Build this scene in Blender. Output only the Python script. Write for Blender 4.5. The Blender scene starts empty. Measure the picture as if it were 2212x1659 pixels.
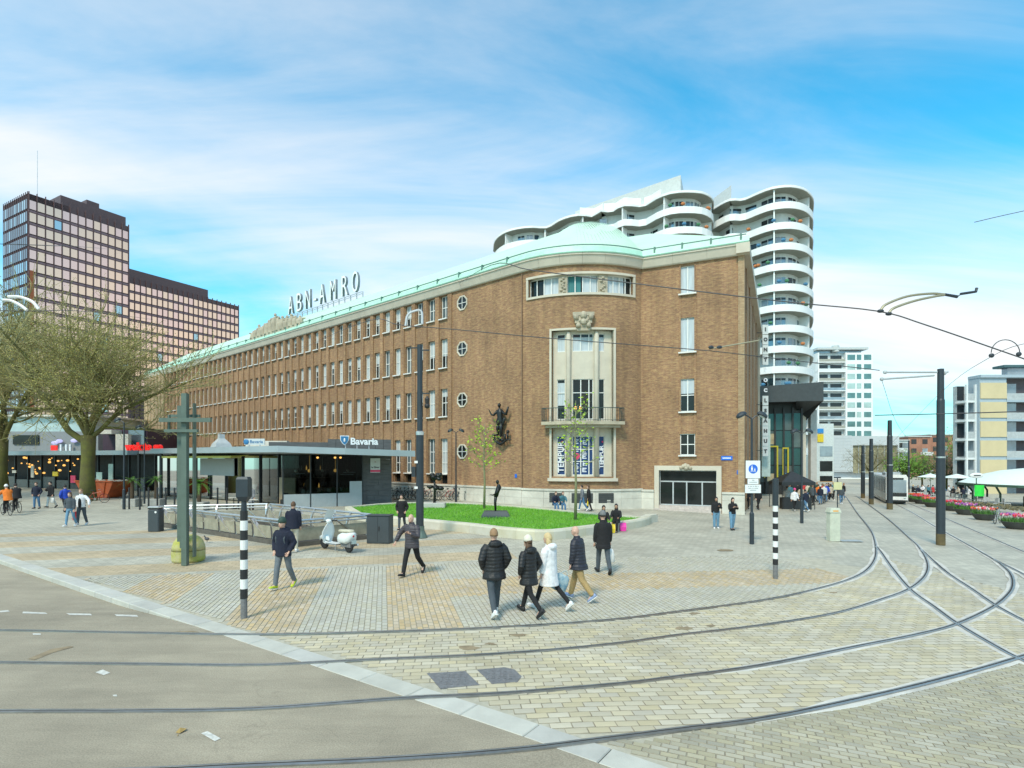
import bpy, bmesh, math, random
from mathutils import Vector, Matrix, noise as mnoise
R = math.radians
random.seed(7)
sc = bpy.context.scene
COL = sc.collection
# ---------------------------------------------------------------- camera
H, FV, CX, HY = 3.4, 1200.0, 1106.0, 990.0      # eye height; the photo's geometry in a 2212 px wide frame
cam_data = bpy.data.cameras.new('camera'); cam = bpy.data.objects.new('camera', cam_data); COL.objects.link(cam)
cam.location = (0, 0, H); cam.rotation_euler = (R(90), 0, 0)
cam_data.sensor_width = 36; cam_data.lens = 36*FV/2212; cam_data.shift_y = (HY-829.5)/2212
cam_data.clip_start = .1; cam_data.clip_end = 4000
sc.camera = cam
# ---------------------------------------------------------------- sky
SUN_EL, SUN_AZ = 48, 205         # azimuth clockwise from +Y (the view direction): sun behind the camera, to the left
w = bpy.data.worlds.new('World'); sc.world = w; w.use_nodes = True
nt = w.node_tree; nt.nodes.clear()
def N(t, **k):
    n = nt.nodes.new(t)
    for a, b in k.items(): setattr(n, a, b)
    return n
out = N('ShaderNodeOutputWorld'); bg = N('ShaderNodeBackground'); bg.inputs[1].default_value = .135
sky = N('ShaderNodeTexSky', sky_type='NISHITA'); sky.sun_disc = False
sky.sun_elevation = R(SUN_EL); sky.sun_rotation = R(SUN_AZ); sky.air_density = 1.0; sky.dust_density = .6; sky.ozone_density = 2.0
tint = N('ShaderNodeMix', data_type='RGBA', blend_type='MULTIPLY'); tint.inputs[0].default_value = 1
tint.inputs[7].default_value = (.27, 1.44, 1.50, 1)
nt.links.new(sky.outputs[0], tint.inputs[6])
tc = N('ShaderNodeTexCoord')
# direction projected on a cloud deck: xy / (z + k)
sep = N('ShaderNodeSeparateXYZ'); nt.links.new(tc.outputs['Generated'], sep.inputs[0])
def MA(op, a, b):
    m = N('ShaderNodeMath', operation=op)
    for i, q in enumerate((a, b)):
        if q is None: continue
        if isinstance(q, (int, float)): m.inputs[i].default_value = q
        else: nt.links.new(q, m.inputs[i])
    return m.outputs[0]
zz = MA('ADD', MA('MAXIMUM', sep.outputs[2], 0.0), .22)
comb = N('ShaderNodeCombineXYZ')
nt.links.new(MA('DIVIDE', sep.outputs[0], zz), comb.inputs[0]); nt.links.new(MA('DIVIDE', sep.outputs[1], zz), comb.inputs[1])
mp = N('ShaderNodeMapping'); mp.inputs['Scale'].default_value = (.55, .95, 1); mp.inputs['Rotation'].default_value = (0, 0, R(-22)); mp.inputs['Location'].default_value = (3.1, 1.55, 0)
nt.links.new(comb.outputs[0], mp.inputs[0])
n1 = N('ShaderNodeTexNoise'); n1.inputs['Scale'].default_value = .75; n1.inputs['Detail'].default_value = 7; n1.inputs['Roughness'].default_value = .52; n1.inputs['Distortion'].default_value = .5
nt.links.new(mp.outputs[0], n1.inputs['Vector'])
mp2 = N('ShaderNodeMapping'); mp2.inputs['Scale'].default_value = (.9, 3.2, 1); mp2.inputs['Rotation'].default_value = (0, 0, R(-38))
nt.links.new(comb.outputs[0], mp2.inputs[0])
n2 = N('ShaderNodeTexNoise'); n2.inputs['Scale'].default_value = .9; n2.inputs['Detail'].default_value = 9; n2.inputs['Roughness'].default_value = .6; n2.inputs['Distortion'].default_value = .9
nt.links.new(mp2.outputs[0], n2.inputs['Vector'])
den = MA('ADD', MA('MULTIPLY', n1.outputs[0], .80), MA('MULTIPLY', n2.outputs[0], .27))
horiz = MA('MULTIPLY', MA('SUBTRACT', 1.0, MA('MINIMUM', MA('MULTIPLY', MA('ABSOLUTE', sep.outputs[2], None), 1.9), 1.0)), .085)  # haze near the horizon
ramp = N('ShaderNodeValToRGB'); ramp.color_ramp.interpolation = 'EASE'
ramp.color_ramp.elements[0].position = .38; ramp.color_ramp.elements[0].color = (0, 0, 0, 1)
ramp.color_ramp.elements[1].position = .74; ramp.color_ramp.elements[1].color = (1, 1, 1, 1)
nt.links.new(MA('ADD', den, horiz), ramp.inputs[0])
mixc = N('ShaderNodeMix', data_type='RGBA'); mixc.inputs[7].default_value = (5.75, 5.55, 5.42, 1)
nt.links.new(MA('MULTIPLY', ramp.outputs[0], .94), mixc.inputs[0]); nt.links.new(tint.outputs[2], mixc.inputs[6])
nt.links.new(mixc.outputs[2], bg.inputs[0]); nt.links.new(bg.outputs[0], out.inputs[0])
# ---------------------------------------------------------------- sun (veiled by thin cloud: broad and soft)
sd = bpy.data.lights.new('sun', 'SUN'); sun = bpy.data.objects.new('sun', sd); COL.objects.link(sun)
sd.energy = 2.5; sd.angle = R(13); sd.color = (1, .86, .68)
az = R(SUN_AZ); dv = Vector((math.sin(az)*math.cos(R(SUN_EL)), math.cos(az)*math.cos(R(SUN_EL)), math.sin(R(SUN_EL))))
sun.rotation_euler = dv.to_track_quat('Z', 'Y').to_euler()
sc.view_settings.view_transform = 'Standard'; sc.view_settings.look = 'None'
sc.view_settings.exposure = .50; sc.view_settings.gamma = 1; sc.view_settings.use_curve_mapping = False
sc.cycles.max_bounces = 6; sc.cycles.caustics_reflective = False; sc.cycles.caustics_refractive = False
# ---------------------------------------------------------------- helpers
def gz(X, Y=0):
    X = min(X, 70); return -.025*max(0.0, .5*(X+math.sqrt(X*X+1))-.5)
def G(x, y, dz=0):                       # photo pixel of something standing on the ground -> world point
    Y = 20.0
    for _ in range(12): Y = (H-gz((x-CX)/FV*Y)-dz)*FV/(y-HY)
    X = (x-CX)/FV*Y; return Vector((X, Y, gz(X)+dz))
def A(x, y, Y): return Vector(((x-CX)/FV*Y, Y, H+(HY-y)/FV*Y))
def zat(y, Y): return H+(HY-y)/FV*Y
MATS = {}
def newmat(name):
    m = bpy.data.materials.new(name); m.use_nodes = True; t = m.node_tree; b = t.nodes['Principled BSDF']; return m, t, b
def M(name, col=None, rough=.6, metal=0, var=.14, scale=3.0, bump=0, bscale=60, spec=.5, isl=0, stretch=(1, 1, 1), emit=0, trans=0, col2=None):
    if name in MATS: return MATS[name]
    m, t, b = newmat(name); L = t.links.new
    def n(k, **q):
        a = t.nodes.new(k)
        for x, y in q.items(): setattr(a, x, y)
        return a
    tc = n('ShaderNodeTexCoord'); mp = n('ShaderNodeMapping'); mp.inputs['Scale'].default_value = stretch; L(tc.outputs['Object'], mp.inputs[0])
    nz = n('ShaderNodeTexNoise'); nz.inputs['Scale'].default_value = scale; nz.inputs['Detail'].default_value = 6; nz.inputs['Roughness'].default_value = .65; L(mp.outputs[0], nz.inputs['Vector'])
    mx = n('ShaderNodeMix', data_type='RGBA')
    c2 = col2 or tuple(min(1, c*(1+var)) for c in col); c1 = tuple(c*(1-var) for c in col) if not col2 else col
    mx.inputs[6].default_value = (*c1, 1); mx.inputs[7].default_value = (*c2, 1)
    rr = n('ShaderNodeMapRange'); rr.inputs[1].default_value = .3; rr.inputs[2].default_value = .7; L(nz.outputs[0], rr.inputs[0]); L(rr.outputs[0], mx.inputs[0])
    src = mx.outputs[2]
    if isl:
        ge = n('ShaderNodeNewGeometry'); oi = n('ShaderNodeObjectInfo'); ad = n('ShaderNodeMath', operation='ADD'); L(ge.outputs['Random Per Island'], ad.inputs[0]); L(oi.outputs['Random'], ad.inputs[1])
        fr = n('ShaderNodeMath', operation='FRACT'); L(ad.outputs[0], fr.inputs[0])
        m2 = n('ShaderNodeMapRange'); m2.inputs[3].default_value = 1-isl; m2.inputs[4].default_value = 1+isl; L(fr.outputs[0], m2.inputs[0])
        hs = n('ShaderNodeHueSaturation'); L(src, hs.inputs['Color']); L(m2.outputs[0], hs.inputs['Value'])
        f7 = n('ShaderNodeMath', operation='MULTIPLY'); f7.inputs[1].default_value = 7.31; L(fr.outputs[0], f7.inputs[0]); f8 = n('ShaderNodeMath', operation='FRACT'); L(f7.outputs[0], f8.inputs[0])
        m3 = n('ShaderNodeMapRange'); m3.inputs[3].default_value = .75; m3.inputs[4].default_value = 1.25; L(f8.outputs[0], m3.inputs[0]); L(m3.outputs[0], hs.inputs['Saturation'])
        src = hs.outputs[0]
    L(src, b.inputs['Base Color'])
    b.inputs['Roughness'].default_value = rough; b.inputs['Metallic'].default_value = metal; b.inputs['Specular IOR Level'].default_value = spec
    if trans: b.inputs['Transmission Weight'].default_value = trans
    if emit: L(src, b.inputs['Emission Color']); b.inputs['Emission Strength'].default_value = emit
    if bump:
        nb = n('ShaderNodeTexNoise'); nb.inputs['Scale'].default_value = bscale; nb.inputs['Detail'].default_value = 5; L(tc.outputs['Object'], nb.inputs['Vector'])
        bp = n('ShaderNodeBump'); bp.inputs['Strength'].default_value = bump; bp.inputs['Distance'].default_value = .02; L(nb.outputs[0], bp.inputs['Height']); L(bp.outputs[0], b.inputs['Normal'])
    MATS[name] = m; return m
def brickmat(name, c1, c2, c3, mortar, bw=.22, rh=.068, dark=.5):
    m, t, b = newmat(name); L = t.links.new
    uv = t.nodes.new('ShaderNodeUVMap'); br = t.nodes.new('ShaderNodeTexBrick'); L(uv.outputs[0], br.inputs['Vector'])
    br.inputs['Scale'].default_value = 1; br.inputs['Brick Width'].default_value = bw; br.inputs['Row Height'].default_value = rh; br.inputs['Mortar Size'].default_value = .007; br.inputs['Mortar Smooth'].default_value = .3
    br.inputs['Color1'].default_value = (*c1, 1); br.inputs['Color2'].default_value = (*c2, 1); br.inputs['Mortar'].default_value = (*mortar, 1)
    mp = t.nodes.new('ShaderNodeMapping'); mp.inputs['Scale'].default_value = (2.6, 8.5, 1); L(uv.outputs[0], mp.inputs[0])
    nz = t.nodes.new('ShaderNodeTexNoise'); nz.inputs['Scale'].default_value = 1.0; nz.inputs['Detail'].default_value = 3; nz.inputs['Roughness'].default_value = .7; L(mp.outputs[0], nz.inputs['Vector'])
    r1 = t.nodes.new('ShaderNodeMapRange'); r1.inputs[1].default_value = .46; r1.inputs[2].default_value = .66; L(nz.outputs[0], r1.inputs[0])
    m1 = t.nodes.new('ShaderNodeMix'); m1.data_type = 'RGBA'; m1.inputs[7].default_value = (*c3, 1); L(r1.outputs[0], m1.inputs[0]); L(br.outputs[0], m1.inputs[6])
    n2 = t.nodes.new('ShaderNodeTexNoise'); n2.inputs['Scale'].default_value = .33; n2.inputs['Detail'].default_value = 5; L(uv.outputs[0], n2.inputs['Vector'])
    r2 = t.nodes.new('ShaderNodeMapRange'); r2.inputs[1].default_value = .35; r2.inputs[2].default_value = .7; r2.inputs[3].default_value = 1-dark*.35; r2.inputs[4].default_value = 1.12; L(n2.outputs[0], r2.inputs[0])
    mp3 = t.nodes.new('ShaderNodeMapping'); mp3.inputs['Scale'].default_value = (1.5, .10, 1); L(uv.outputs[0], mp3.inputs[0]); n3 = t.nodes.new('ShaderNodeTexNoise'); n3.inputs['Scale'].default_value = 1.0; n3.inputs['Detail'].default_value = 6; n3.inputs['Roughness'].default_value = .7; L(mp3.outputs[0], n3.inputs['Vector'])
    r3 = t.nodes.new('ShaderNodeMapRange'); r3.inputs[1].default_value = .33; r3.inputs[2].default_value = .68; r3.inputs[3].default_value = .78; r3.inputs[4].default_value = 1.12; L(n3.outputs[0], r3.inputs[0]); mm = t.nodes.new('ShaderNodeMath'); mm.operation = 'MULTIPLY'; L(r2.outputs[0], mm.inputs[0]); L(r3.outputs[0], mm.inputs[1])
    hs = t.nodes.new('ShaderNodeHueSaturation'); L(m1.outputs[2], hs.inputs['Color']); L(mm.outputs[0], hs.inputs['Value']); L(hs.outputs[0], b.inputs['Base Color'])
    b.inputs['Roughness'].default_value = .85
    bp = t.nodes.new('ShaderNodeBump'); bp.inputs['Strength'].default_value = .5; bp.inputs['Distance'].default_value = .01; L(br.outputs['Fac'], bp.inputs['Height']); bp.invert = True; L(bp.outputs[0], b.inputs['Normal'])
    MATS[name] = m; return m
def glassmat(name, col=(.016, .02, .02), rough=.08, metal=0, spec=.32):
    return M(name, col, rough, metal, var=.3, scale=.7, spec=spec)
def clearglass(name, tint=(.42, .47, .46)):
    m = bpy.data.materials.new(name); m.use_nodes = True; t = m.node_tree; t.nodes.clear(); L = t.links.new
    o = t.nodes.new('ShaderNodeOutputMaterial'); mx = t.nodes.new('ShaderNodeMixShader'); tr = t.nodes.new('ShaderNodeBsdfTransparent'); tr.inputs[0].default_value = (*tint, 1); gl_ = t.nodes.new('ShaderNodeBsdfGlossy'); gl_.inputs['Roughness'].default_value = .03; fr = t.nodes.new('ShaderNodeFresnel'); fr.inputs[0].default_value = 1.18
    L(fr.outputs[0], mx.inputs[0]); L(tr.outputs[0], mx.inputs[1]); L(gl_.outputs[0], mx.inputs[2]); L(mx.outputs[0], o.inputs[0]); MATS[name] = m; return m
# a bare mesh builder: everything added becomes ONE mesh object
class MB:
    def __init__(s): s.v = []; s.f = []; s.m = []; s.uv = []
    def add(s, vs, fs, mi=0, uvs=None):
        o = len(s.v); s.v += [tuple(p) for p in vs]
        for i, f in enumerate(fs): s.f.append([o+k for k in f]); s.m.append(mi); s.uv.append(uvs[i] if uvs else None)
        return s
    def quad(s, a, b, c, d, mi=0, uv=None): return s.add([a, b, c, d], [(0, 1, 2, 3)], mi, [uv] if uv else None)
    def hexa(s, p, mi=0): return s.add(p, [(0, 3, 2, 1), (4, 5, 6, 7), (0, 1, 5, 4), (1, 2, 6, 5), (2, 3, 7, 6), (3, 0, 4, 7)], mi)
    def box(s, x0, x1, y0, y1, z0, z1, mi=0):
        return s.hexa([(x0, y0, z0), (x1, y0, z0), (x1, y1, z0), (x0, y1, z0), (x0, y0, z1), (x1, y0, z1), (x1, y1, z1), (x0, y1, z1)], mi)
    def bev(s, x0, x1, y0, y1, z0, z1, b=.02, mi=0):          # box with chamfered vertical and top edges
        def rng(i): return [(x0+b+i, y0+i), (x1-b-i, y0+i), (x1-i, y0+b+i), (x1-i, y1-b-i), (x1-b-i, y1-i), (x0+b+i, y1-i), (x0+i, y1-b-i), (x0+i, y0+b+i)]
        v = [(x, y, z0) for x, y in rng(0)]+[(x, y, z1-b) for x, y in rng(0)]+[(x, y, z1) for x, y in rng(b)]
        f = [tuple(range(7, -1, -1)), tuple(range(16, 24))]
        for k in (0, 8):
            for i in range(8): j = (i+1) % 8; f.append((k+i, k+j, k+8+j, k+8+i))
        return s.add(v, f, mi)
    def prism(s, poly, z0, z1, mi=0):
        n = len(poly); z0f = z0 if callable(z0) else (lambda x, y: z0); z1f = z1 if callable(z1) else (lambda x, y: z1)
        v = [(p[0], p[1], z0f(*p[:2])) for p in poly]+[(p[0], p[1], z1f(*p[:2])) for p in poly]
        return s.add(v, [tuple(range(n-1, -1, -1)), tuple(range(n, 2*n))]+[(i, (i+1) % n, n+(i+1) % n, n+i) for i in range(n)], mi)
    def loft(s, rings, mi=0, cap=True, closed=True):
        n = len(rings[0]); v = [p for r in rings for p in r]; f = []
        for k in range(len(rings)-1):
            for i in range(n if closed else n-1):
                j = (i+1) % n; f.append((k*n+i, k*n+j, (k+1)*n+j, (k+1)*n+i))
        if cap and closed: f += [tuple(range(n-1, -1, -1)), tuple(range((len(rings)-1)*n, len(rings)*n))]
        return s.add(v, f, mi)
    def ering(s, c, rx, ry, n=14, tilt=0):
        return [(c[0]+rx*math.cos(2*math.pi*i/n), c[1]+ry*math.sin(2*math.pi*i/n), c[2]+tilt*math.sin(2*math.pi*i/n)) for i in range(n)]
    def eloft(s, spec, n=14, mi=0): return s.loft([s.ering(q[:3], q[3], q[4], n, q[5] if len(q) > 5 else 0) for q in spec], mi)
    def tube(s, pts, r, n=6, mi=0, cap=True, flat=1.0):
        P = [Vector(p) for p in pts]; m = len(P); rs = r if isinstance(r, (list, tuple)) else [r]*m
        t0 = (P[1]-P[0]).normalized(); up = Vector((0, 0, 1)) if abs(t0.z) < .9 else Vector((0, 1, 0)); u = t0.cross(up).normalized(); rings = []
        for i in range(m):
            t = (P[min(i+1, m-1)]-P[max(i-1, 0)]).normalized(); u = (u-t*u.dot(t)); u = u.normalized() if u.length > 1e-6 else t.orthogonal().normalized(); q = t.cross(u)
            rings.append([P[i]+(u*math.cos(2*math.pi*k/n)+q*math.sin(2*math.pi*k/n)*flat)*rs[i] for k in range(n)])
        return s.loft(rings, mi, cap)
    def bar(s, a, b, w, h, mi=0, up=(0, 0, 1)):               # rectangular bar between two points
        a = Vector(a); b = Vector(b); t = (b-a).normalized(); u = Vector(up)
        if abs(t.dot(u)) > .98: u = Vector((1, 0, 0))
        x = t.cross(u).normalized()*w/2; y = x.cross(t).normalized()*h/2
        return s.hexa([a-x-y, a+x-y, a+x+y, a-x+y, b-x-y, b+x-y, b+x+y, b-x+y], mi)
    def ell(s, c, r, nu=12, nv=8, mi=0, rot=None, zmin=-1, keep=None):
        rings = []; c = Vector(c)
        for j in range(nv+1):
            a = -math.pi/2+math.pi*j/nv
            if j in (0, nv): a *= .985
            z = max(math.sin(a), zmin); q = []
            for i in range(nu):
                b = 2*math.pi*i/nu; p = Vector((r[0]*math.cos(a)*math.cos(b), r[1]*math.cos(a)*math.sin(b), r[2]*z))
                q.append(c+(rot @ p if rot else p))
            rings.append(q)
        return s.loft(rings, mi)
    def lathe(s, prof, n=16, c=(0, 0, 0), mi=0, axis='z'):
        rings = []
        for r, z in prof:
            if axis == 'z': rings.append([(c[0]+r*math.cos(2*math.pi*i/n), c[1]+r*math.sin(2*math.pi*i/n), c[2]+z) for i in range(n)])
            elif axis == 'x': rings.append([(c[0]+z, c[1]+r*math.cos(2*math.pi*i/n), c[2]+r*math.sin(2*math.pi*i/n)) for i in range(n)])
            else: rings.append([(c[0]+r*math.cos(2*math.pi*i/n), c[1]+z, c[2]+r*math.sin(2*math.pi*i/n)) for i in range(n)])
        return s.loft(rings, mi)
    def fbox(s, P, s0, s1, o0, o1, z0, z1, n=1, mi=0):        # box in wall coordinates (along, outward, up)
        rings = []
        for i in range(n+1):
            a = s0+(s1-s0)*i/n; p = P(a, o0); q = P(a, o1)
            rings.append([(p[0], p[1], z0), (q[0], q[1], z0), (q[0], q[1], z1), (p[0], p[1], z1)])
        return s.loft(rings, mi)
    def wall(s, P, s0, s1, z0, z1, holes=(), depth=.3, steps=(), mi=0, mr=None):   # wall face with real openings and reveals
        ss = sorted(set([round(q, 4) for q in [s0, s1, *steps]+[h[0] for h in holes]+[h[1] for h in holes]])); zs = sorted(set([round(q, 4) for q in [z0, z1]+[h[2] for h in holes]+[h[3] for h in holes]]))
        ss = [q for q in ss if s0-1e-3 <= q <= s1+1e-3]; zs = [q for q in zs if z0-1e-3 <= q <= z1+1e-3]
        for i in range(len(ss)-1):
            a, b = ss[i], ss[i+1]; m = (a+b)/2; hs = [h for h in holes if h[0] < m < h[1]]; pa, pb = P(a, 0), P(b, 0)
            for j in range(len(zs)-1):
                c, d = zs[j], zs[j+1]; k = (c+d)/2
                if any(h[2] < k < h[3] for h in hs): continue
                s.quad((pa[0], pa[1], c), (pb[0], pb[1], c), (pb[0], pb[1], d), (pa[0], pa[1], d), mi, [(a, c), (b, c), (b, d), (a, d)])
        for h in holes:
            a, b, c, d = h[:4]; A0, A1, B0, B1 = P(a, 0), P(a, -depth), P(b, 0), P(b, -depth); r = mi if mr is None else mr
            s.quad((A0[0], A0[1], c), (A1[0], A1[1], c), (A1[0], A1[1], d), (A0[0], A0[1], d), r, [(0, c), (depth, c), (depth, d), (0, d)])
            s.quad((B0[0], B0[1], c), (B1[0], B1[1], c), (B1[0], B1[1], d), (B0[0], B0[1], d), r, [(0, c), (depth, c), (depth, d), (0, d)])
            for z in (c, d): s.quad((A0[0], A0[1], z), (B0[0], B0[1], z), (B1[0], B1[1], z), (A1[0], A1[1], z), r, [(a, 0), (b, 0), (b, depth), (a, depth)])
        return s
    def mesh(s, name, mats, smooth=False, org=None):
        me = bpy.data.meshes.new(name); v = s.v if org is None else [(p[0]-org[0], p[1]-org[1], p[2]-org[2]) for p in s.v]
        me.from_pydata(v, [], s.f)
        for m in (mats if isinstance(mats, (list, tuple)) else [mats]): me.materials.append(m)
        me.polygons.foreach_set('material_index', s.m)
        uvl = me.uv_layers.new(name='UVMap'); data = [0.0]*(2*len(me.loops)); k = 0
        for fi, f in enumerate(s.f):
            u = s.uv[fi]
            if u is None:
                a, b, c = (Vector(s.v[f[0]]), Vector(s.v[f[1]]), Vector(s.v[f[2]])); nn = (b-a).cross(c-b)
                if nn.length > 1e-12: nn.normalize()
                if abs(nn.z) > .7: u = [(s.v[q][0], s.v[q][1]) for q in f]
                else:
                    tx, ty = (-nn.y, nn.x); l = math.hypot(tx, ty) or 1; u = [((s.v[q][0]*tx+s.v[q][1]*ty)/l, s.v[q][2]) for q in f]
            for p in u: data[k] = p[0]; data[k+1] = p[1]; k += 2
        uvl.data.foreach_set('uv', data)
        if smooth: me.polygons.foreach_set('use_smooth', [True]*len(me.polygons))
        me.update(); return me
    def build(s, name, mats, parent=None, smooth=False, world=True, **tags):
        org = None
        if parent is not None and world:
            p = parent; org = Vector((0, 0, 0))
            while p is not None: org += p.location; p = p.parent
        o = bpy.data.objects.new(name, s.mesh(name, mats, smooth, org)); COL.objects.link(o)
        if parent is not None: o.parent = parent
        for k, q in tags.items(): o[k] = q
        return o
def inst(me, name, parent=None, loc=(0, 0, 0), rz=0, world=True, **tags):
    o = bpy.data.objects.new(name, me); COL.objects.link(o); l = Vector(loc)
    if parent is not None:
        o.parent = parent
        if world:
            p = parent
            while p is not None: l = l-p.location; p = p.parent
    o.location = l; o.rotation_euler = (0, 0, rz)
    for k, q in tags.items(): o[k] = q
    return o
def thing(name, label, cat, loc=(0, 0, 0), rz=0, group=None):
    o = bpy.data.objects.new(name, None); COL.objects.link(o); o.location = loc; o.rotation_euler = (0, 0, rz); o.empty_display_size = .2
    o['label'] = label; o['category'] = cat
    if group: o['group'] = group
    return o
def tag(o, label, cat, group=None):
    o['label'] = label; o['category'] = cat
    if group: o['group'] = group
    return o
def dup(root, loc, rz=0, label=None, group=None):
    r = root.copy(); COL.objects.link(r); r.location = loc; r.rotation_euler = (0, 0, rz)
    if label: r['label'] = label
    if group: r['group'] = group
    for ch in list(root.children):
        c = ch.copy(); COL.objects.link(c); c.parent = r
        for g in list(ch.children): d = g.copy(); COL.objects.link(d); d.parent = c
    return r
def struct(o): o['kind'] = 'structure'; return o
def text_mesh(txt, size, depth=.02, mats=None, align='CENTER', bold=0):
    cu = bpy.data.curves.new('lettering', 'FONT'); cu.body = txt; cu.size = size; cu.extrude = depth; cu.align_x = align; cu.align_y = 'BOTTOM_BASELINE' if False else 'CENTER'; cu.resolution_u = 3; cu.offset = bold
    ob = bpy.data.objects.new('lettering', cu); me = bpy.data.meshes.new_from_object(ob); bpy.data.objects.remove(ob)
    me.materials.clear()
    for m in (mats or []): me.materials.append(m)
    return me
def put_text(txt, size, mat, name, parent, loc, rz=0, depth=.02, spin=0, align='CENTER', bold=0, **tags):
    """lettering standing upright; local x to the right seen from its front (-y)"""
    me = text_mesh(txt, size, depth, [mat], align, bold)
    me.transform(Matrix.Rotation(R(90), 4, 'X') @ Matrix.Rotation(R(spin), 4, 'Z'))
    return inst(me, name, parent, loc, rz, **tags)
def smoothline(pts, n=8):
    P = [Vector(p) for p in pts]; P = [P[0]*2-P[1]]+P+[P[-1]*2-P[-2]]; o = []
    for i in range(1, len(P)-2):
        a, b, c, d = P[i-1:i+3]
        for k in range(n):
            t = k/n; o.append(.5*((2*b)+(c-a)*t+(2*a-5*b+4*c-d)*t*t+(3*b-a-3*c+d)*t**3))
    o.append(P[-2]); return o
# ================================================================ GROUND
KD = Vector((.826, -.5635)); KN = Vector((.5635, .826)); K0 = Vector((-17.9, 19.4))
def kb(X, Y): d = Vector((X, Y))-K0; return d.dot(KD), d.dot(KN)
def kxy(a, b): p = K0+KD*a+KN*b; return p.x, p.y
def sstep(t): t = max(0, min(1, t)); return t*t*(3-2*t)
def az_(X, Y): return gz(X)-.13*sstep((Y-11.0)/2.6)       # carriageway level: falls away below the kerb on the left
SD = Vector((-.2257, .9742)); SQ = Vector((.9742, .2257))   # paving stripes: along, across
def plaza_material():
    m, t, b = newmat('plaza_far'); L = t.links.new
    def n(k, **q):
        a = t.nodes.new(k)
        for x, y in q.items(): setattr(a, x, y)
        return a
    def ma(op, x, y=None):
        k = n('ShaderNodeMath', operation=op)
        for i, z in enumerate((x, y)):
            if z is None: continue
            if isinstance(z, (int, float)): k.inputs[i].default_value = z
            else: L(z, k.inputs[i])
        return k.outputs[0]
    tc = n('ShaderNodeTexCoord'); sp = n('ShaderNodeSeparateXYZ'); L(tc.outputs['Object'], sp.inputs[0])
    p = ma('ADD', ma('MULTIPLY', sp.outputs[0], SD.x), ma('MULTIPLY', sp.outputs[1], SD.y))
    q = ma('ADD', ma('MULTIPLY', sp.outputs[0], SQ.x), ma('MULTIPLY', sp.outputs[1], SQ.y))
    nz = n('ShaderNodeTexNoise'); nz.inputs['Scale'].default_value = .35; nz.inputs['Detail'].default_value = 6; L(tc.outputs['Object'], nz.inputs[0])
    band = ma('GREATER_THAN', ma('FRACT', ma('DIVIDE', ma('ADD', ma('ADD', p, -18.6), ma('MULTIPLY', nz.outputs[0], .3)), 3.3)), .5)
    left = ma('MULTIPLY', ma('LESS_THAN', q, 4.5), ma('LESS_THAN', p, 29.5)); near = ma('LESS_THAN', p, 17.0)
    fac = ma('MAXIMUM', ma('MULTIPLY', ma('SUBTRACT', 1.0, band), left), 0.0)
    cv = n('ShaderNodeCombineXYZ'); L(q, cv.inputs[0]); L(p, cv.inputs[1])
    br = n('ShaderNodeTexBrick'); L(cv.outputs[0], br.inputs[0]); br.inputs['Scale'].default_value = 1; br.inputs['Brick Width'].default_value = .32; br.inputs['Row Height'].default_value = .22; br.inputs['Mortar Size'].default_value = .012
    br.inputs['Color1'].default_value = (.86, .86, .86, 1); br.inputs['Color2'].default_value = (1.1, 1.1, 1.1, 1); br.inputs['Mortar'].default_value = (.62, .62, .6, 1)
    mx = n('ShaderNodeMix', data_type='RGBA'); mx.inputs[6].default_value = (.44, .42, .345, 1); mx.inputs[7].default_value = (.47, .38, .25, 1); L(fac, mx.inputs[0])
    mu = n('ShaderNodeMix', data_type='RGBA', blend_type='MULTIPLY'); mu.inputs[0].default_value = 1; L(mx.outputs[2], mu.inputs[6]); L(br.outputs[0], mu.inputs[7])
    r = n('ShaderNodeMapRange'); r.inputs[1].default_value = .3; r.inputs[2].default_value = .7; r.inputs[3].default_value = .82; r.inputs[4].default_value = 1.12; L(nz.outputs[0], r.inputs[0])
    hs = n('ShaderNodeHueSaturation'); L(mu.outputs[2], hs.inputs['Color']); L(r.outputs[0], hs.inputs['Value']); L(hs.outputs[0], b.inputs['Base Color']); b.inputs['Roughness'].default_value = .62
    MATS['plaza_far'] = m; return m
plaza_material()
def axis(lo, hi, fine0, fine1, st):
    o = []; x = fine0
    while x <= fine1: o.append(x); x += st
    d = st*2; x = fine0-d
    while x > lo: o.insert(0, x); d *= 1.6; x -= d
    o.insert(0, lo); d = st*2; x = fine1+d
    while x < hi: o.append(x); d *= 1.6; x += d
    o.append(hi); return o
def sheet(aa, bb, zf):
    mb = MB(); n = len(bb); v = []
    for a in aa:
        for b in bb: x, y = kxy(a, b); v.append((x, y, zf(x, y)))
    mb.add(v, [(i*n+j, (i+1)*n+j, (i+1)*n+j+1, i*n+j+1) for i in range(len(aa)-1) for j in range(n-1)]); return mb
plaza = struct(sheet(axis(-700, 900, -30, 50, 2), [.135]+axis(2, 1400, 4, 60, 2.5)[0:], lambda x, y: gz(x)-.014).build('plaza_pavement', MATS['plaza_far'], smooth=True))
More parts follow.
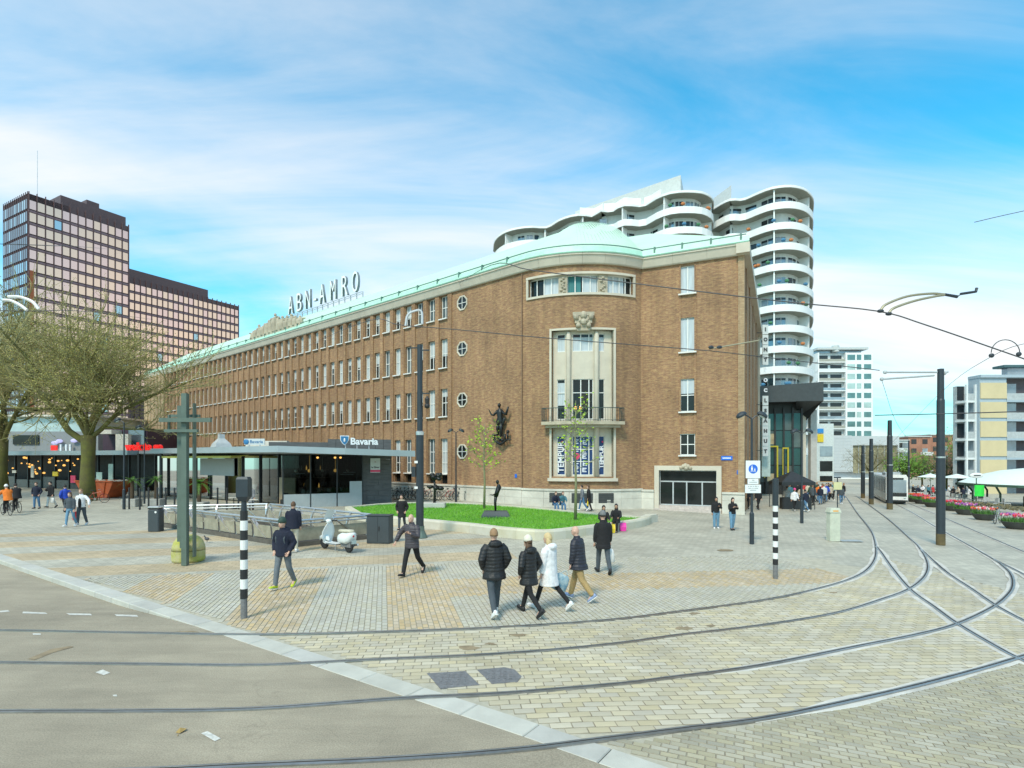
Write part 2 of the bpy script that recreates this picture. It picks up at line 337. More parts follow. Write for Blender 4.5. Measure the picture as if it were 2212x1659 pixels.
# asphalt carriageway
def asphalt_mat():
    m = M('asphalt', (.325, .285, .215), .75, var=.2, scale=.35, bump=.25, bscale=140, spec=.35); t = m.node_tree; b = t.nodes['Principled BSDF']; L = t.links.new
    src = b.inputs['Base Color'].links[0].from_socket; tc = t.nodes.new('ShaderNodeTexCoord')
    nz = t.nodes.new('ShaderNodeTexNoise'); nz.inputs['Scale'].default_value = 55; nz.inputs['Detail'].default_value = 3; L(tc.outputs['Object'], nz.inputs[0])
    r = t.nodes.new('ShaderNodeMapRange'); r.inputs[1].default_value = .32; r.inputs[2].default_value = .68; r.inputs[3].default_value = .78; r.inputs[4].default_value = 1.2; L(nz.outputs[0], r.inputs[0])
    hs = t.nodes.new('ShaderNodeHueSaturation'); L(src, hs.inputs['Color']); L(r.outputs[0], hs.inputs['Value']); n3 = t.nodes.new('ShaderNodeTexNoise'); n3.inputs['Scale'].default_value = 1.3; n3.inputs['Detail'].default_value = 8; n3.inputs['Roughness'].default_value = .75; mp = t.nodes.new('ShaderNodeMapping'); mp.inputs['Scale'].default_value = (.25, 1.6, 1); L(tc.outputs['Object'], mp.inputs[0]); L(mp.outputs[0], n3.inputs[0])
    r3 = t.nodes.new('ShaderNodeMapRange'); r3.inputs[1].default_value = .35; r3.inputs[2].default_value = .7; r3.inputs[3].default_value = .84; r3.inputs[4].default_value = 1.1; L(n3.outputs[0], r3.inputs[0]); h2 = t.nodes.new('ShaderNodeHueSaturation'); L(hs.outputs[0], h2.inputs['Color']); L(r3.outputs[0], h2.inputs['Value'])
    vo = t.nodes.new('ShaderNodeTexVoronoi'); vo.feature = 'DISTANCE_TO_EDGE'; vo.inputs['Scale'].default_value = .22; wn = t.nodes.new('ShaderNodeTexNoise'); wn.inputs['Scale'].default_value = 1.5; L(tc.outputs['Object'], wn.inputs[0]); vm = t.nodes.new('ShaderNodeVectorMath'); vm.operation = 'ADD'; L(tc.outputs['Object'], vm.inputs[0]); L(wn.outputs['Color'], vm.inputs[1]); L(vm.outputs[0], vo.inputs['Vector'])
    r4 = t.nodes.new('ShaderNodeMapRange'); r4.inputs[1].default_value = .0; r4.inputs[2].default_value = .0022; r4.inputs[3].default_value = .86; r4.inputs[4].default_value = 1; L(vo.outputs[0], r4.inputs[0]); h3 = t.nodes.new('ShaderNodeHueSaturation'); L(h2.outputs[0], h3.inputs['Color']); L(r4.outputs[0], h3.inputs['Value']); L(h3.outputs[0], b.inputs['Base Color']); return m
asphalt_mat()
aa = [-140, -90, -60, -40]+[-30+i*1.0 for i in range(62)]+[40, 60, 120]; bb = [-120, -60, -30, -20, -14]+[-10+i*.65 for i in range(15)]+[-.25]
road = struct(sheet(aa, bb, az_).build('road', MATS['asphalt'], smooth=True))
# kerb: 0.5 m wide stones, a raised kerb on the left, flush where the rails cross
M('kerbstone', (.46, .455, .41), .7, var=.12, scale=2, bump=.2, isl=.08)
kerb = bpy.data.objects.new('kerb', None); COL.objects.link(kerb); struct(kerb)
for i in range(-16, 27):
    mb = MB(); a0, a1 = i*1.0+.006, i*1.0+.994; c = .012; v = []
    for (z, e) in ((-.16, 0), (-c, 0), (.003, c)):
        for a, b in ((a0+e, -.25+e), (a1-e, -.25+e), (a1-e, .14-e), (a0+e, .14-e)): x, y = kxy(a, b); v.append((x, y, gz(x)+z))
    mb.add(v, [(0, 1, 5, 4), (1, 2, 6, 5), (2, 3, 7, 6), (3, 0, 4, 7), (4, 5, 9, 8), (5, 6, 10, 9), (6, 7, 11, 10), (7, 4, 8, 11), (8, 9, 10, 11)])
    mb.build('kerb_stone', MATS['kerbstone'], kerb)
# ---- rails (photo tracing put onto the ground)
RAILS = {
 1: [(-700, 1357), (-300, 1360), (0, 1362), (277, 1367), (553, 1371), (828, 1365), (1103, 1354), (1320, 1339), (1469, 1321), (1647, 1297), (1759, 1274), (1845, 1248), (1882, 1222), (1893, 1190), (1884, 1151), (1867, 1127), (1851, 1107), (1827, 1072)],
 2: [(-700, 1424), (-300, 1428), (0, 1432), (277, 1435), (553, 1437), (778, 1427), (1106, 1411), (1320, 1392), (1469, 1372), (1647, 1351), (1809, 1324), (1909, 1294), (1964, 1273), (1996, 1248), (2005, 1225), (1999, 1203), (1985, 1182), (1969, 1166), (1909, 1114), (1849, 1071)],
 3: [(-500, 1545), (0, 1538), (277, 1537), (553, 1532), (878, 1509), (1100, 1498), (1320, 1480), (1440, 1466), (1647, 1438), (1859, 1396), (1984, 1371), (2069, 1348), (2145, 1312), (2180, 1283), (2189, 1262), (2184, 1241), (2168, 1224), (2139, 1204), (2059, 1159), (2019, 1137), (1959, 1101), (1900, 1073)],
 4: [(-100, 1680), (300, 1666), (553, 1654), (828, 1642), (1106, 1622), (1320, 1596), (1469, 1577), (1659, 1552), (1859, 1511), (2034, 1469), (2184, 1427), (2320, 1380), (2440, 1310), (2430, 1260), (2300, 1226), (2212, 1192), (2097, 1143), (2019, 1110), (1960, 1086)],
 5: [(1893, 1181), (1904, 1195), (1924, 1224), (1964, 1272), (2018, 1312), (2069, 1349), (2159, 1402), (2204, 1425), (2290, 1465)],
 6: [(1990, 1188), (2041, 1234), (2097, 1272), (2151, 1309), (2212, 1342), (2330, 1400)],
 7: [(2147, 1209), (2212, 1242), (2300, 1290)],
}
M('rail_steel', (.34, .32, .30), .42, .85, var=.25, scale=3, spec=.5); M('rail_head', (.36, .35, .34), .32, .9, var=.2, scale=4); M('rail_groove', (.035, .03, .026), .9); M('rail_concrete', (.52, .505, .46), .75, var=.25, scale=1.6, bump=.15); M('rail_joint', (.23, .215, .19), .85, var=.3, scale=3)
RP = {}
for k, pl in RAILS.items():
    pts = smoothline([G(x, y) for x, y in pl], 6); RP[k] = [(p.x, p.y) for p in pts]
    cc = 2 if k in (5, 6, 7) else 1
    tr = bpy.data.objects.new('tram_track', None); COL.objects.link(tr); struct(tr)
    def ribbon(prof, name, mi):
        mb = MB(); rings = []
        for i, (x, y) in enumerate(RP[k]):
            a = Vector(RP[k][max(i-1, 0)]); b = Vector(RP[k][min(i+1, len(RP[k])-1)]); t = (b-a).normalized(); nn = Vector((-t.y, t.x)); ww = 1 if 'concrete' not in name else min(1, .42+.12*min(i, len(RP[k])-1-i))*(.8+.4*mnoise.noise(Vector((x*.9, y*.9, k)))); rings.append([(x+nn.x*o*ww, y+nn.y*o*ww, gz(x+nn.x*o*ww)+z) for o, z in prof])
        mb.loft(rings, 0, closed=False); mb.build(name, MATS[mi], tr)
    e = .0012*k
    ribbon([(-.047, .0), (-.045, .014+e), (.0, .014+e), (.003, .007+e)], 'rail_head', 'rail_head')
    ribbon([(.002, .0065+e), (.036, .0065+e)], 'rail_groove', 'rail_groove')
    ribbon([(.035, .007+e), (.037, .013+e), (.055, .013+e), (.057, .0)], 'rail_lip', 'rail_steel')
    if cc == 2 or k == 3: pass
    if cc == 2:
        ribbon([(-.21, .0), (-.20, .0045+e*.3), (.22, .0045+e*.3), (.23, 0)], 'concrete_strip', 'rail_concrete')
    else:
        def part(x0, x1, w0, w1, mi, zz):
            sv = RP[k]; RP[k] = [q for q in sv if x0 <= q[0] <= x1]
            if len(RP[k]) > 2: ribbon([(-w0, -.004), (-w0+.01, zz), (w1-.01, zz), (w1, -.004)], 'concrete_strip', mi)
            RP[k] = sv
        part(-60, 3.2+.0*k, .062, .075, 'rail_joint', .0035)
        part(3.0 if k > 2 else 7.5, 19 if k < 3 else 40, .15, .17, 'rail_concrete', .0042)
def rail1Y(X):
    r = RP[1]
    for i in range(len(r)-1):
        if r[i][0] <= X <= r[i+1][0]: return r[i][1]+(r[i+1][1]-r[i][1])*(X-r[i][0])/(r[i+1][0]-r[i][0]+1e-9)
    return 99
def rail4Y(X):
    r = RP[4]
    for i in range(len(r)-1):
        if r[i][0] <= X <= r[i+1][0]: return r[i][1]+(r[i+1][1]-r[i][1])*(X-r[i][0])/(r[i+1][0]-r[i][0]+1e-9)
    return -99
def pix(X, Y, z=0): return CX+X/Y*FV, HY+(H-z)/Y*FV
# ---- pavers: every stone is geometry; the 300 largest in view are objects, the rest one mesh of each colour
M('paver_bed', (.41, .385, .305), .95, var=.2, scale=6); M('paver_side', (.24, .215, .16), .95, var=.3, scale=5)
M('paver_grey', (.46, .44, .36), .6, var=.12, scale=.8, isl=.07, bump=.12, bscale=70)
M('paver_tan', (.50, .40, .26), .62, var=.14, scale=.8, isl=.10, bump=.12, bscale=70)
M('paver_track', (.48, .43, .31), .62, var=.18, scale=.6, isl=.11, bump=.12, bscale=70)
M('paver_near', (.37, .34, .245), .6, var=.14, scale=.7, isl=.14, bump=.15, bscale=70)
stones = []
def lay(ang, L_, W_, u0, u1, v0, v1, test, kind, jit=.003):
    c, s_ = math.cos(ang), math.sin(ang); nv = int((v1-v0)/W_); nu = int((u1-u0)/L_)
    for j in range(nv):
        off = (j % 2)*.5*L_+random.uniform(-.02, .02)
        for i in range(nu):
            u = u0+(i+.5)*L_+off; v = v0+(j+.5)*W_; X, Y = u*c-v*s_, u*s_+v*c
            if Y < 4.6 or Y > 22 or abs(X) > Y*.95+.6: continue
            px, py = pix(X, Y, gz(X))
            if px < -40 or px > 2260 or py > 1720: continue
            if kb(X, Y)[1] < .14+L_*.42: continue
            k = test(X, Y)
            if k: stones.append((X, Y, ang, L_, W_, k if isinstance(k, str) else kind))
def t_plaza(X, Y):
    p = X*SD.x+Y*SD.y; q = X*SQ.x+Y*SQ.y
    if X > 12.2 or p > 18 or Y < rail1Y(X)+.09: return None
    if q > 1.62: return 'paver_grey' if (p < 13.6 or p > 15.6) else 'paver_tan'
    return 'paver_grey' if math.floor((q-.03)/1.62) % 2 else 'paver_tan'
def t_track(X, Y): return 'paver_track' if rail4Y(X)+.09 < Y < rail1Y(X)-.09 and X < 14 else None
def t_near(X, Y): return 'paver_near' if Y < rail4Y(X)-.09 and X < 12 else None
bed = MB(); bed_pts = []
for a in [i*1.0 for i in range(-2, 40)]:
    for b in [.13+i*.9 for i in range(24)]:
        q = [kxy(a, b), kxy(a+1, b), kxy(a+1, b+.9), kxy(a, b+.9)]
        cx, cy = (q[0][0]+q[2][0])/2, (q[0][1]+q[2][1])/2
        if not all((t_plaza(*w_) or t_track(*w_) or t_near(*w_) or min(abs(w_[1]-rail1Y(w_[0])), abs(w_[1]-rail4Y(w_[0]))) < .15) for w_ in q[1:]): continue
        if cy < 4.5 or cy > 21.5 or abs(cx) > cy*1.02+2 or cx*SD.x+cy*SD.y > 18.3: continue
        bed.add([(x, y, gz(x)-.009) for x, y in q], [(0, 1, 2, 3)])
struct(bed.build('paver_bed', MATS['paver_bed']))
sa = math.atan2(SD.y, SD.x)
lay(sa, .22, .115, 4, 20.5, -14, 16, t_plaza, 'paver_grey')
lay(R(6), .29, .145, -14, 16, 3, 22, t_track, 'paver_track')
lay(R(-22), .205, .1, -8, 14, 3, 16, t_near, 'paver_near')
stones.sort(key=lambda q: q[1]*q[1]/(q[3]*q[4])*(1 if abs(q[0]) < .9*q[1] else 2))
def stone_geo(mb, X, Y, ang, L_, W_, dz, base=None):
    c, s_ = math.cos(ang), math.sin(ang); v = []; tx, ty = random.uniform(-.006, .006), random.uniform(-.008, .008)
    for z, e in ((-.010, .002), (0, .009)):
        for a, b in ((-1, -1), (1, -1), (1, 1), (-1, 1)):
            u = a*(L_/2-e); w_ = b*(W_/2-e); x, y = u*c-w_*s_, u*s_+w_*c
            v.append((x+X, y+Y, (gz(X+x) if base is None else 0)+z+(tx*u+ty*w_ if z == 0 else 0)+dz))
    mb.add(v, [(0, 1, 5, 4), (1, 2, 6, 5), (2, 3, 7, 6), (3, 0, 4, 7)], 1); mb.add(v[4:], [(0, 1, 2, 3)])
smesh = {}
for q in stones[:300]:
    key = q[5], q[3]
    if key not in smesh:
        mb = MB(); stone_geo(mb, 0, 0, 0, q[3], q[4], 0, base=1); smesh[key] = mb.mesh('paving_stone', [MATS[q[5]], MATS['paver_side']])
    o = inst(smesh[key], 'paving_stone', plaza, (q[0], q[1], gz(q[0])+random.uniform(-.001, .002)), q[2]); o.rotation_euler = (random.uniform(-.006, .006), .025 if q[0] > 1 else 0, q[2])
rest = {}
for q in stones[300:]: stone_geo(rest.setdefault(q[5], MB()), *q[:5], random.uniform(-.0015, .0015))
for k, mb in rest.items(): o = mb.build('paving_stones', [MATS[k], MATS['paver_side']], plaza); o['kind'] = 'stuff'
# ---- flat marks: paint, stains, covers
M('road_paint', (.56, .555, .51), .7, var=.3, scale=14)
def patch(pl, name, mat, dz, zf=None):
    mb = MB(); pts = []
    for x, y in pl:
        p = G(x, y); pts.append((p.x, p.y, (az_(p.x, p.y) if zf else gz(p.x))+dz))
    return mb.add(pts, [tuple(range(len(pts)))]).build(name, mat)
marks = bpy.data.objects.new('road_marking', None); COL.objects.link(marks); struct(marks)
for pl in [[(-40, 1316), (17, 1309), (21, 1313), (-36, 1320)], [(50, 1313), (98, 1316), (103, 1320), (48, 1318)], [(143, 1318), (195, 1319), (199, 1324), (150, 1323)], [(247, 1321), (296, 1323), (298, 1328), (252, 1326)],
           [(206, 1453), (222, 1447), (238, 1454), (224, 1459)], [(434, 1585), (448, 1580), (477, 1596), (464, 1602)], [(70, 1369), (88, 1369), (88, 1372), (72, 1372)], [(243, 1502), (252, 1501), (253, 1505), (245, 1505)]]:
    o = patch(pl, 'paint_mark', MATS['road_paint'], .006, 1); o.parent = marks
stain = M('rust_stain', (.25, .195, .12), .7, var=.3, scale=5)
def blob(cx, cy, rx, ry, n=14, seed=0):
    rnd = random.Random(seed); return [(cx+rx*math.cos(2*math.pi*i/n)*rnd.uniform(.45, 1.1), cy+ry*math.sin(2*math.pi*i/n)*rnd.uniform(.45, 1.1)) for i in range(n)]
st = bpy.data.objects.new('pavement_stain', None); COL.objects.link(st); struct(st)
for i, (cx, cy, rx, ry) in enumerate([(1015, 1400, 26, 6), (1060, 1391, 18, 3), (1120, 1372, 22, 4), (1480, 1357, 24, 5), (1535, 1352, 16, 3), (1565, 1188, 22, 3), (1500, 1325, 14, 3), (1800, 1280, 12, 2)]):
    o = patch(blob(cx, cy, rx, ry, 14, i), 'stain', stain, .0028); o.parent = st
for pl in [[(60, 1424), (110, 1403), (150, 1396), (160, 1398), (115, 1410), (75, 1426)], [(345, 1367), (415, 1363), (430, 1366), (420, 1369), (350, 1370)]]:
    o = patch(pl, 'stain', stain, .006, 1); o.parent = st
M('cast_iron', (.20, .20, .205), .6, .3, var=.25, scale=12, bump=.5, bscale=60)
for nm, lab, pl in [('manhole_cover', 'square grey cast iron cover set in the pavers beside the rails', [(922, 1455), (1005, 1450), (1036, 1480), (952, 1488)]), ('manhole_cover', 'rounded grey cast iron cover, right one of the pair between the rails', None)]:
    t = G(978, 1468) if pl else G(1078, 1461)
    mb = MB()
    if pl: pts = [G(*q) for q in pl]; mb.prism([(p.x, p.y) for p in pts], lambda x, y: gz(x)-.01, lambda x, y: gz(x)+.006)
    else: pts = [G(*q) for q in [(1030, 1447), (1090, 1442), (1112, 1447), (1127, 1462), (1118, 1473), (1063, 1478)]]; mb.prism([(p.x, p.y) for p in pts], lambda x, y: gz(x)-.01, lambda x, y: gz(x)+.006)
    o = mb.build(nm, MATS['cast_iron']); tag(o, lab, 'manhole cover', 'manhole covers')
    for i in range(5):
        for j in range(5):
            x, y = t.x+(i-2)*.09, t.y+(j-2)*.09
            if math.hypot(x-t.x, y-t.y) < .25: mb = MB(); mb.box(x-.02, x+.02, y-.02, y+.02, gz(x)+.006, gz(x)+.012); mb.build('tread_stud', MATS['cast_iron'], o)
p = G(391, 1581); mb = MB(); mb.add([(p.x-.05, p.y-.03, .008), (p.x+.02, p.y-.06, .012), (p.x+.06, p.y+.02, .03), (p.x+.01, p.y+.07, .012), (p.x-.04, p.y+.05, .03)], [(0, 1, 2, 3, 4)]); mb.add([(p.x+.0, p.y-.05, .006), (p.x+.02, p.y-.12, .01), (p.x+.03, p.y-.11, .01)], [(0, 1, 2)]); tag(mb.build('fallen_leaf', M('leaf_tan', (.35, .24, .08), .8)), 'curled tan leaf lying on the asphalt at the lower left', 'leaf')
# ================================================================ THE BRICK BANK BUILDING
BL = Vector((.78, 40.9)); CR = 7.23; H0 = R(-40.9); H1 = R(32.1); CC = BL+CR*Vector((.6545, .756)); LD = Vector((.756, -.6545)); LNo = Vector((-.6545, -.756))
ARC = CR*(H1-H0); BR = CC+CR*Vector((math.sin(H1), -math.cos(H1))); PR = Vector((15.55, 37.4)); FD = (PR-BR).normalized(); FNo = Vector((FD.y, -FD.x)); FL = (PR-BR).length; SEND = ARC+FL
def P(s, o=0):
    if s <= 0: p = BL+LD*s+LNo*o
    elif s <= ARC: h = H0+s/CR; p = CC+(CR+o)*Vector((math.sin(h), -math.cos(h)))
    else: p = BR+FD*(s-ARC)+FNo*o
    return p.x, p.y
def rz_at(s):
    a = P(s-.001); b = P(s+.001); return math.atan2(b[1]-a[1], b[0]-a[0])
def s_of(x, lo=-80, hi=None):
    hi = SEND if hi is None else hi
    for _ in range(50):
        m = (lo+hi)/2; p = P(m)
        if CX+p[0]/p[1]*FV < x: lo = m
        else: hi = m
    return (lo+hi)/2
def z_on(x, y, o=0): s = s_of(x); p = P(s, o); return H+(HY-y)/FV*p[1]
brickmat('bank_brick', (.355, .19, .095), (.235, .118, .066), (.44, .28, .138), (.33, .25, .17))
brickmat('bank_brick_end', (.42, .28, .16), (.34, .22, .12), (.48, .35, .21), (.36, .29, .2))
M('stone', (.56, .51, .42), .8, var=.12, scale=.8, bump=.2, bscale=20); M('plinth_stone', (.57, .55, .48), .8, var=.2, scale=.7, bump=.3, bscale=15); M('stone_dark', (.42, .37, .28), .85, var=.25, scale=1.2, bump=.4, bscale=10)
M('copper_roof', (.47, .66, .53), .6, var=.06, scale=.5, stretch=(1, 1, .4)); M('copper_trim', (.40, .66, .53), .5, var=.12, scale=2); M('copper_dark', (.10, .20, .17), .6)
M('frame_white', (.74, .74, .71), .5, var=.06); M('frame_grey', (.42, .45, .46), .45); glassmat('glass_dark'); M('blind', (.44, .48, .49), .8, var=.1, scale=1.2); M('sill_white', (.70, .69, .65), .6, var=.1)
glassmat('glass_pale', (.10, .13, .14), .05); M('curtain', (.46, .52, .56), .75, var=.2, scale=2, stretch=(6, 6, .3)); M('curtain_teal', (.03, .16, .17), .7, var=.3, scale=3, stretch=(8, 8, .2)); M('bronze', (.028, .03, .03), .42, .6, var=.3, scale=3)
bank = thing('office_building', 'long brown brick bank building with green copper roof, curved bay and rooftop letters', 'building', (PR.x, PR.y, gz(PR.x)))
S0 = -85.5; SW = -8.57; DS = 1.56; NW = 43
rows = [(15.08, 17.0), (10.97, 13.4), (6.9, 9.22), (1.27, 5.05)]
holes = []
for i in range(NW):
    c = SW-DS*i
    for z0, z1 in rows: holes.append((c-.45, c+.45, z0, z1))
sA, sB = s_of(1142), s_of(1367)            # attic window strip on the bay
bz0, bz1 = z_on(1255, 632), z_on(1255, 592)
oA, oB = s_of(1192), s_of(1325); oz0, oz1 = z_on(1258, 1030), z_on(1258, 712)
holes += [(sA, sB, bz0, bz1), (oA, oB, oz0, oz1)]
wA, wB = s_of(1469), s_of(1501.5)
wcol = [(z_on(1485, 634), z_on(1485, 574)), (z_on(1485, 760), z_on(1485, 686)), (z_on(1485, 889), z_on(1485, 818)), (z_on(1485, 983), z_on(1485, 937))]
for z0, z1 in wcol: holes.append((wA, wB, z0, z1))
eA, eB = s_of(1424), s_of(1548); ez1 = z_on(1485, 1016); ez0 = -.1
holes.append((eA, eB, ez0, ez1))
mb = MB(); mb.wall(P, -75.75, SEND, -.8, 17.1, holes, .34, steps=[ARC*i/30 for i in range(31)]); mb.build('wall', MATS['bank_brick'], bank)
mb = MB(); mb.fbox(P, S0, -75.75, -8, .25, -.8, 17.6); mb.fbox(P, S0, S0+.01, -8, 0, -.8, 17.6); o = mb.build('wall', MATS['bank_brick_end'], bank); o['label'] = 'plain lighter brick end bay without windows'
mb = MB()
for i in range(1, 6): mb.fbox(P, S0+i*1.6, S0+i*1.6+.5, .25, .34, 0, 17.4)
mb.build('pilaster', MATS['bank_brick_end'], bank)
for i in range(NW+1):
    c = SW-DS*(i-.5); mb = MB(); mb.fbox(P, c-.235, c+.235, -.002, .10, 1.25, 17.08); mb.build('pier', MATS['bank_brick'], bank)
# side wall along the shopping street
SDv = Vector((.435, .90)).normalized(); SNo = Vector((SDv.y, -SDv.x))
def PS(s, o=0): p = PR+SDv*s+SNo*o; return p.x, p.y
mb = MB(); mb.wall(PS, 0, 29, -1.5, 17.1, [], .2, mi=0); mb.build('wall', MATS['bank_brick'], bank)
mb = MB(); mb.fbox(PS, -.12, .30, -.3, .10, 1.1, 17.1); mb.build('corner_pier', MATS['bank_brick_end'], bank)
for s in (3, 8, 14, 21): mb = MB(); mb.fbox(PS, s, s+.35, 0, .08, .5, 17.1); mb.build('pier', MATS['bank_brick'], bank)
mb = MB(); mb.fbox(PS, -.5, 29, -.4, .45, 17.1, 17.75); mb.build('cornice', MATS['stone'], bank); mb = MB(); mb.fbox(PS, 27.6, 28.2, 0, .2, 0, 17.1); mb.build('corner_pier', MATS['stone'], bank)
# plinth of stone blocks
def plinth(Pf, s0, s1, z1, out=.14):
    n = max(1, round((s1-s0)/1.7))
    for i in range(n):
        a, b = s0+(s1-s0)*i/n, s0+(s1-s0)*(i+1)/n
        for k, (c, d) in enumerate(((-1.2, .52), (.53, z1-.14))):
            mb = MB(); mb.fbox(Pf, a+.008, b-.008, -.1, out-.02*k, c, d, n=2 if 0 < a < ARC else 1); mb.build('plinth_block', MATS['plinth_stone'], bank)
        mb = MB(); mb.fbox(Pf, a+.004, b-.004, -.1, out+.05, z1-.135, z1, n=2 if 0 < a < ARC else 1); mb.build('plinth_cap', MATS['plinth_stone'], bank)
plinth(P, -18, .0, 1.24); plinth(P, 0.01, ARC, 1.22); plinth(P, ARC, eA-.35, 1.15); plinth(P, eB+.35, SEND+.12, 1.1)
mb = MB(); mb.fbox(P, -75, -18, 0, .14, -.5, 1.24); mb.build('plinth', MATS['plinth_stone'], bank)
M('grille', (.05, .055, .055), .6)
for x0, x1 in ((1188, 1218), (1235, 1280), (1292, 1324)):
    a, b = s_of(x0), s_of(x1); mb = MB()
    for k in range(4): mb.fbox(P, a, b, .13, .155, .3+.17*k, .37+.17*k, 3)
    mb.fbox(P, a, b, .125, .135, .25, .95, 3); mb.build('basement_grille', MATS['grille'], bank)
# cornice, gutter and rail
ks = [S0, -60, -45, -30, -18, -8, -4]+[ARC*i/14 for i in range(15)]+[ARC+.01, SEND]
def strip(ss, prof):
    mb = MB(); mb.loft([[(*P(s, o), z) for o, z in prof] for s in ss]); return mb
nb = 0
prev = S0
for s1 in [S0+2.2*i for i in range(1, 39)]+[0]+[ARC*i/6 for i in range(1, 7)]+[ARC+FL*i/3 for i in range(1, 4)]:
    a, b = prev+.006, s1-.006; prev = s1
    if b <= a: continue
    n = 4 if 0 <= a < ARC else 1; e = .45 if s1 >= SEND-.01 else 0
    mb = MB(); mb.loft([[(*P(a+(b+e-a)*i/n, o), z) for o, z in ((-.3, 17.05), (.16, 17.05), (.22, 17.12), (.40, 17.62), (.46, 17.64), (.46, 17.75), (-.3, 17.75))] for i in range(n+1)]); mb.build('cornice_block', MATS['stone'], bank)
strip(ks[:-1]+[SEND+.4], [(.1, 17.752), (.50, 17.752), (.54, 17.82), (.50, 17.86), (.34, 17.88), (.22, 18.28), (.1, 18.28)]).build('gutter', MATS['copper_trim'], bank)
mb = MB()
rs = [S0+1+2.6*i for i in range(33)]; rs = [q for q in rs if q < ARC]+[ARC+1.0+1.9*i for i in range(4)]
mb.loft([[(*P(s, o), z) for o, z in ((.13, 18.38), (.19, 18.38), (.19, 18.44), (.13, 18.44))] for s in ks[:-1]+[SEND+.2]]); mb.build('roof_rail', MATS['copper_dark'], bank)
for s in rs:
    mb = MB(); mb.fbox(P, s-.06, s+.06, .08, .30, 17.95, 18.46); mb.build('rail_bracket', MATS['copper_dark'], bank)
# copper roof: long wing, cone over the bay, hipped right part
def seamcopper():
    m = MATS['copper_roof']; t = m.node_tree; b = t.nodes['Principled BSDF']; L = t.links.new
    uv = t.nodes.new('ShaderNodeUVMap'); wv = t.nodes.new('ShaderNodeTexWave'); wv.bands_direction = 'X'; wv.inputs['Scale'].default_value = 1.6; wv.wave_profile = 'SAW'; wv.inputs['Distortion'].default_value = 0; L(uv.outputs[0], wv.inputs[0])
    r = t.nodes.new('ShaderNodeMapRange'); r.inputs[1].default_value = .9; r.inputs[2].default_value = 1; L(wv.outputs[1], r.inputs[0])
    bp = t.nodes.new('ShaderNodeBump'); bp.inputs['Strength'].default_value = .15; bp.inputs['Distance'].default_value = .03; L(r.outputs[0], bp.inputs['Height']); L(bp.outputs[0], b.inputs['Normal'])
seamcopper()
RZ = 22.5; AP = CC-Vector((.3, .3)); mb = MB()
wing = [S0+i*(-S0)/24 for i in range(25)]
for i in range(24):
    a, b = wing[i], wing[i+1]; f = lambda s: -6.6
    mb.quad((*P(a, .12), 18.2), (*P(b, .12), 18.2), (*P(b, -6.7), RZ), (*P(a, -6.7), RZ), 0, [(a, 0), (b, 0), (b, 8), (a, 8)])
    mb.quad((*P(a, -13.4), 18.2), (*P(b, -13.4), 18.2), (*P(b, -6.7), RZ), (*P(a, -6.7), RZ), 0, [(a, 0), (b, 0), (b, 8), (a, 8)])
ridge0 = Vector(P(0, -6.7))
nr = 10
for i in range(30):
    a, b = ARC*i/30, ARC*(i+1)/30; pa, pb = Vector(P(a, .12)), Vector(P(b, .12))
    for k in range(nr):
        r0, r1 = k/nr, (k+1)/nr; ex = 1.05+1.25*((i+.5)/30)**.8; zf = lambda r: 18.2+(RZ-18.2)*(1-(1-r)**ex)
        q = [pa.lerp(AP, r0), pb.lerp(AP, r0), pb.lerp(AP, r1), pa.lerp(AP, r1)]
        mb.add([(q[0].x, q[0].y, zf(r0)), (q[1].x, q[1].y, zf(r0)), (q[2].x, q[2].y, zf(r1)), (q[3].x, q[3].y, zf(r1))], [(0, 1, 2, 3)], 0, [[(a, r0*7), (b, r0*7), (b, r1*7), (a, r1*7)]])
pb_ = Vector(P(ARC+.001, .12)); pe = Vector(P(SEND+.3, .12)); rp = Vector((11.2, 45.0)); cb = CC+Vector((2.0, 1.0))
mb.add([(pb_.x, pb_.y, 18.2), (pe.x, pe.y, 18.2), (rp.x, rp.y, 21.6)], [(0, 1, 2)])
mb.add([(pb_.x, pb_.y, 18.2), (rp.x, rp.y, 21.6), (cb.x, cb.y, 21.9), (AP.x, AP.y, RZ)], [(0, 1, 2, 3)])
q1 = PR+SDv*29; q2 = rp+SDv*29
mb.add([(pe.x, pe.y, 18.2), (q1.x, q1.y, 17.9), (q2.x, q2.y, 21.3), (rp.x, rp.y, 21.6)], [(0, 1, 2, 3)])
mb.add([(AP.x, AP.y, RZ), (ridge0.x, ridge0.y, RZ), (*P(0, -13.4), 18.2), (q2.x, q2.y, 21.3), (rp.x, rp.y, 21.6), (cb.x, cb.y, 21.9)], [(0, 1, 2, 3, 4, 5)])
mb.build('roof', MATS['copper_roof'], bank)
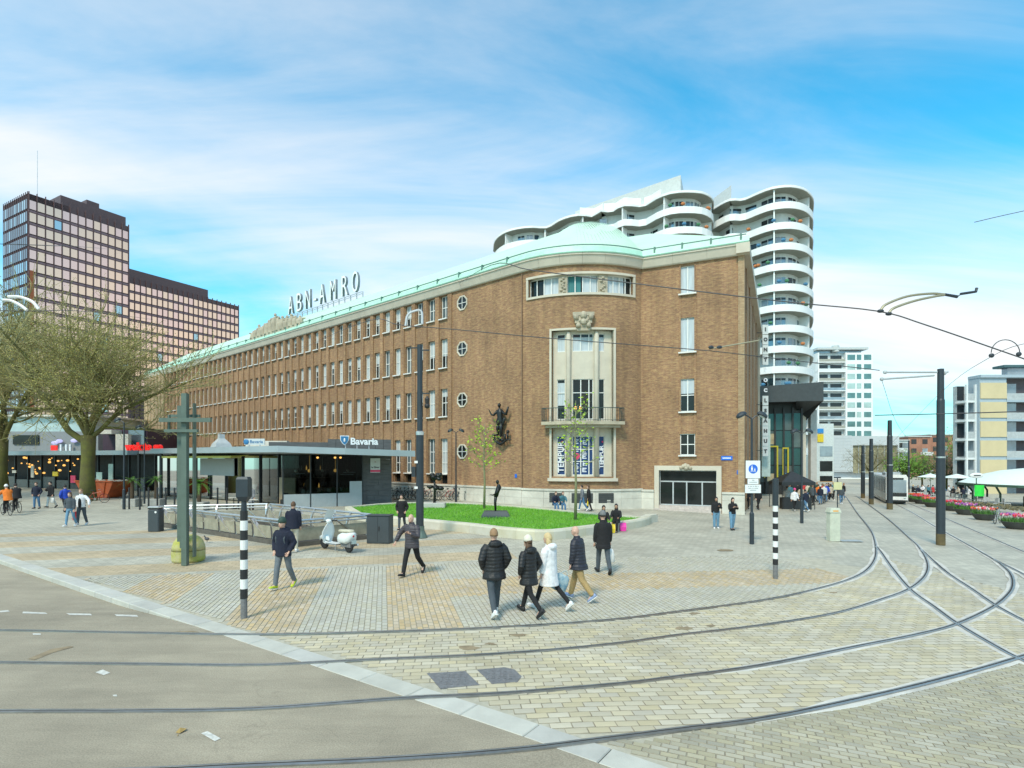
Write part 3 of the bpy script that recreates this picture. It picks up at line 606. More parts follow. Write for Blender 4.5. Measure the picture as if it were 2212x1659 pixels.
# windows (shared meshes): frame + panes + sill
def win_meshes(w, h, bars, trans, t=.055):
    f = MB(); f.box(-w/2, -w/2+t, -.03, .05, 0, h); f.box(w/2-t, w/2, -.03, .05, 0, h); f.box(-w/2+t, w/2-t, -.03, .05, 0, t); f.box(-w/2+t, w/2-t, -.03, .05, h-t, h)
    for x in bars: f.box(x-.03, x+.03, -.035, .04, t, h-t)
    for z in trans: f.box(-w/2+t, w/2-t, -.032, .045, z-.03, z+.03)
    g = MB(); g.box(-w/2+t*.5, w/2-t*.5, .02, .035, t*.5, h-t*.5)
    return f.mesh('frame', MATS['frame_white']), g
rw = random.Random(3)
for ri, (z0, z1) in enumerate(rows):
    h = z1-z0; low = .85 if ri == 3 else 0
    fm, g = win_meshes(.9, h-low, [0.0], [(h-low)*.5] if ri != 3 else [(h-low)*.62, (h-low)*.3])
    gms = [g.mesh('pane', MATS[k]) for k in ('glass_dark', 'blind', 'glass_pale')]
    bmesh_ = {}
    s_ = MB(); s_.box(-.52, .52, -.43, .0, -.09, 0.0); sm = s_.mesh('sill', MATS['sill_white'])
    lowp = MB(); lowp.box(-.43, .43, .0, .05, 0, low-.1); lm = lowp.mesh('lower_panel', MATS['glass_dark']) if low else None
    for i in range(NW):
        c = SW-DS*i; x, y = P(c, -.24); rz = rz_at(c)
        wdw = inst(fm, 'window', bank, (x, y, z0+low), rz)
        k = rw.random(); inst(gms[1 if k < (.22 if i < 5 else .42) else 2 if k < .55 else 0], 'pane', wdw, (0, 0, 0), 0, world=False)
        inst(sm, 'sill', wdw, (0, 0, 0), 0, world=False)
        if k > .55:
            hb = rw.choice([.25, .4, .55])*(h-low)
            if hb not in bmesh_: q = MB(); q.box(-.4, .4, .008, .018, h-low-.06-hb, h-low-.06); bmesh_[hb] = q.mesh('blind', MATS['blind'])
            inst(bmesh_[hb], 'blind', wdw, (0, 0, 0), 0, world=False)
        if lm: inst(lm, 'lower_panel', wdw, (0, 0, -low), 0, world=False)
# octagonal windows
oc = MB(); n = 8
def octr(r, y): return [(r*math.cos(2*math.pi*(i+.5)/n), y, r*math.sin(2*math.pi*(i+.5)/n)*1.02) for i in range(n)]
oc.loft([octr(.50, .05), octr(.50, -.04), octr(.53, -.07), octr(.62, -.07), octr(.64, .05)], cap=False); om = oc.mesh('stone_ring', MATS['stone'])
og = MB(); og.add(octr(.51, -.012), [tuple(range(8))]); ogm = og.mesh('pane', MATS['glass_dark'])
ob = MB(); ob.box(-.022, .022, -.05, -.015, -.5, .5); ob.box(-.5, .5, -.05, -.0155, -.022, .022); obm = ob.mesh('glazing_bar', MATS['frame_white'])
s8 = s_of(999)
for yy in (654.7, 753.5, 864, 975.5):
    z = z_on(999, yy); x, y = P(s8, .002); o = inst(om, 'round_window', bank, (x, y, z), rz_at(s8)); inst(ogm, 'pane', o, world=False); inst(obm, 'glazing_bar', o, world=False)
# attic strip of three windows with carved panels
mb = MB(); t = .16
mb.fbox(P, sA-t, sB+t, -.25, .10, bz0-t, bz0, 16); mb.fbox(P, sA-t, sB+t, -.25, .12, bz1, bz1+t, 16); mb.fbox(P, sA-t, sA, -.25, .10, bz0, bz1); mb.fbox(P, sB, sB+t, -.25, .10, bz0, bz1)
mb.build('stone_surround', MATS['stone'], bank)
mb = MB(); mb.fbox(P, sA, sB, -.38, -.34, bz0, bz1, 12); mb.build('glazing', MATS['glass_dark'], bank)
e = [sA, s_of(1206), s_of(1225), s_of(1293), s_of(1313), sB]
for a, b in ((e[1], e[2]), (e[3], e[4])):
    mb = MB(); mb.fbox(P, a, b, -.3, -.05, bz0, bz1, 2)
    for k in range(9): s = a+(b-a)*(.25+.5*rw.random()); z = bz0+(bz1-bz0)*(.1+.09*k); mb.ell((*P(s, -.04), z), (.12, .12, .09), 7, 5)
    mb.build('carved_panel', MATS['stone_dark'], bank)
for a, b, cs in ((e[0], e[1], 'curtain'), (e[2], e[3], 'curtain_teal'), (e[4], e[5], 'curtain')):
    fr = MB(); fr.fbox(P, a, b, -.3, -.24, bz0, bz0+.06, 5); fr.fbox(P, a, b, -.3, -.24, bz1-.06, bz1, 5)
    for q in (0, .25, .5, .75, 1): s = a+(b-a)*q; fr.fbox(P, max(a, s-.035), min(b, s+.035), -.295, -.235, bz0+.06, bz1-.06)
    wo = fr.build('window', MATS['frame_white'], bank)
    lo, hi = (.47, .98) if cs == 'curtain' and a < e[1] else (.0, .44) if cs == 'curtain_teal' else (.02, .7)
    mb = MB(); mb.fbox(P, a+(b-a)*lo, a+(b-a)*hi, -.335, -.32, bz0+.02, bz1-.05, 5); mb.build('curtain', MATS[cs], wo)
    if cs == 'curtain_teal': mb = MB(); mb.fbox(P, a+(b-a)*.5, a+(b-a)*.97, -.335, -.32, bz0+.02, bz1-.05, 5); mb.build('curtain', MATS['curtain'], wo)
# tall stone oriel on the bay
ow = oB-oA; mb = MB(); t = .14
mb.fbox(P, oA-t, oA, -.7, .12, oz0-.1, oz1+t); mb.fbox(P, oB, oB+t, -.7, .12, oz0-.1, oz1+t); mb.fbox(P, oA, oB, -.7, .10, oz1, oz1+t, 8); mb.fbox(P, oA-.25, oB+.25, -.5, .22, oz0-.32, oz0-.1, 8)
mb.build('stone_surround', MATS['stone'], bank)
f = lambda x: s_of(x)
zr = [(z_on(1258, 1027), z_on(1258, 941)), (z_on(1258, 905), z_on(1258, 817)), (z_on(1258, 757), z_on(1258, 718))]
bays = [(f(1201), f(1219)), (f(1236), f(1283)), (f(1296), f(1309))]
hs = [(a, b, c, d) for a, b in bays for c, d in zr]
mb = MB(); PB = lambda s, o=0: P(s, o-.32); mb.wall(PB, oA, oB, oz0-.1, oz1, hs, .14, steps=[oA+ow*i/8 for i in range(9)]); mb.build('stone_backing', MATS['stone'], bank)
for x0, x1 in ((1221, 1234), (1285, 1295)):
    a, b = f(x0), f(x1); c = (a+b)/2; mb = MB(); px, py = P(c, -.22); mb.lathe([(.17, oz0-.1), (.17, oz1-.35), (.12, oz1-.12), (.02, oz1-.02)], 12, (px, py, 0)); mb.build('stone_mullion', MATS['stone'], bank, smooth=True)
navy = M('banner_navy', (.012, .045, .15), .5, var=.2); bwhite = M('banner_white', (.72, .75, .80), .5); bpink = M('banner_pink', (.62, .05, .13), .5)
for bi, (a, b) in enumerate(bays):
    for zi, (c, d) in enumerate(zr):
        h = d-c; fr = MB(); t = .05
        fr.fbox(P, a, b, -.44, -.38, c, c+t, 2); fr.fbox(P, a, b, -.44, -.38, d-t, d, 2)
        nb_ = 3 if bi == 1 else 1
        for q in ([0, .4, .8, 1] if bi == 1 else [0, 1]): s = a+(b-a)*q; fr.fbox(P, max(a, s-.035), min(b, s+.035), -.438, -.375, c+t, d-t)
        for q in ((.35, .66) if zi == 0 else (.66,) if zi == 1 else ()): fr.fbox(P, a, b, -.436, -.382, c+h*q-.025, c+h*q+.025, 2)
        wo = fr.build('window', MATS['frame_white'], bank)
        mb = MB(); mb.fbox(P, a, b, -.46, -.45, c, d, 3); mb.build('pane', navy if zi == 0 else MATS['glass_dark'], wo)
        if zi == 2 or (zi == 1 and bi == 0): mb = MB(); mb.fbox(P, a+.04, b-.04, -.447, -.443, c+(.05 if zi == 2 else h*.35), d-.25, 3); mb.build('curtain', MATS['curtain'], wo)
        if zi == 0:
            sm_ = (a+b)/2; x, y = P(sm_, -.375); zc = (c+d)/2-.1
            if bi != 1:
                put_text('TEMPUR', min(.62, (b-a)*1.0), bwhite, 'lettering', wo, (x, y, zc), rz_at(sm_), .004, spin=90, bold=.012)
                mb = MB(); px, py = P(sm_+.08, -.372); mb.ell((px, py, d-.42), (.07, .03, .07), 8, 6); mb.build('printed_dot', bpink, wo)
            else:
                for k, (q, z_, hh, ww) in enumerate([(.2, .08, .2, .5), (.6, .08, .3, .5), (.2, .2, .2, .4), (.62, .24, .18, .5), (.6, .42, .22, .5), (.6, .55, .1, .45), (.2, .6, .2, .4), (.62, .78, .2, .5), (.2, .8, .15, .4)]):
                    s = a+(b-a)*q; mb = MB()
                    for j in range(3): mb.fbox(P, s-.18, s+.14-.08*(j % 2), -.449, -.446, c+h*z_+j*.12, c+h*z_+j*.12+.06, 2)
                    mb.fbox(P, s-.18, s-.1, -.4455, -.443, c+h*z_, c+h*z_+.32); mb.build('printed_letters', bwhite, wo)
                px, py = P(a+(b-a)*.22, -.44); mb = MB(); mb.ell((px, py, c+h*.48), (.22, .03, .24), 14, 10); mb.build('printed_dot', bpink, wo)
# warm lamps glowing behind the dark glass
lampm = M('lamp_amber', (1, .5, .12), .5, var=.02, emit=.9)
for x, y in ((1243, 905-25), (1254, 880), (1481, 869), (1488, 946)):
    s = s_of(x); mb = MB(); mb.ell((*P(s, -.40 if x < 1400 else -.2), z_on(x, y)), (.09, .05, .13), 8, 6); mb.build('interior_lamp', lampm, bank)
# balcony
zb = z_on(1258, 911); M('iron', (.06, .085, .08), .5, .5)
mb = MB(); mb.fbox(P, oA-.5, oB+.5, -.2, .75, zb-.22, zb, 8); mb.fbox(P, oA-.3, oB+.3, -.2, .5, zb-.42, zb-.221, 8); bal = mb.build('balcony', MATS['stone_dark'], bank)
mb = MB(); mb.fbox(P, oA-.48, oB+.48, .68, .73, zb+.92, zb+.97, 8); mb.fbox(P, oA-.48, oB+.48, .69, .72, zb+.08, zb+.11, 8)
for s in (oA-.48, oB+.45): mb.fbox(P, s, s+.03, 0, .72, zb+.92, zb+.97); mb.fbox(P, s, s+.03, 0, .72, zb+.08, zb+.11)
nn_ = 34
for i in range(nn_+1): s = oA-.47+(ow+.93)*i/nn_; x, y = P(s, .705); mb.tube([(x, y, zb), (x, y, zb+.94)], .011 if i % 8 else .022, 4)
for i in range(5):
    for s in (oA-.465, oB+.465): x, y = P(s, .12+.13*i); mb.tube([(x, y, zb), (*P(s, .2+.13*i), zb+.5), (x, y, zb+.94)], .014, 4)
mb.build('railing', MATS['iron'], bal)
# carved crest above the oriel
cz0, cz1 = z_on(1260, 712), z_on(1260, 673); s = s_of(1260); mb = MB()
for k in range(5): hw = .44+.07*k; mb.fbox(P, s-hw, s+hw, -.05, .2+.04*k, cz0-.1+(cz1-cz0)*k/5, cz0-.1+(cz1-cz0)*(k+1)/5-.004, 2)
for dx, dz, r in ((-.35, .25, .16), (.35, .25, .16), (0, .5, .22), (-.5, .85, .2), (.5, .85, .2), (0, .95, .26), (-.22, .6, .12), (.22, .6, .12)): mb.ell((*P(s+dx, .28), cz0+dz), (r, r, r*1.1), 8, 6)
mb.build('crest', MATS['stone_dark'], bank)
# right column of windows and its recessed spandrels
for i, (z0, z1) in enumerate(wcol):
    w_ = wB-wA; h = z1-z0; c = (wA+wB)/2; fm, g = win_meshes(w_, h, [0.0], [h*.5] if i > 1 else []); x, y = P(c, -.12)
    wo = inst(fm, 'window', bank, (x, y, z0), rz_at(c)); inst(g.mesh('pane', MATS['glass_dark' if i > 1 else 'glass_pale']), 'pane', wo, world=False)
    q = MB(); q.box(-w_/2-.1, w_/2+.1, -.3, .0, -.1, 0); q.build('sill', MATS['sill_white'], wo, world=False)
    if i < 3:
        q = MB()
        if i < 2: q.box(-w_/2+.06, w_/2-.06, .006, .016, .07, h-.07)
        else: q.box(-w_/2+.06, w_/2-.06, .006, .016, h*.55, h-.07)
        q.build('curtain', MATS['curtain'], wo, world=False)
for a in (wA, wB): mb = MB(); mb.fbox(P, a-.05, a+.05, -.02, .05, wcol[3][1], 17.05); mb.build('brick_edge', MATS['bank_brick'], bank)
# entrance
mb = MB(); mb.fbox(P, eA-.32, eA, -.4, .16, -.6, ez1+.32); mb.fbox(P, eB, eB+.32, -.4, .16, -.6, ez1+.32); mb.fbox(P, eA, eB, -.4, .16, ez1, ez1+.32); mb.build('stone_surround', MATS['stone'], bank)
M('granite_pink', (.5, .44, .4), .6, var=.2, scale=6); mb = MB(); mb.fbox(P, eA, eB, -.5, .1, -.9, .06); mb.fbox(P, eA-.3, eB+.3, .1, .45, -.9, -.16); mb.build('doorstep', MATS['granite_pink'], bank)
ew = eB-eA; et = .06+(ez1-.06)*.66
mb = MB()
for q in (0, .24, .48, .75, 1): s = eA+ew*q; mb.fbox(P, max(eA, s-.045), min(eB, s+.045), -.36, -.26, .06, et if 0 < q < 1 else ez1)
mb.fbox(P, eA+.045, eB-.045, -.355, -.265, et, et+.09); mb.fbox(P, eA+.045, eB-.045, -.355, -.265, .06, .14); mb.fbox(P, eA+.045, eB-.045, -.355, -.265, ez1-.07, ez1)
dr = mb.build('door', MATS['frame_grey'], bank); mb = MB(); mb.fbox(P, eA, eB, -.33, -.31, .06, ez1); mb.build('pane', MATS['glass_dark'], dr)
mb = MB(); s = (eA+eB)/2-.1
for dx, dz, r in ((-.3, .02, .13), (-.15, .1, .15), (0, .14, .18), (.17, .1, .15), (.32, 0, .13), (.05, .0, .17)): mb.ell((*P(s+dx, .2), ez1+.18+dz), (r, r, r), 8, 6)
mb.build('crest', MATS['stone_dark'], bank)
# downpipe, plaques
mb = MB(); x, y = P(s_of(1129), .08); mb.tube([(x, y, .0), (x, y, 17)], .035, 6); mb.build('downpipe', M('pipe_brown', (.20, .12, .07), .6), bank)
blue = M('enamel_blue', (.02, .14, .62), .3, var=.05)
s = s_of(1570); mb = MB(); mb.fbox(P, s-.36, s+.36, .02, .05, z_on(1570, 994), z_on(1570, 985)); pl = mb.build('street_name_plate', blue, bank)
mb = MB(); mb.fbox(P, s-.27, s+.27, .05, .053, z_on(1570, 990.6), z_on(1570, 988.4)); mb.build('white_lettering', bwhite, pl)
for x, y, w_ in ((1596, 1020, .12), (1568, 1070, .18), (1115, 1028, .1)): s = s_of(x); z = z_on(x, y); mb = MB(); mb.fbox(P, s-w_, s+w_, .02, .04, z-.14, z+.14); mb.build('plaque', blue, bank)
# rooftop letters and sculpture group on the cornice
lt = M('letter_face', (.80, .82, .83), .5, 0, var=.1); ltd = M('letter_side', (.22, .26, .28), .5)
chars = 'ABN-AMRO'; s_l, s_r = -(39.8+7.94), -(22.0+7.94); hgt = 2.55
adv = [1.0, 1.0, 1.05, .55, 1.0, 1.25, 1.0, 1.05]; tot = sum(adv); acc = 0; lets = []
for ch, a in zip(chars, adv):
    s = s_l+(s_r-s_l)*(acc+a/2)/tot; acc += a; me = text_mesh(ch, hgt*1.42, .16, [lt, ltd], bold=-.03); me.transform(Matrix.Rotation(R(90), 4, 'X'))
    xs = [v.co.x for v in me.vertices]; kx = 1.25/max(.6, max(xs)-min(xs)) if ch != '-' else .8; me.transform(Matrix.Scale(min(kx, 1.0), 4, (1, 0, 0)))
    me.update()
    for p in me.polygons: p.material_index = 0 if abs(p.normal.y) > .9 else 1
    o = inst(me, 'roof_letter', bank, (*P(s, -6.4), RZ+1.75), rz_at(s)); lets.append(s)
mb = MB()
for z in (RZ+.25, RZ+.48): mb.fbox(P, s_l, s_r, -6.45, -6.38, z, z+.06)
for k in range(15): s = s_l+(s_r-s_l)*k/14; mb.fbox(P, s-.04, s+.04, -6.6, -6.5, RZ-.4, RZ+.55)
mb.build('letter_frame', M('steel_pale', (.5, .52, .54), .5, .5), bank)
rs_ = random.Random(11); sc_ = -(30.2+7.94)
mb = MB(); mb.fbox(P, sc_-6.2, sc_+6.2, -.6, .25, 17.76, 18.5); mb.build('sculpture_base', MATS['stone_dark'], bank)
for k in range(13):
    u = (k-6)/6.2; s = sc_+u*6; hh = .8+1.2*(1-abs(u)**1.3)*rs_.uniform(.7, 1.15); x, y = P(s, .0); mb = MB(); rot = Matrix.Rotation(rs_.uniform(-.35, .35), 3, 'Y')
    mb.eloft([(x, y, 18.4, .45, .32), (x+rs_.uniform(-.1, .1), y, 18.4+hh*.45, .42, .34), (x+rs_.uniform(-.15, .15), y, 18.4+hh*.75, .3, .26), (x+rs_.uniform(-.2, .2), y, 18.4+hh*.86, .14, .14)], 9)
    mb.ell((x+rs_.uniform(-.15, .15), y, 18.4+hh*.93), (.17, .17, .2), 8, 6)
    mb.tube([(x, y, 18.4+hh*.7), (x+rs_.uniform(-.7, .7), y-.2, 18.4+hh*rs_.uniform(.5, 1.0))], [.14, .07], 6); mb.build('stone_figure', MATS['stone_dark'], bank)
# bronze wall sculpture on the bay: winged figure above a boat-like branch
ws = s_of(1086); Z = lambda y: z_on(1086, y)
wsx, wsy = P(ws, .35); rzw = rz_at(ws); sculpt = thing('wall_sculpture', 'dark bronze female figure with raised arms fixed to the brick bay', 'sculpture', (wsx, wsy, Z(940)), rzw)
k_ = (Z(872)-Z(940))/2.3
fig = MB()
fig.eloft([(0, .0, .75*k_, .26*k_, .2*k_), (.02*k_, -.02, 1.0*k_, .30*k_, .22*k_), (.02*k_, 0, 1.3*k_, .2*k_, .16*k_), (-.02*k_, 0, 1.6*k_, .27*k_, .18*k_), (-.02*k_, 0, 1.82*k_, .22*k_, .14*k_), (-.02*k_, 0, 1.9*k_, .08*k_, .08*k_), (-.02*k_, 0, 2.0*k_, .07*k_, .07*k_)], 12)
fig.ell((-.02*k_, -.02, 2.16*k_, ), (.12*k_, .13*k_, .16*k_), 10, 8)
fig.tube([(-.2*k_, 0, 1.8*k_), (-.5*k_, -.1, 1.45*k_), (-.72*k_, -.1, 1.5*k_), (-.95*k_, -.15, 1.9*k_)], [.1*k_, .085*k_, .07*k_, .03*k_], 8); fig.tube([(.18*k_, 0, 1.78*k_), (.45*k_, -.05, 1.55*k_), (.66*k_, -.05, 1.45*k_), (.92*k_, -.1, 2.0*k_)], [.1*k_, .09*k_, .1*k_, .06*k_], 8)
fig.tube([(-.1*k_, 0, .85*k_), (-.16*k_, -.05, .45*k_), (-.14*k_, 0, .0)], [.17*k_, .12*k_, .07*k_], 8); fig.tube([(.15*k_, 0, .85*k_), (.17*k_, -.06, .4*k_), (.2*k_, 0, -.12*k_)], [.18*k_, .13*k_, .07*k_], 8)
fig.ell((.30*k_, .04, .95*k_), (.16*k_, .1, .34*k_), 9, 7, rot=Matrix.Rotation(.4, 3, 'Y')); fig.build('figure', MATS['bronze'], sculpt, smooth=True, world=False)
br_ = MB(); br_.tube([(-.5*k_, 0, -.2*k_), (-.2*k_, 0, -.55*k_), (.15*k_, -.05, -.68*k_), (.45*k_, 0, -.5*k_), (.7*k_, 0, -.35*k_), (1.15*k_, 0, -.38*k_)], [.08*k_, .1*k_, .11*k_, .09*k_, .07*k_, .03*k_], 7)
for a, b in (((-.6*k_, 0, .1*k_), (-.55*k_, 0, -.5*k_)), ((0, 0, -.15*k_), (.05*k_, 0, -.45*k_)), ((.5*k_, 0, .05*k_), (.55*k_, 0, -.4*k_)), ((.75*k_, 0, .15*k_), (.8*k_, 0, -.3*k_)), ((-.35*k_, 0, .05*k_), (-.1*k_, 0, -.3*k_))): br_.tube([a, b], [.09*k_, .06*k_], 6)
for c in ((.8*k_, 0, .22*k_), (-.6*k_, 0, .0), (.25*k_, 0, -.38*k_)): br_.ell(c, (.13*k_, .12*k_, .13*k_), 8, 6)
br_.build('branch', MATS['bronze'], sculpt, smooth=True, world=False); sb = MB(); sb.tube([(0, 0, .9*k_), (0, .5, .9*k_)], .05, 6); sb.tube([(.2*k_, 0, -.5*k_), (.2*k_, .5, -.5*k_)], .05, 6); sb.build('wall_bracket', MATS['bronze'], sculpt, world=False)
# ================================================================ BUILDINGS ROUND THE SQUARE
def line_wall(C, d):
    d = Vector(d).normalized(); n = Vector((d.y, -d.x)); C = Vector(C)
    def f(s, o=0): p = C+d*s+n*o; return p.x, p.y
    f.rz = math.atan2(d.y, d.x); return f
# ---- brown office tower with copper-tinted glass
M('tower_brown', (.12, .07, .072), .5, .2, var=.15); M('tower_band', (.25, .15, .165), .5, .2, var=.1)
M('copper_glass', (1, .64, .46), .12, 1, var=.06, scale=.05); M('copper_glass_b', (.95, .60, .50), .16, 1, var=.06, scale=.05); M('blue_glass', (.45, .62, .68), .1, .9, var=.1, scale=.1); M('grey_glass', (.20, .24, .28), .15, .7, var=.2, scale=.1); M('rust_panel', (.35, .09, .03), .6)
def office(name, label, C, d, W, nb, ztop, nf, fh, depth, left=0, cap=1.9):
    t = thing(name, label, 'office tower', (C[0], C[1], 0)); F = line_wall(C, d); n = Vector((Vector(d).normalized().y, -Vector(d).normalized().x))
    mb = MB(); mb.fbox(F, 0, W, -depth, 0, -2, ztop); mb.build('body', MATS['tower_brown'], t)
    bw = W/nb; pw, ph = bw*.87, fh*.70; g = MB(); g.box(-pw/2, pw/2, -.12, 0, 0, ph); ms = [g.mesh('pane', MATS[k]) for k in ('copper_glass', 'copper_glass_b', 'blue_glass')]; rnd = random.Random(nb)
    for j in range(nf):
        z = ztop-cap-(j+1)*fh+fh*.3
        if z < 6: break
        mb = MB(); mb.fbox(F, 0, W, .0, .25, z-fh*.26, z-fh*.10); mb.build('spandrel_band', MATS['tower_band'], t)
        for i in range(nb):
            k = rnd.random(); inst(ms[2 if k < .02 else 1 if k < .4 else 0], 'pane', t, (*F((i+.5)*bw, .02), z), F.rz)
    for i in range(nb+1): mb = MB(); s = min(max(i*bw, .15), W-.15); mb.fbox(F, s-.10, s+.10, 0, .4, 4, ztop+.5); mb.build('fin', MATS['tower_brown'], t)
    if left:
        d2 = Vector((-Vector(d).y, Vector(d).x)).normalized(); L0 = Vector(C)+d2*left; F2 = line_wall(L0, -d2); nl = 13; bw = left/nl
        mb = MB(); mb.fbox(F2, 0, left, -10, 0, -2, ztop); mb.build('body', MATS['tower_brown'], t)
        g = MB(); g.box(-bw*.40, bw*.40, -.12, 0, 0, fh*.76); ms = [g.mesh('pane', MATS['grey_glass']), g.mesh('pane', MATS['blue_glass'])]
        for j in range(nf):
            z = ztop-cap-(j+1)*fh+fh*.3
            if z < 6: break
            for i in range(nl): inst(ms[rnd.random() < .35], 'pane', t, (*F2((i+.5)*bw, .02), z), F2.rz)
        for i in range(nl+1): mb = MB(); mb.fbox(F2, max(0, i*bw-.09), min(left, i*bw+.09), 0, .18, 4, ztop+.5); mb.build('fin', MATS['tower_brown'], t)
    return t, F
tw, TF = office('office_tower', 'tall dark brown office tower with rows of copper tinted windows', (-140.3, 161), (.49, .872), 26.8, 13, 80.3, 19, 3.6, 16, left=16.6)
mb = MB(); mb.fbox(TF, 8.5, 26.6, -12, -1.5, 80.3, 83.6); mb.build('plant_room', MATS['tower_brown'], tw); mb = MB(); mb.fbox(TF, 16, 19.5, -8, -3, 83.6, 85.6); mb.build('plant_room', MATS['tower_brown'], tw)
mb = MB(); x, y = TF(3.3, -3); mb.tube([(x, y, 80), (x, y, 95)], .09, 5); mb.build('antenna', MATS['steel_pale'], tw)
mb = MB(); mb.fbox(TF, .2, 1.3, .05, .4, 18, 58); mb.build('rust_panel', MATS['rust_panel'], tw)
wg, WF = office('office_wing', 'lower brown office wing with copper tinted windows beside the tower', (-141.5, 205), (.49, .872), 44.2, 22, 70.0, 12, 3.5, 14)
mb = MB(); mb.fbox(WF, .0, 30.5, -10, -.3, 70, 73.6); mb.build('plant_room', MATS['tower_brown'], wg)
# ---- white apartment tower with scalloped balconies
M('white_render', (.80, .81, .80), .6, var=.05, scale=.4); M('white_wall', (.70, .73, .73), .6, var=.06); M('flat_glass', (.30, .37, .42), .1, .35, var=.25, scale=.4); M('dark_window', (.03, .035, .04), .1); M('roof_screen', (.50, .53, .52), .6, var=.1); M('balcony_shade', (.36, .36, .31), .8)  # balcony_shade: shade of the undersides put into the slab and soffit colour
def curve_wall(pts, inward):
    Q = smoothline([Vector((p[0], p[1], 0)) for p in pts], 6); L = [0]
    for i in range(1, len(Q)): L.append(L[-1]+(Q[i]-Q[i-1]).length)
    nrm = []
    for i in range(len(Q)):
        t = (Q[min(i+2, len(Q)-1)]-Q[max(i-2, 0)]).normalized(); nrm.append(Vector((t.y, -t.x, 0)))
    def f(s, o=0):
        s = max(0, min(L[-1], s))
        for i in range(len(L)-1):
            if s <= L[i+1]+1e-9:
                k = (s-L[i])/(L[i+1]-L[i]); p = Q[i].lerp(Q[i+1], k)+nrm[i].lerp(nrm[i+1], k).normalized()*o; return p.x, p.y
        p = Q[-1]+nrm[-1]*o; return p.x, p.y
    f.len = L[-1]; return f
def wx(x, Y): return ((x-CX)/FV*Y, Y)
def scallop(name, label, pts, ztop, nf, npan, back, cols):
    F = curve_wall(pts, 1); t = thing(name, label, 'apartment block', (*F(F.len/2), 0)); n = 46; Ln = F.len; rnd = random.Random(npan); rec = 1.7
    mb = MB(); mb.loft([[(*F(Ln*i/n, -rec), 0), (*F(Ln*i/n, -rec), ztop)] for i in range(n+1)], closed=False)
    a, b = F(0, -rec), F(Ln, -rec); mb.quad((*a, 0), (a[0]+back[0], a[1]+back[1], 0), (a[0]+back[0], a[1]+back[1], ztop), (*a, ztop)); mb.quad((*b, 0), (b[0]+back[0], b[1]+back[1], 0), (b[0]+back[0], b[1]+back[1], ztop), (*b, ztop)); mb.build('wall', MATS['white_wall'], t)
    poly = [F(Ln*i/n, .1) for i in range(n+1)]; poly += [(poly[-1][0]+back[0], poly[-1][1]+back[1]), (poly[0][0]+back[0], poly[0][1]+back[1])]
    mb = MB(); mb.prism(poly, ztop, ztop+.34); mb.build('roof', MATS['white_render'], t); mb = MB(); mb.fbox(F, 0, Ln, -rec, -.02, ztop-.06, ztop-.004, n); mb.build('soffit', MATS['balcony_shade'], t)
    pm = {}
    for j in range(nf):
        z = ztop-3.0*(j+1)
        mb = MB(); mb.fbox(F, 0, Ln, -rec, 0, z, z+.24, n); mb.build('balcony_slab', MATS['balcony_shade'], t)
        mb = MB(); mb.fbox(F, 0, Ln, -.10, .02, z-.02, z+1.0, n); mb.build('balcony_parapet', MATS['white_render'], t)
        for i in range(npan):
            s = Ln*(i+.5)/npan; w = Ln/npan*.74; k = rnd.random()
            if k < .12: continue
            g = MB(); g.fbox(F, s-w/2, s+w/2, -rec, -rec+.05, z+.5, z+2.45, 2); p = g.build('window', MATS['dark_window' if k > .80 else 'flat_glass'], t)
            g = MB(); g.fbox(F, s-.04, s+.04, -rec+.05, -rec+.09, z+.5, z+2.45); g.build('mullion', MATS['white_render'], p)
            if rnd.random() < .6: g = MB(); g.fbox(F, s-w/2, s+w/2, -rec+.05, -rec+.08, z+2.1, z+2.42, 2); g.build('top_light', MATS['dark_window'], p)
        for c in cols: mb = MB(); mb.fbox(F, Ln*c-.1, Ln*c+.1, -rec, -.25, z+.24, z+3.0); mb.build('partition', MATS['white_render'], t)
    return t, F
ptsB = [wx(1066, 106), wx(1070, 101), wx(1090, 97.5), wx(1119, 95.8), wx(1150, 95.2), wx(1182, 95.4), wx(1210, 92.4), wx(1238, 90.8), wx(1260, 90.5), wx(1279, 91), wx(1300, 88.9), wx(1320, 89.4), wx(1340, 87.4), wx(1358, 87), wx(1390, 87.3), wx(1420, 84.6), wx(1450, 83), wx(1482, 82.6), wx(1515, 82.9), wx(1534, 84.2), wx(1541, 86), wx(1538, 90)]
ptsA = [wx(1500, 94), wx(1528, 90), wx(1550, 87.4), wx(1578, 85.2), wx(1605, 85.2), wx(1640, 83.0), wx(1670, 81.5), wx(1707, 81), wx(1735, 81.8), wx(1751, 83.6), wx(1757, 86), wx(1752, 92), wx(1736, 97)]
tb, FB = scallop('apartment_tower', 'white apartment block with scalloped balconies seen above the copper roof', ptsB, 42.9, 9, 26, (6, 14), (.16, .3, .45, .6, .74, .92))
ta, FA = scallop('apartment_tower', 'tall white apartment tower with rounded stacked balconies at its right end', ptsA, 42.9, 13, 12, (-2, 10), (.12, .42, .62))
mb = MB(); a, b = FB(FB.len*.40, -2.5), FB(FB.len*.80, -2.5)
mb.hexa([(a[0], a[1], 42.9), (b[0], b[1], 42.9), (b[0]+2, b[1]+5, 42.9), (a[0]+2, a[1]+5, 42.9), (a[0], a[1], 44.9), (b[0], b[1], 46.8), (b[0]+2, b[1]+5, 46.8), (a[0]+2, a[1]+5, 44.9)]); mb.build('roof_screen', MATS['roof_screen'], tb)
mb = MB(); mb.fbox(FB, FB.len*.44, FB.len*.72, -.9, -.7, 43.2, 44.6, 14); mb.build('roof_parapet', MATS['white_render'], tb)
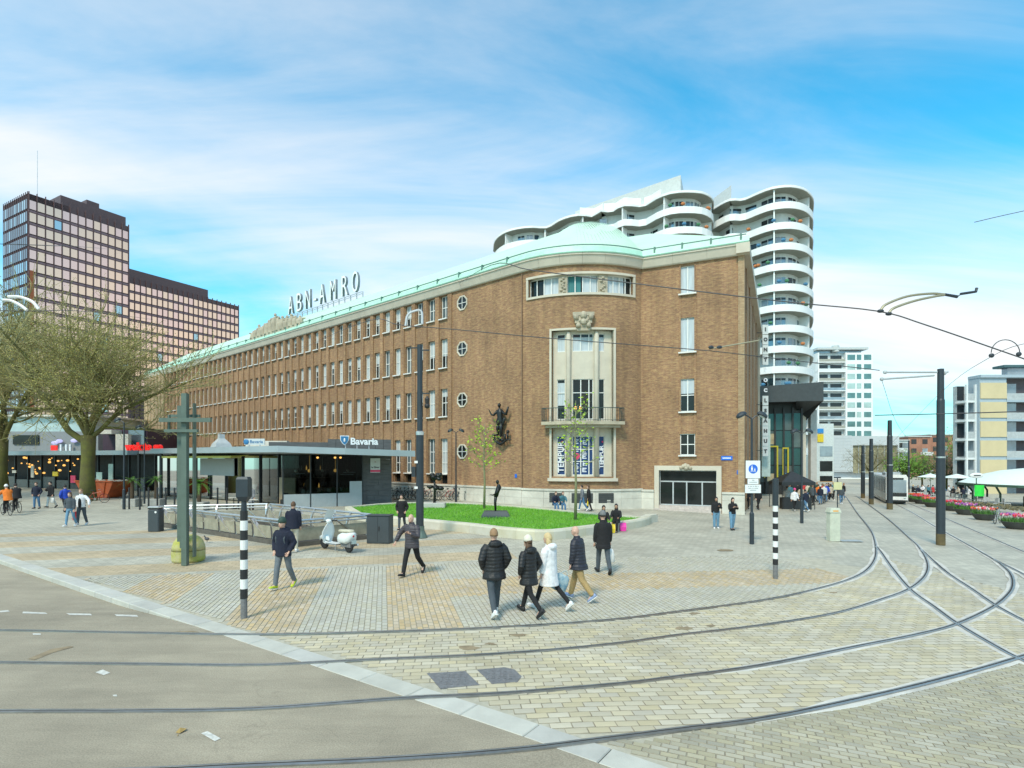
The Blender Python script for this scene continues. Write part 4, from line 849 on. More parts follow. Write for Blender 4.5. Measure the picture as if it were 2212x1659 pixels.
mb = MB(); a = FA(FA.len*.06, -2); b = FA(FA.len*.2, -2); mb.prism([a, b, (b[0]+1, b[1]+4), (a[0]+1, a[1]+4)], 42.9, 46.4); mb.build('roof_screen', MATS['roof_screen'], ta)
mb = MB(); c = FA(FA.len*.5, -3); mb.tube([(c[0]-2, c[1], 44.3), (c[0]+3, c[1], 44.0)], .05, 4); mb.tube([(c[0]-2, c[1], 43), (c[0]-2, c[1], 44.3)], .05, 4); mb.build('roof_rail', MATS['steel_pale'], ta)
# small coloured things on balconies are part of the tower's life: plants and boxes
pcs = [M('pot_green', (.06, .2, .1), .8), M('pot_orange', (.5, .18, .06), .7), M('pot_blue', (.06, .2, .35), .7)]
rnd = random.Random(5)
for F, t, lo, hi, zs in ((FA, ta, .25, .6, [12.9+3*k for k in range(9)]), (FB, tb, .74, .9, [33.9, 36.9, 39.9])):
    for z in zs:
        for k in range(4):
            s = F.len*rnd.uniform(lo, hi); x, y = F(s, -.3); mb = MB(); mb.ell((x, y, z+1.5), (.35, .25, .25), 7, 5); mb.build('balcony_plant', rnd.choice(pcs), t)
# ---- dark glass cinema with a deep black canopy
M('black_metal', (.03, .034, .037), .45, .3, var=.2); M('canopy_side', (.055, .065, .07), .5, .2); M('yellow_frame', (.42, .37, .02), .5); M('concrete', (.46, .45, .42), .8, var=.12, bump=.2); M('lit_interior', (.5, .45, .3), .8, var=.4, scale=1); M('teal_glass', (.02, .06, .07), .08)
cz = gz(31); cin = thing('cinema', 'dark glass cinema under a projecting black canopy beside the brick building', 'cinema', (31, 63, cz))
F = line_wall((28.4, 64.2), (4.4, -1.6)); 
mb = MB(); mb.fbox(F, -2, 4.6, -14, -.6, cz-1, 11.0); mb.build('body', MATS['black_metal'], cin)
for i in range(5):
    for j in range(4):
        a = i*.92; g = MB(); g.fbox(F, a+.06, a+.86, -.6, -.52, cz+1.4+j*2.0, cz+3.3+j*2.0); g.build('pane', MATS['teal_glass' if (i+j) % 3 else 'glass_pale'], cin)
for i in range(6): mb = MB(); mb.fbox(F, i*.92-.09, i*.92+.09, -.6, -.2, cz, 9.2); mb.build('mullion', MATS['black_metal'], cin)
for a, b, z0, z1 in ((.7, 2.0, 1.9, 5.6), (2.6, 3.1, 2.0, 5.4)):
    mb = MB(); mb.fbox(F, a, a+.09, -.2, -.1, cz+z0, cz+z1); mb.fbox(F, b, b+.16, -.2, -.1, cz+z0, cz+z1); mb.fbox(F, a+.09, b, -.2, -.1, cz+z1-.16, cz+z1); mb.build('yellow_frame', MATS['yellow_frame'], cin)
mb = MB(); mb.fbox(F, .9, 1.9, -.51, -.5, cz+5.8, cz+7.0); mb.build('lit_panel', MATS['lit_interior'], cin); mb = MB(); mb.fbox(F, .9, 1.9, -.51, -.5, cz+1.5, cz+2.4); mb.build('lit_panel', MATS['lit_interior'], cin)
mb = MB(); mb.fbox(F, 2.9, 3.7, -.15, -.1, cz+2.1, cz+2.45); mb.build('blue_sign', M('sign_cyan', (.02, .35, .7), .5, emit=.4), cin)
c0 = A(1645, 838, 62.6); c1 = A(1779, 828, 61); zb0 = 9.7
pl = [(c0.x-1, c0.y), (c1.x, c1.y), (c1.x+5, c1.y+11), (c0.x+4, c0.y+13)]
mb = MB(); mb.prism(pl, zb0, lambda x, y: 11.45+.35*(x > 32)); mb.build('canopy', MATS['canopy_side'], cin)
mb = MB(); k = A(1757, 906, 63); mb.add([(c1.x-.05, c1.y+.1, zb0), (c1.x-2.9, c1.y+.3, zb0), (k.x-.9, k.y+2, k.z+.4), (k.x, k.y+1.5, k.z), (c1.x+3, c1.y+8, zb0), (k.x+1.2, k.y+8, k.z)], [(0, 1, 2, 3), (0, 3, 5, 4)]); mb.build('canopy_fin', MATS['black_metal'], cin)
mb = MB(); q = A(1755, 1000, 64.5); mb.box(q.x-.35, q.x+.35, q.y-.3, q.y+.3, cz-.5, 9.0); mb.build('column', MATS['concrete'], cin); mb = MB(); mb.box(q.x-1.5, q.x-.9, q.y-.3, q.y+.3, cz-.5, 9.0); mb.build('column', MATS['stone'], cin)
# market tent in front of it
tn = G(1710, 1098); tent = thing('market_tent', 'small black market tent standing before the dark cinema front', 'tent', tn)
mb = MB(); mb.loft([[(-1.3, -1.1, 1.85), (1.3, -1.1, 1.85), (1.3, 1.1, 1.85), (-1.3, 1.1, 1.85)], [(-1.3, -1.1, 2.1), (1.3, -1.1, 2.1), (1.3, 1.1, 2.1), (-1.3, 1.1, 2.1)], [(-.05, -.05, 2.9), (.05, -.05, 2.9), (.05, .05, 2.9), (-.05, .05, 2.9)]]); mb.build('canopy', MATS['black_metal'], tent, world=False)
for a in (-1.25, 1.25):
    for b in (-1.05, 1.05): mb = MB(); mb.tube([(a, b, 0), (a, b, 1.9)], .03, 6); mb.build('leg', MATS['black_metal'], tent, world=False)
mb = MB(); mb.box(-1.1, 1.1, -.9, -.3, 0, .9); mb.build('counter', MATS['black_metal'], tent, world=False)
# vertical projecting sign on the side wall of the bank
M('sign_white', (.56, .60, .60), .5, var=.05); M('ink', (.07, .07, .075), .5)
sg = A(1653, 900, 58); sgn = thing('hanging_sign', 'tall narrow white projecting sign with a column of letters on the side wall', 'sign', (sg.x, sg.y, 3))
for i, ch in enumerate('IONTPOCLSAHUT'):
    z = zat(712, 58)+-(zat(712, 58)-zat(975, 58))*i/12
    mt = bwhite if 3 < i < 7 else MATS['ink']
    if not 3 < i < 7: mb = MB(); mb.box(sg.x-.30, sg.x+.30, sg.y-.05, sg.y+.05, z-.5, z+.5); mb.build('letter_panel', MATS['sign_white'], sgn)
    put_text(ch, .5, mt, 'lettering', sgn, (sg.x, sg.y-.07, z), 0, .02, bold=.03)
for z in (4.2, 9, 14, 16.5): mb = MB(); mb.bar((sg.x-1.3, sg.y, z), (sg.x-.3, sg.y, z), .06, .06); mb.build('bracket', MATS['black_metal'], sgn)
mb = MB(); mb.box(sg.x+.1, sg.x+1.0, sg.y+1, sg.y+1.1, gz(30)+2.2, 7.6); mb.build('side_panel', M('panel_mint', (.45, .55, .52), .4), sgn)
# ---- white slab of flats further up the street
def slab_flats():
    Y = 175; x0, x1 = wx(1766, Y)[0], wx(1884, Y)[0]; F = line_wall((x0, Y), (1, -.02)); W = x1-x0; zt = zat(762, Y)
    t = thing('apartment_slab', 'pale slab of flats with balconies and teal windows up the street', 'apartment block', (x0, Y, -2)); fh = 3.0
    mb = MB(); mb.fbox(F, 0, W, -12, -1.2, -3, zt); mb.build('body', MATS['white_wall'], t); mb = MB(); mb.fbox(F, W*.51, W, -1.2, 0, 6, zt); mb.build('body', MATS['white_render'], t)
    teal = M('teal_pane', (.12, .25, .25), .1, .3, var=.3, scale=.3); tl = M('teal_pale', (.42, .55, .52), .15, .2, var=.2, scale=.3); rnd = random.Random(2)
    for j in range(10):
        z = zt-fh*(j+1)
        if z < 6: break
        mb = MB(); mb.fbox(F, 0, W*.5, -1.2, .1, z-.1, z+.15); mb.build('balcony_slab', MATS['white_render'], t)
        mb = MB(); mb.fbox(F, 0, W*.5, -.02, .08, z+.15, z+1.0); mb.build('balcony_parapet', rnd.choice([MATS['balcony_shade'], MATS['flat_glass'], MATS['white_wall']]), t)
        for a in (.02, .27): g = MB(); g.fbox(F, W*a, W*(a+.2), -1.19, -1.1, z+.5, z+2.3); g.build('window', MATS['dark_window'], t)
        for a, b in ((.54, .68), (.71, .79), (.84, .97)):
            g = MB(); g.fbox(F, W*a, W*b, .0, .06, z+.7, z+2.35); g.build('window', teal if rnd.random() < .55 else tl, t)
    for a in (0, .5): mb = MB(); mb.fbox(F, W*a, W*a+.35, -1.2, .3, 6, zt); mb.build('pier', MATS['white_render'], t)
    mb = MB(); mb.fbox(F, -.3, W*.9, -9, .6, zt+.9, zt+1.6); mb.build('roof', MATS['roof_screen'], t); mb = MB(); mb.fbox(F, .2, W*.82, -8, -1, zt, zt+.9); mb.build('penthouse', MATS['flat_glass'], t)
    mb = MB(); x, y = F(W*.34, -.5); mb.lathe([(1.1, zt+.3), (1.1, zt+2.2), (.9, zt+2.4)], 12, (x, y, 0)); mb.build('duct', MATS['roof_screen'], t)
slab_flats()
def grey_block():
    Y = 140; x0, x1 = wx(1800, Y)[0], wx(1938, Y)[0]; F = line_wall((x0, Y), (1, -.05)); W = x1-x0; zt = zat(942, Y); zg = gz(70)
    t = thing('shop_building', 'light grey panelled shop building with a wide glazed front', 'shop building', (x0, Y, zg)); a, b = W*.30, W*.98; z0, z1 = zat(1022, Y), zat(962, Y)
    mb = MB(); mb.wall(F, 0, W, 0, zt, [(a, b, z0, z1)], .5); mb.fbox(F, 0, W, -20, -1.2, zg, zt); mb.build('wall', M('grey_cladding', (.52, .55, .56), .5, .1, var=.06), t)
    for j in range(11):
        for i in range(2): mb = MB(); mb.fbox(F, .1+i*2.3, 2.3+i*2.2, .0, .05, .4+j*.8, 1.14+j*.8); mb.build('cladding_panel', MATS['grey_cladding'], t)
    M('shop_inside', (.26, .24, .15), .6, var=.6, scale=.8)
    mb = MB(); mb.fbox(F, a, b, -.6, -.5, z0, z1); mb.build('shop_window', MATS['shop_inside'], t)
    for i in range(8): s = a+(b-a)*i/7; mb = MB(); mb.fbox(F, s-.06, s+.06, -.5, -.3, z0, z1); mb.build('mullion', MATS['frame_grey'], t)
    mb = MB(); mb.fbox(F, 0, W, -4, .6, zat(1040, Y), zat(1032, Y)); mb.build('awning', MATS['white_render'], t); mb = MB(); mb.fbox(F, 0, W, -1.1, -.9, zg, zat(1040, Y)); mb.build('shopfront', MATS['glass_dark'], t)
    # narrow glazed shop left of it with hanging signs
    Y2 = 120; x0, x1 = wx(1763, Y2)[0], wx(1801, Y2)[0]; t2 = thing('shop_building', 'narrow pale glazed shop with small coloured signs next to the cinema', 'shop building', (x0, Y2, zg))
    mb = MB(); mb.box(x0, x1, Y2, Y2+9, zg, zat(915, Y2)); mb.build('body', M('pale_panel', (.60, .66, .65), .4), t2)
    for j in range(3): mb = MB(); mb.box(x0+.8, x1-.3, Y2-.06, Y2, zat(960+j*32, Y2)-2.6, zat(960+j*32, Y2)-.4); mb.build('window', MATS['flat_glass' if j < 1 else 'glass_dark'], t2)
    mb = MB(); mb.box(x0+.2, x0+1.5, Y2-.2, Y2-.1, zat(955, Y2), zat(938, Y2)); mb.build('yellow_sign', M('sign_yellow', (.75, .55, .03), .5), t2)
    mb = MB(); mb.box(x0+.2, x0+1.5, Y2-.2, Y2-.1, zat(935, Y2), zat(926, Y2)); mb.build('blue_sign', M('sign_blue', (.03, .25, .62), .5), t2)
    mb = MB(); mb.box(x0+.2, x1-.2, Y2-.4, Y2-.1, zat(1052, Y2), zat(1040, Y2)); mb.build('orange_fascia', M('fascia_orange', (.72, .33, .05), .5), t2)
grey_block()
# ---- far brick flats
def far_flats():
    Y = 150; zg = gz(70); brickmat('far_brick', (.42, .17, .10), (.36, .14, .08), (.45, .22, .14), (.4, .3, .25)); rnd = random.Random(8)
    for k, (xa, xb, yt, wallm, lab) in enumerate([(1938, 1962, 952, 'pale_panel', 'pale low-rise flats at the left end of the far row'), (1962, 2010, 944, 'far_brick', 'red brick flats in the middle of the far row'), (2010, 2095, 940, 'far_brick', 'red brick flats with pale balconies at the right of the far row')]):
        Yk = Y+k*1.5; x0, x1 = wx(xa, Yk)[0], wx(xb, Yk)[0]; zt = zat(yt, Yk); F = line_wall((x0, Yk), (1, 0)); W = x1-x0
        t = thing('far_flats', lab, 'apartment block', (x0, Yk, zg), group='far row of flats'); mb = MB(); mb.fbox(F, 0, W, -10, 0, zg, zt); mb.build('wall', MATS[wallm], t); nb = max(2, round(W/2.6))
        for j in range(5):
            z = zt-2.5*(j+1)
            for i in range(nb):
                s = W*(i+.5)/nb; g = MB(); g.fbox(F, s-.7, s+.7, 0, .06, z+.6, z+1.9); g.build('window', MATS['dark_window' if rnd.random() < .6 else 'flat_glass'], t)
            if k == 2 or (k == 1 and j % 2): mb = MB(); mb.fbox(F, W*.55, W, 0, 1.0, z, z+.9); mb.build('balcony', MATS['white_wall'], t)
        mb = MB(); mb.fbox(F, -.2, W+.2, -10, .3, zt, zt+.3); mb.build('roof', MATS['roof_screen'], t)
far_flats()
# ---- beige panelled block at the right edge
def beige():
    Y = 80; fh = zat(810, Y)-zat(850, Y); zt = zat(816, Y); zg = gz(70); beigem = M('beige_panel', (.60, .50, .30), .7, var=.06, scale=.6); band = M('band_blue', (.36, .44, .50), .6, var=.06)
    X = lambda x: wx(x, Y)[0]; t = thing('apartment_block', 'block of flats with beige panels and blue bands at the right edge', 'apartment block', (X(2114), Y, zg))
    mb = MB(); mb.box(X(2116), X(2174), Y, Y+2, zg, zt); mb.build('body', MATS['band_blue'], t); mb = MB(); mb.box(X(2174), X(2330), Y+1.2, Y+2, zg, zt); mb.build('body', M('flat_dark', (.12, .10, .11), .7), t)
    mb = MB(); mb.box(X(2096.5), X(2116), Y+2.5, Y+3.2, zg, zt-.9); mb.build('body', MATS['frame_grey'], t)
    ph = (zat(824, Y)-zat(861, Y))
    for j in range(7):
        z1 = zat(827+41.5*j, Y); z0 = zat(861+41.5*j, Y)
        if z0 < 0: z0 = 0
        mb = MB(); mb.box(X(2117), X(2173.5), Y-.12, Y, z0, z1); mb.build('panel', beigem, t)
        mb = MB(); mb.box(X(2174), X(2330), Y-.1, Y+1.2, z0-.5, z0-.2); mb.build('balcony_slab', MATS['band_blue'], t)
        mb = MB(); mb.box(X(2174), X(2330), Y-.1, Y-.04, z0-.2, z0+.75); mb.build('balcony_parapet', MATS['frame_grey'], t)
        for k in range(3): mb = MB(); a = X(2180)+k*3.6; mb.box(a, a+2.0, Y+1.1, Y+1.19, z0+.1, z1); mb.build('window', MATS['flat_glass'], t)
        mb = MB(); mb.box(X(2093), X(2116), Y+.6, Y+2.5, z0-.5, z0-.2); mb.build('balcony_slab', MATS['white_wall'], t); mb = MB(); mb.box(X(2093), X(2114), Y+.6, Y+.7, z0-.2, z0+.8); mb.build('balcony_parapet', MATS['frame_grey'], t)
        mb = MB(); mb.box(X(2097), X(2112), Y+2.42, Y+2.49, z0, z1-.2); mb.build('window', MATS['dark_window'], t)
    for x in (2094, 2113): mb = MB(); mb.box(X(x), X(x)+.22, Y+.5, Y+.8, 0, zt-.9); mb.build('post', MATS['white_wall'], t)
    mb = MB(); mb.box(X(2115), X(2330), Y-.3, Y+2, zt, zt+.4); mb.build('roof', MATS['band_blue'], t)
    mb = MB(); mb.box(X(2190), X(2330), Y+1, Y+2, zt+.4, zt+1.6); mb.build('penthouse', MATS['flat_glass'], t); mb = MB(); mb.box(X(2176), X(2330), Y+.5, Y+2.5, zt+1.6, zt+1.95); mb.build('penthouse_roof', M('roof_teal', (.05, .11, .12), .5), t)
beige()
# ================================================================ PAVILION, SHOPS ON THE LEFT
M('roof_zinc', (.36, .42, .45), .45, .3, var=.08, scale=.5); M('slate', (.085, .088, .09), .7, var=.25, scale=1.5, stretch=(1, 1, 5), bump=.3, bscale=12); M('soffit', (.10, .10, .10), .8); M('panel_grey', (.34, .38, .39), .5, var=.06); M('wood', (.33, .25, .16), .6, var=.2, scale=2, stretch=(8, 8, .6)); M('red_letters', (.80, .015, .012), .4, var=.03, emit=.5); M('cream', (.62, .58, .50), .7); M('awning_yellow', (.55, .52, .12), .6, var=.15)
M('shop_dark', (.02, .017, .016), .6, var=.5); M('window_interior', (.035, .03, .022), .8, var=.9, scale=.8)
def gl(x, Y): return ((x-CX)/FV*Y, Y)
pav = thing('pavilion', 'low glass pavilion with a thin projecting grey roof beside the lawn', 'pavilion', (*gl(611, 37.8), 0))
fr = [gl(897, 39.8), gl(745, 37.4), gl(600, 36.2), gl(520, 38.5), gl(352, 46), gl(300, 47.5)]; bk = [gl(300, 60), gl(560, 55), gl(845, 47.5)]
ztop = lambda x, y: 4.22-.28*max(0, min(1, (x+15.3)/8.3)); zbot = lambda x, y: ztop(x, y)-.42
mb = MB(); mb.prism(fr+bk, zbot, ztop); mb.build('roof', MATS['roof_zinc'], pav)
cor = [gl(783, 40.3), gl(611, 37.9)]; PF = line_wall(cor[1], (cor[0][0]-cor[1][0], cor[0][1]-cor[1][1])); LF = math.dist(cor[0], cor[1])
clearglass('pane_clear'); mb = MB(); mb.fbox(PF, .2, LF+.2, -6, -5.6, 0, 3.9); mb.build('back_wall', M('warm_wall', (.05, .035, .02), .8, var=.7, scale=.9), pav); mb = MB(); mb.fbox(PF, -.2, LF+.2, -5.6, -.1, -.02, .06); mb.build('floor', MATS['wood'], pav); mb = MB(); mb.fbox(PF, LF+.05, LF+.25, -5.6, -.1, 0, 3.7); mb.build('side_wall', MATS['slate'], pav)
rp_ = random.Random(17)
mb = MB(); mb.fbox(PF, .5, LF-1.2, -4.6, -4.0, .06, 1.15); mb.build('bar_counter', MATS['wood'], pav)
for k in range(26): s = .6+(LF-1.4)*rp_.random(); z = rp_.choice([1.15, 1.9, 2.5]); x, y = PF(s, -4.2 if z < 1.5 else -5.4); mb = MB(); mb.lathe([(.05, z), (.05, z+.2), (.02, z+.28), (.02, z+.34)], 7, (x, y, 0)); mb.build('bottle', rp_.choice([MATS['palm_leaf'] if 'palm_leaf' in MATS else MATS['wood'], MATS['cream'], MATS['frost_glass'] if 'frost_glass' in MATS else MATS['cream'], lampm]), pav)
for z in (1.85, 2.45): mb = MB(); mb.fbox(PF, .6, LF-.8, -5.6, -5.3, z, z+.05); mb.build('shelf', MATS['wood'], pav)
for k in range(5):
    s = .7+k*(LF-1.2)/4.6; x, y = PF(s, -1.3-.7*(k % 2)); mb = MB(); mb.lathe([(.35, .76), (.36, .8), (.02, .8)], 14, (x, y, 0)); mb.lathe([(.03, .06), (.03, .76)], 6, (x, y, 0)); mb.build('cafe_table', MATS['wood'], pav)
    x, y = PF(s+.3, -1.6); mb = MB(); mb.tube([(x, y, 2.6), (x, y, 3.6)], .01, 4); mb.ell((x, y, 2.5), (.13, .13, .12), 9, 7); mb.build('pendant_lamp', lampm if k % 2 else MATS['cream'], pav)
    for q in (-.5, .5): x, y = PF(s+q, -1.5); mb = MB(); mb.box(x-.2, x+.2, y-.2, y+.2, .06, .5); mb.box(x-.2, x+.2, y+.16, y+.2, .5, .95); mb.build('cafe_chair', MATS['black_metal'], pav)
for i in range(3):
    a, b = LF*i/3, LF*(i+1)/3; g = MB(); g.fbox(PF, a+.03, b-.03, -.06, -.03, .05, 3.62); g.build('pane', MATS['pane_clear'], pav)
    g = MB(); g.fbox(PF, a+.01, b-.01, -.02, .03, -.05, .92); g.build('base_panel', MATS['panel_grey'], pav)
for s in (0, LF/3, LF*2/3, LF): mb = MB(); mb.fbox(PF, s-.035, s+.035, -.08, .05, 0, 3.65); mb.build('mullion', MATS['black_metal'], pav)
mb = MB(); mb.fbox(PF, LF*.83, LF-.05, .0, .045, .92, 1.75); mb.build('base_panel', MATS['panel_grey'], pav)
for k in range(14):
    s = LF*(.05+.9*random.random()); z = .95+.25*random.random(); mb = MB(); mb.ell((*PF(s, -.2), z), (.14, .05, .12+.1*random.random()), 7, 5); mb.build('tableware', random.choice([MATS['cream'], M('leafy', (.05, .1, .02), .8), MATS['wood']]), pav)
for s in (.42, .64, .71): mb = MB(); mb.ell((*PF(LF*s, .05), 3.45), (.09, .09, .07), 8, 6); mb.build('ceiling_lamp', lampm, pav)
for s, z in ((.1, 2.3), (.75, 2.35), (.72, 2.2)): mb = MB(); mb.fbox(PF, LF*s, LF*s+.9, -.24, -.22, z, z+.06); mb.build('shelf', MATS['frame_grey'], pav)
# slate block at its right end, with the notice board
b0, b1 = gl(789, 40.6), gl(846, 41.4); BF = line_wall(b0, (b1[0]-b0[0], b1[1]-b0[1])); LB = math.dist(b0, b1)
for j in range(10):
    n = 2+(j % 2)
    for i in range(n): mb = MB(); mb.fbox(BF, LB*i/n+.006, LB*(i+1)/n-.006, -4, 0, -.1+j*.38+.006, .28+j*.38-.004); mb.build('slate_block', MATS['slate'], pav)
mb = MB(); mb.fbox(BF, .36, 1.06, .03, .09, zat(1021, 40.5), zat(990, 40.5)); nbd = mb.build('notice_board', MATS['sign_white'], pav); zr_ = zat(1021, 40.5)
mb = MB(); mb.fbox(BF, .36, 1.06, .09, .1, zr_+.04, zr_+.2); mb.build('red_strip', bpink, nbd)
put_text('le Zilver', .17, MATS['ink'], 'lettering', nbd, (*BF(.71, .1), zr_+.38), BF.rz, .004, bold=.006); put_text('Bij', .12, M('ink_red', (.3, .05, .05), .5), 'lettering', nbd, (*BF(.71, .1), zr_+.78), BF.rz, .004)
u0, u1 = gl(845, 43), gl(612, 41); UF = line_wall(u1, (u0[0]-u1[0], u0[1]-u1[1])); LU = math.dist(u0, u1)
for i in range(8): mb = MB(); a, b = LU*(.4+.6*i/8), LU*(.4+.6*(i+1)/8); mb.fbox(UF, a+.01, b-.01, -3, 0, 3.9, 4.85); mb.build('parapet_panel', MATS['slate'], pav)
mb = MB(); mb.fbox(UF, -1, LU*.4, -3, 0, 3.9, 4.6); mb.build('parapet_panel', MATS['slate'], pav)
mb = MB(); a = gl(478, 45); mb.lathe([(.9, 4.3), (.75, 4.6), (.3, 5.0), (.28, 5.35), (.02, 5.36)], 4, (a[0], a[1], 0)); mb.build('roof_vent', MATS['frame_grey'], pav)
mb = MB(); a = gl(575, 43); mb.box(a[0]-1.6, a[0]+1.6, a[1], a[1]+.5, 4.25, 4.75); mb.build('duct', MATS['cream'], pav)
# brewery sign: shield and name on posts along the roof edge
bs = thing('brewery_sign', 'white Bavaria lettering with a blue shield standing on the pavilion roof', 'sign', (*gl(775, 38.2), 4.0))
sblue = M('shield_blue', (.03, .17, .36), .4); YB = 38.2; SF = line_wall(gl(735, YB-.3), (gl(815, YB+.4)[0]-gl(735, YB-.3)[0], .7))
def shield(k, o0, o1, mat, nm):
    pts = [(-.27, .28), (.27, .28), (.25, -.02), (.12, -.22), (0, -.32), (-.12, -.22), (-.25, -.02)]; mb = MB(); zc = zat(951, YB)
    mb.loft([[(*SF(.28+u*k, o), zc+v*k) for u, v in pts] for o in (o0, o1)]); mb.build(nm, mat, bs)
shield(1.1, 0, .06, bwhite, 'shield_edge'); shield(.92, .06, .09, sblue, 'shield'); mb = MB(); mb.ell((*SF(.28, .1), zat(951, YB)), (.07, .05, .14), 8, 6); mb.build('emblem', bwhite, bs)
put_text('Bavaria', .64, bwhite, 'lettering', bs, (*SF(1.58, .06), zat(954, YB)), SF.rz, .04, bold=.02)
for s in (.35, 1.1, 1.9): mb = MB(); x, y = SF(s, -.03); mb.tube([(x, y, 4.0), (x, y, zat(957, YB))], .02, 5); mb.build('post', bwhite, bs)
b2 = thing('brewery_sign', 'small white and blue sign board on the pavilion roof left of the letters', 'sign', (*gl(548, 41), 4.2)); mb = MB(); x, y = gl(548, 41); mb.box(x-.7, x+.8, y, y+.08, 4.4, 4.85); mb.build('board', MATS['sign_white'], b2); mb = MB(); mb.ell((x-.55, y-.02, 4.62), (.2, .05, .2), 12, 8); mb.build('roundel', sblue, b2); put_text('Bavaria', .34, sblue, 'lettering', b2, (x+.2, y-.01, 4.62), 0, .01); mb = MB(); mb.box(x-.4, x-.3, y+.02, y+.06, 4.1, 4.4); mb.box(x+.4, x+.5, y+.02, y+.06, 4.1, 4.4); mb.build('leg', MATS['frame_grey'], b2)
# terrace front going back to the left
q0, q1 = gl(608, 38.6), gl(300, 50); QF = line_wall(q1, (q0[0]-q1[0], q0[1]-q1[1])); LQ = math.dist(q0, q1)
mb = MB(); mb.fbox(QF, -6, LQ+2.5, -6, -5.6, 0, 3.9); mb.build('back_wall', MATS['warm_wall'], pav)
for k in range(9): s = LQ*(k+.5)/9; x, y = QF(s, -3.2); mb = MB(); mb.ell((x, y, 1.0+.3*(k % 2)), (.5, .4, .9), 9, 7); mb.build('indoor_plant' if k % 2 else 'furniture', M('indoor_green', (.03, .07, .02), .8, var=.5) if k % 2 else MATS['wood'], pav)
for i in range(9):
    a, b = LQ*i/9, LQ*(i+1)/9; g = MB(); g.fbox(QF, a+.05, b-.05, -1.45, -1.42, .1, 3.6); g.build('pane', MATS['pane_clear'], pav); mb = MB(); mb.fbox(QF, a-.04, a+.04, -1.5, -1.3, 0, 3.7); mb.build('mullion', MATS['black_metal'], pav)
mb = MB(); mb.fbox(QF, LQ*.9, LQ*.99, -1.35, -1.25, .0, 2.0); mb.build('door', MATS['wood'], pav)
mb = MB(); mb.fbox(QF, LQ*.38, LQ*.62, -1.3, -1.25, 2.0, 3.4); mb.build('blind', MATS['panel_grey'], pav)
mb = MB(); x0, y0 = QF(LQ*.25, .6); x1, y1 = QF(LQ*.75, .6); x2, y2 = QF(LQ*.75, -.8); x3, y3 = QF(LQ*.25, -.8); mb.hexa([(x0, y0, 3.42), (x1, y1, 3.42), (x2, y2, 3.62), (x3, y3, 3.62), (x0, y0, 3.58), (x1, y1, 3.58), (x2, y2, 3.66), (x3, y3, 3.66)]); mb.build('awning', MATS['awning_yellow'], pav)
for x in (300, 348, 396): mb = MB(); a = gl(x, 49.5-(x-300)*.06); mb.box(a[0]-.09, a[0]+.09, a[1]-.09, a[1]+.09, 0, 3.8); mb.build('post', MATS['black_metal'], pav)
# red food letters on the roof edge
wk = thing('shop_sign', 'bright red wok to go letters on the low shop roof', 'sign', (*gl(311, 48), 4.2))
RZ2 = math.atan2(-1.5, 3.1)*.35
put_text('wok to go', .92, MATS['red_letters'], 'lettering', wk, (*gl(311, 47), zat(965, 47)), -.25, .08, bold=.025)
for x in (285, 311, 338): mb = MB(); a = gl(x, 47.2); mb.tube([(a[0], a[1], 4.0), (a[0], a[1], zat(968, 47))], .03, 5); mb.build('post', MATS['black_metal'], wk)
# row of cafes at the far left
shops = thing('cafe_row', 'row of dark cafe fronts with amber lights under a flat roof behind the plane trees', 'cafe', (*gl(100, 66), 0))
s0, s1 = gl(-160, 70), gl(300, 57); CF = line_wall(s0, (s1[0]-s0[0], s1[1]-s0[1])); LC = math.dist(s0, s1)
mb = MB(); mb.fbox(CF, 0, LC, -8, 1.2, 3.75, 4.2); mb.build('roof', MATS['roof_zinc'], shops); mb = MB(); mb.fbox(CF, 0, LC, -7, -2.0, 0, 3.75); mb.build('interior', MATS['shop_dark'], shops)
for i in range(16): a, b = LC*i/16, LC*(i+1)/16; mb = MB(); mb.fbox(CF, a-.06, a+.06, -.8, -.6, 0, 3.75); mb.build('post', MATS['black_metal'], shops); g = MB(); g.fbox(CF, a+.1, b-.1, -.75, -.7, .0, .95 if i % 3 else 1.3); g.build('base_panel', M('glass_low', (.06, .075, .08), .2), shops)
rl = random.Random(21)
for k in range(42):
    s = LC*(.30+.46*rl.random()); z = 1.5+2.0*rl.random()**.8; mb = MB(); r = .05+.08*rl.random(); mb.ell((*CF(s, -.9+.6*rl.random()), z), (r*1.6, r, r), 6, 5); mb.build('amber_light', lampm, shops)
for s, w_, z, h_, c in ((.36, .8, 1.6, .35, 'fascia_orange'), (.43, .7, 1.7, .3, 'cream'), (.52, .5, 1.2, 1.4, 'cream'), (.62, .9, 1.4, .5, 'sign_yellow'), (.77, .7, 1.7, .2, 'fascia_orange'), (.81, .9, .9, 1.0, 'teal_pale'), (.86, .7, 1.0, 1.8, 'teal_pale'), (.70, .8, .7, .8, 'bb')):
    mb = MB(); mb.fbox(CF, LC*s, LC*s+w_, -.6, -.5, z, z+h_); mb.build('shop_panel', MATS.get(c, bpink), shops)
for s, w_, col, z in ((.33, .9, 'cream', 4.2), (.38, .8, 'sign_yellow', 4.2), (.42, 1.3, 'sign_yellow', 4.2), (.68, 1.0, 'red_letters', 4.25)): mb = MB(); mb.fbox(CF, LC*s, LC*s+w_, .9, 1.0, z, z+.55); mb.build('roof_sign', MATS[col], shops)
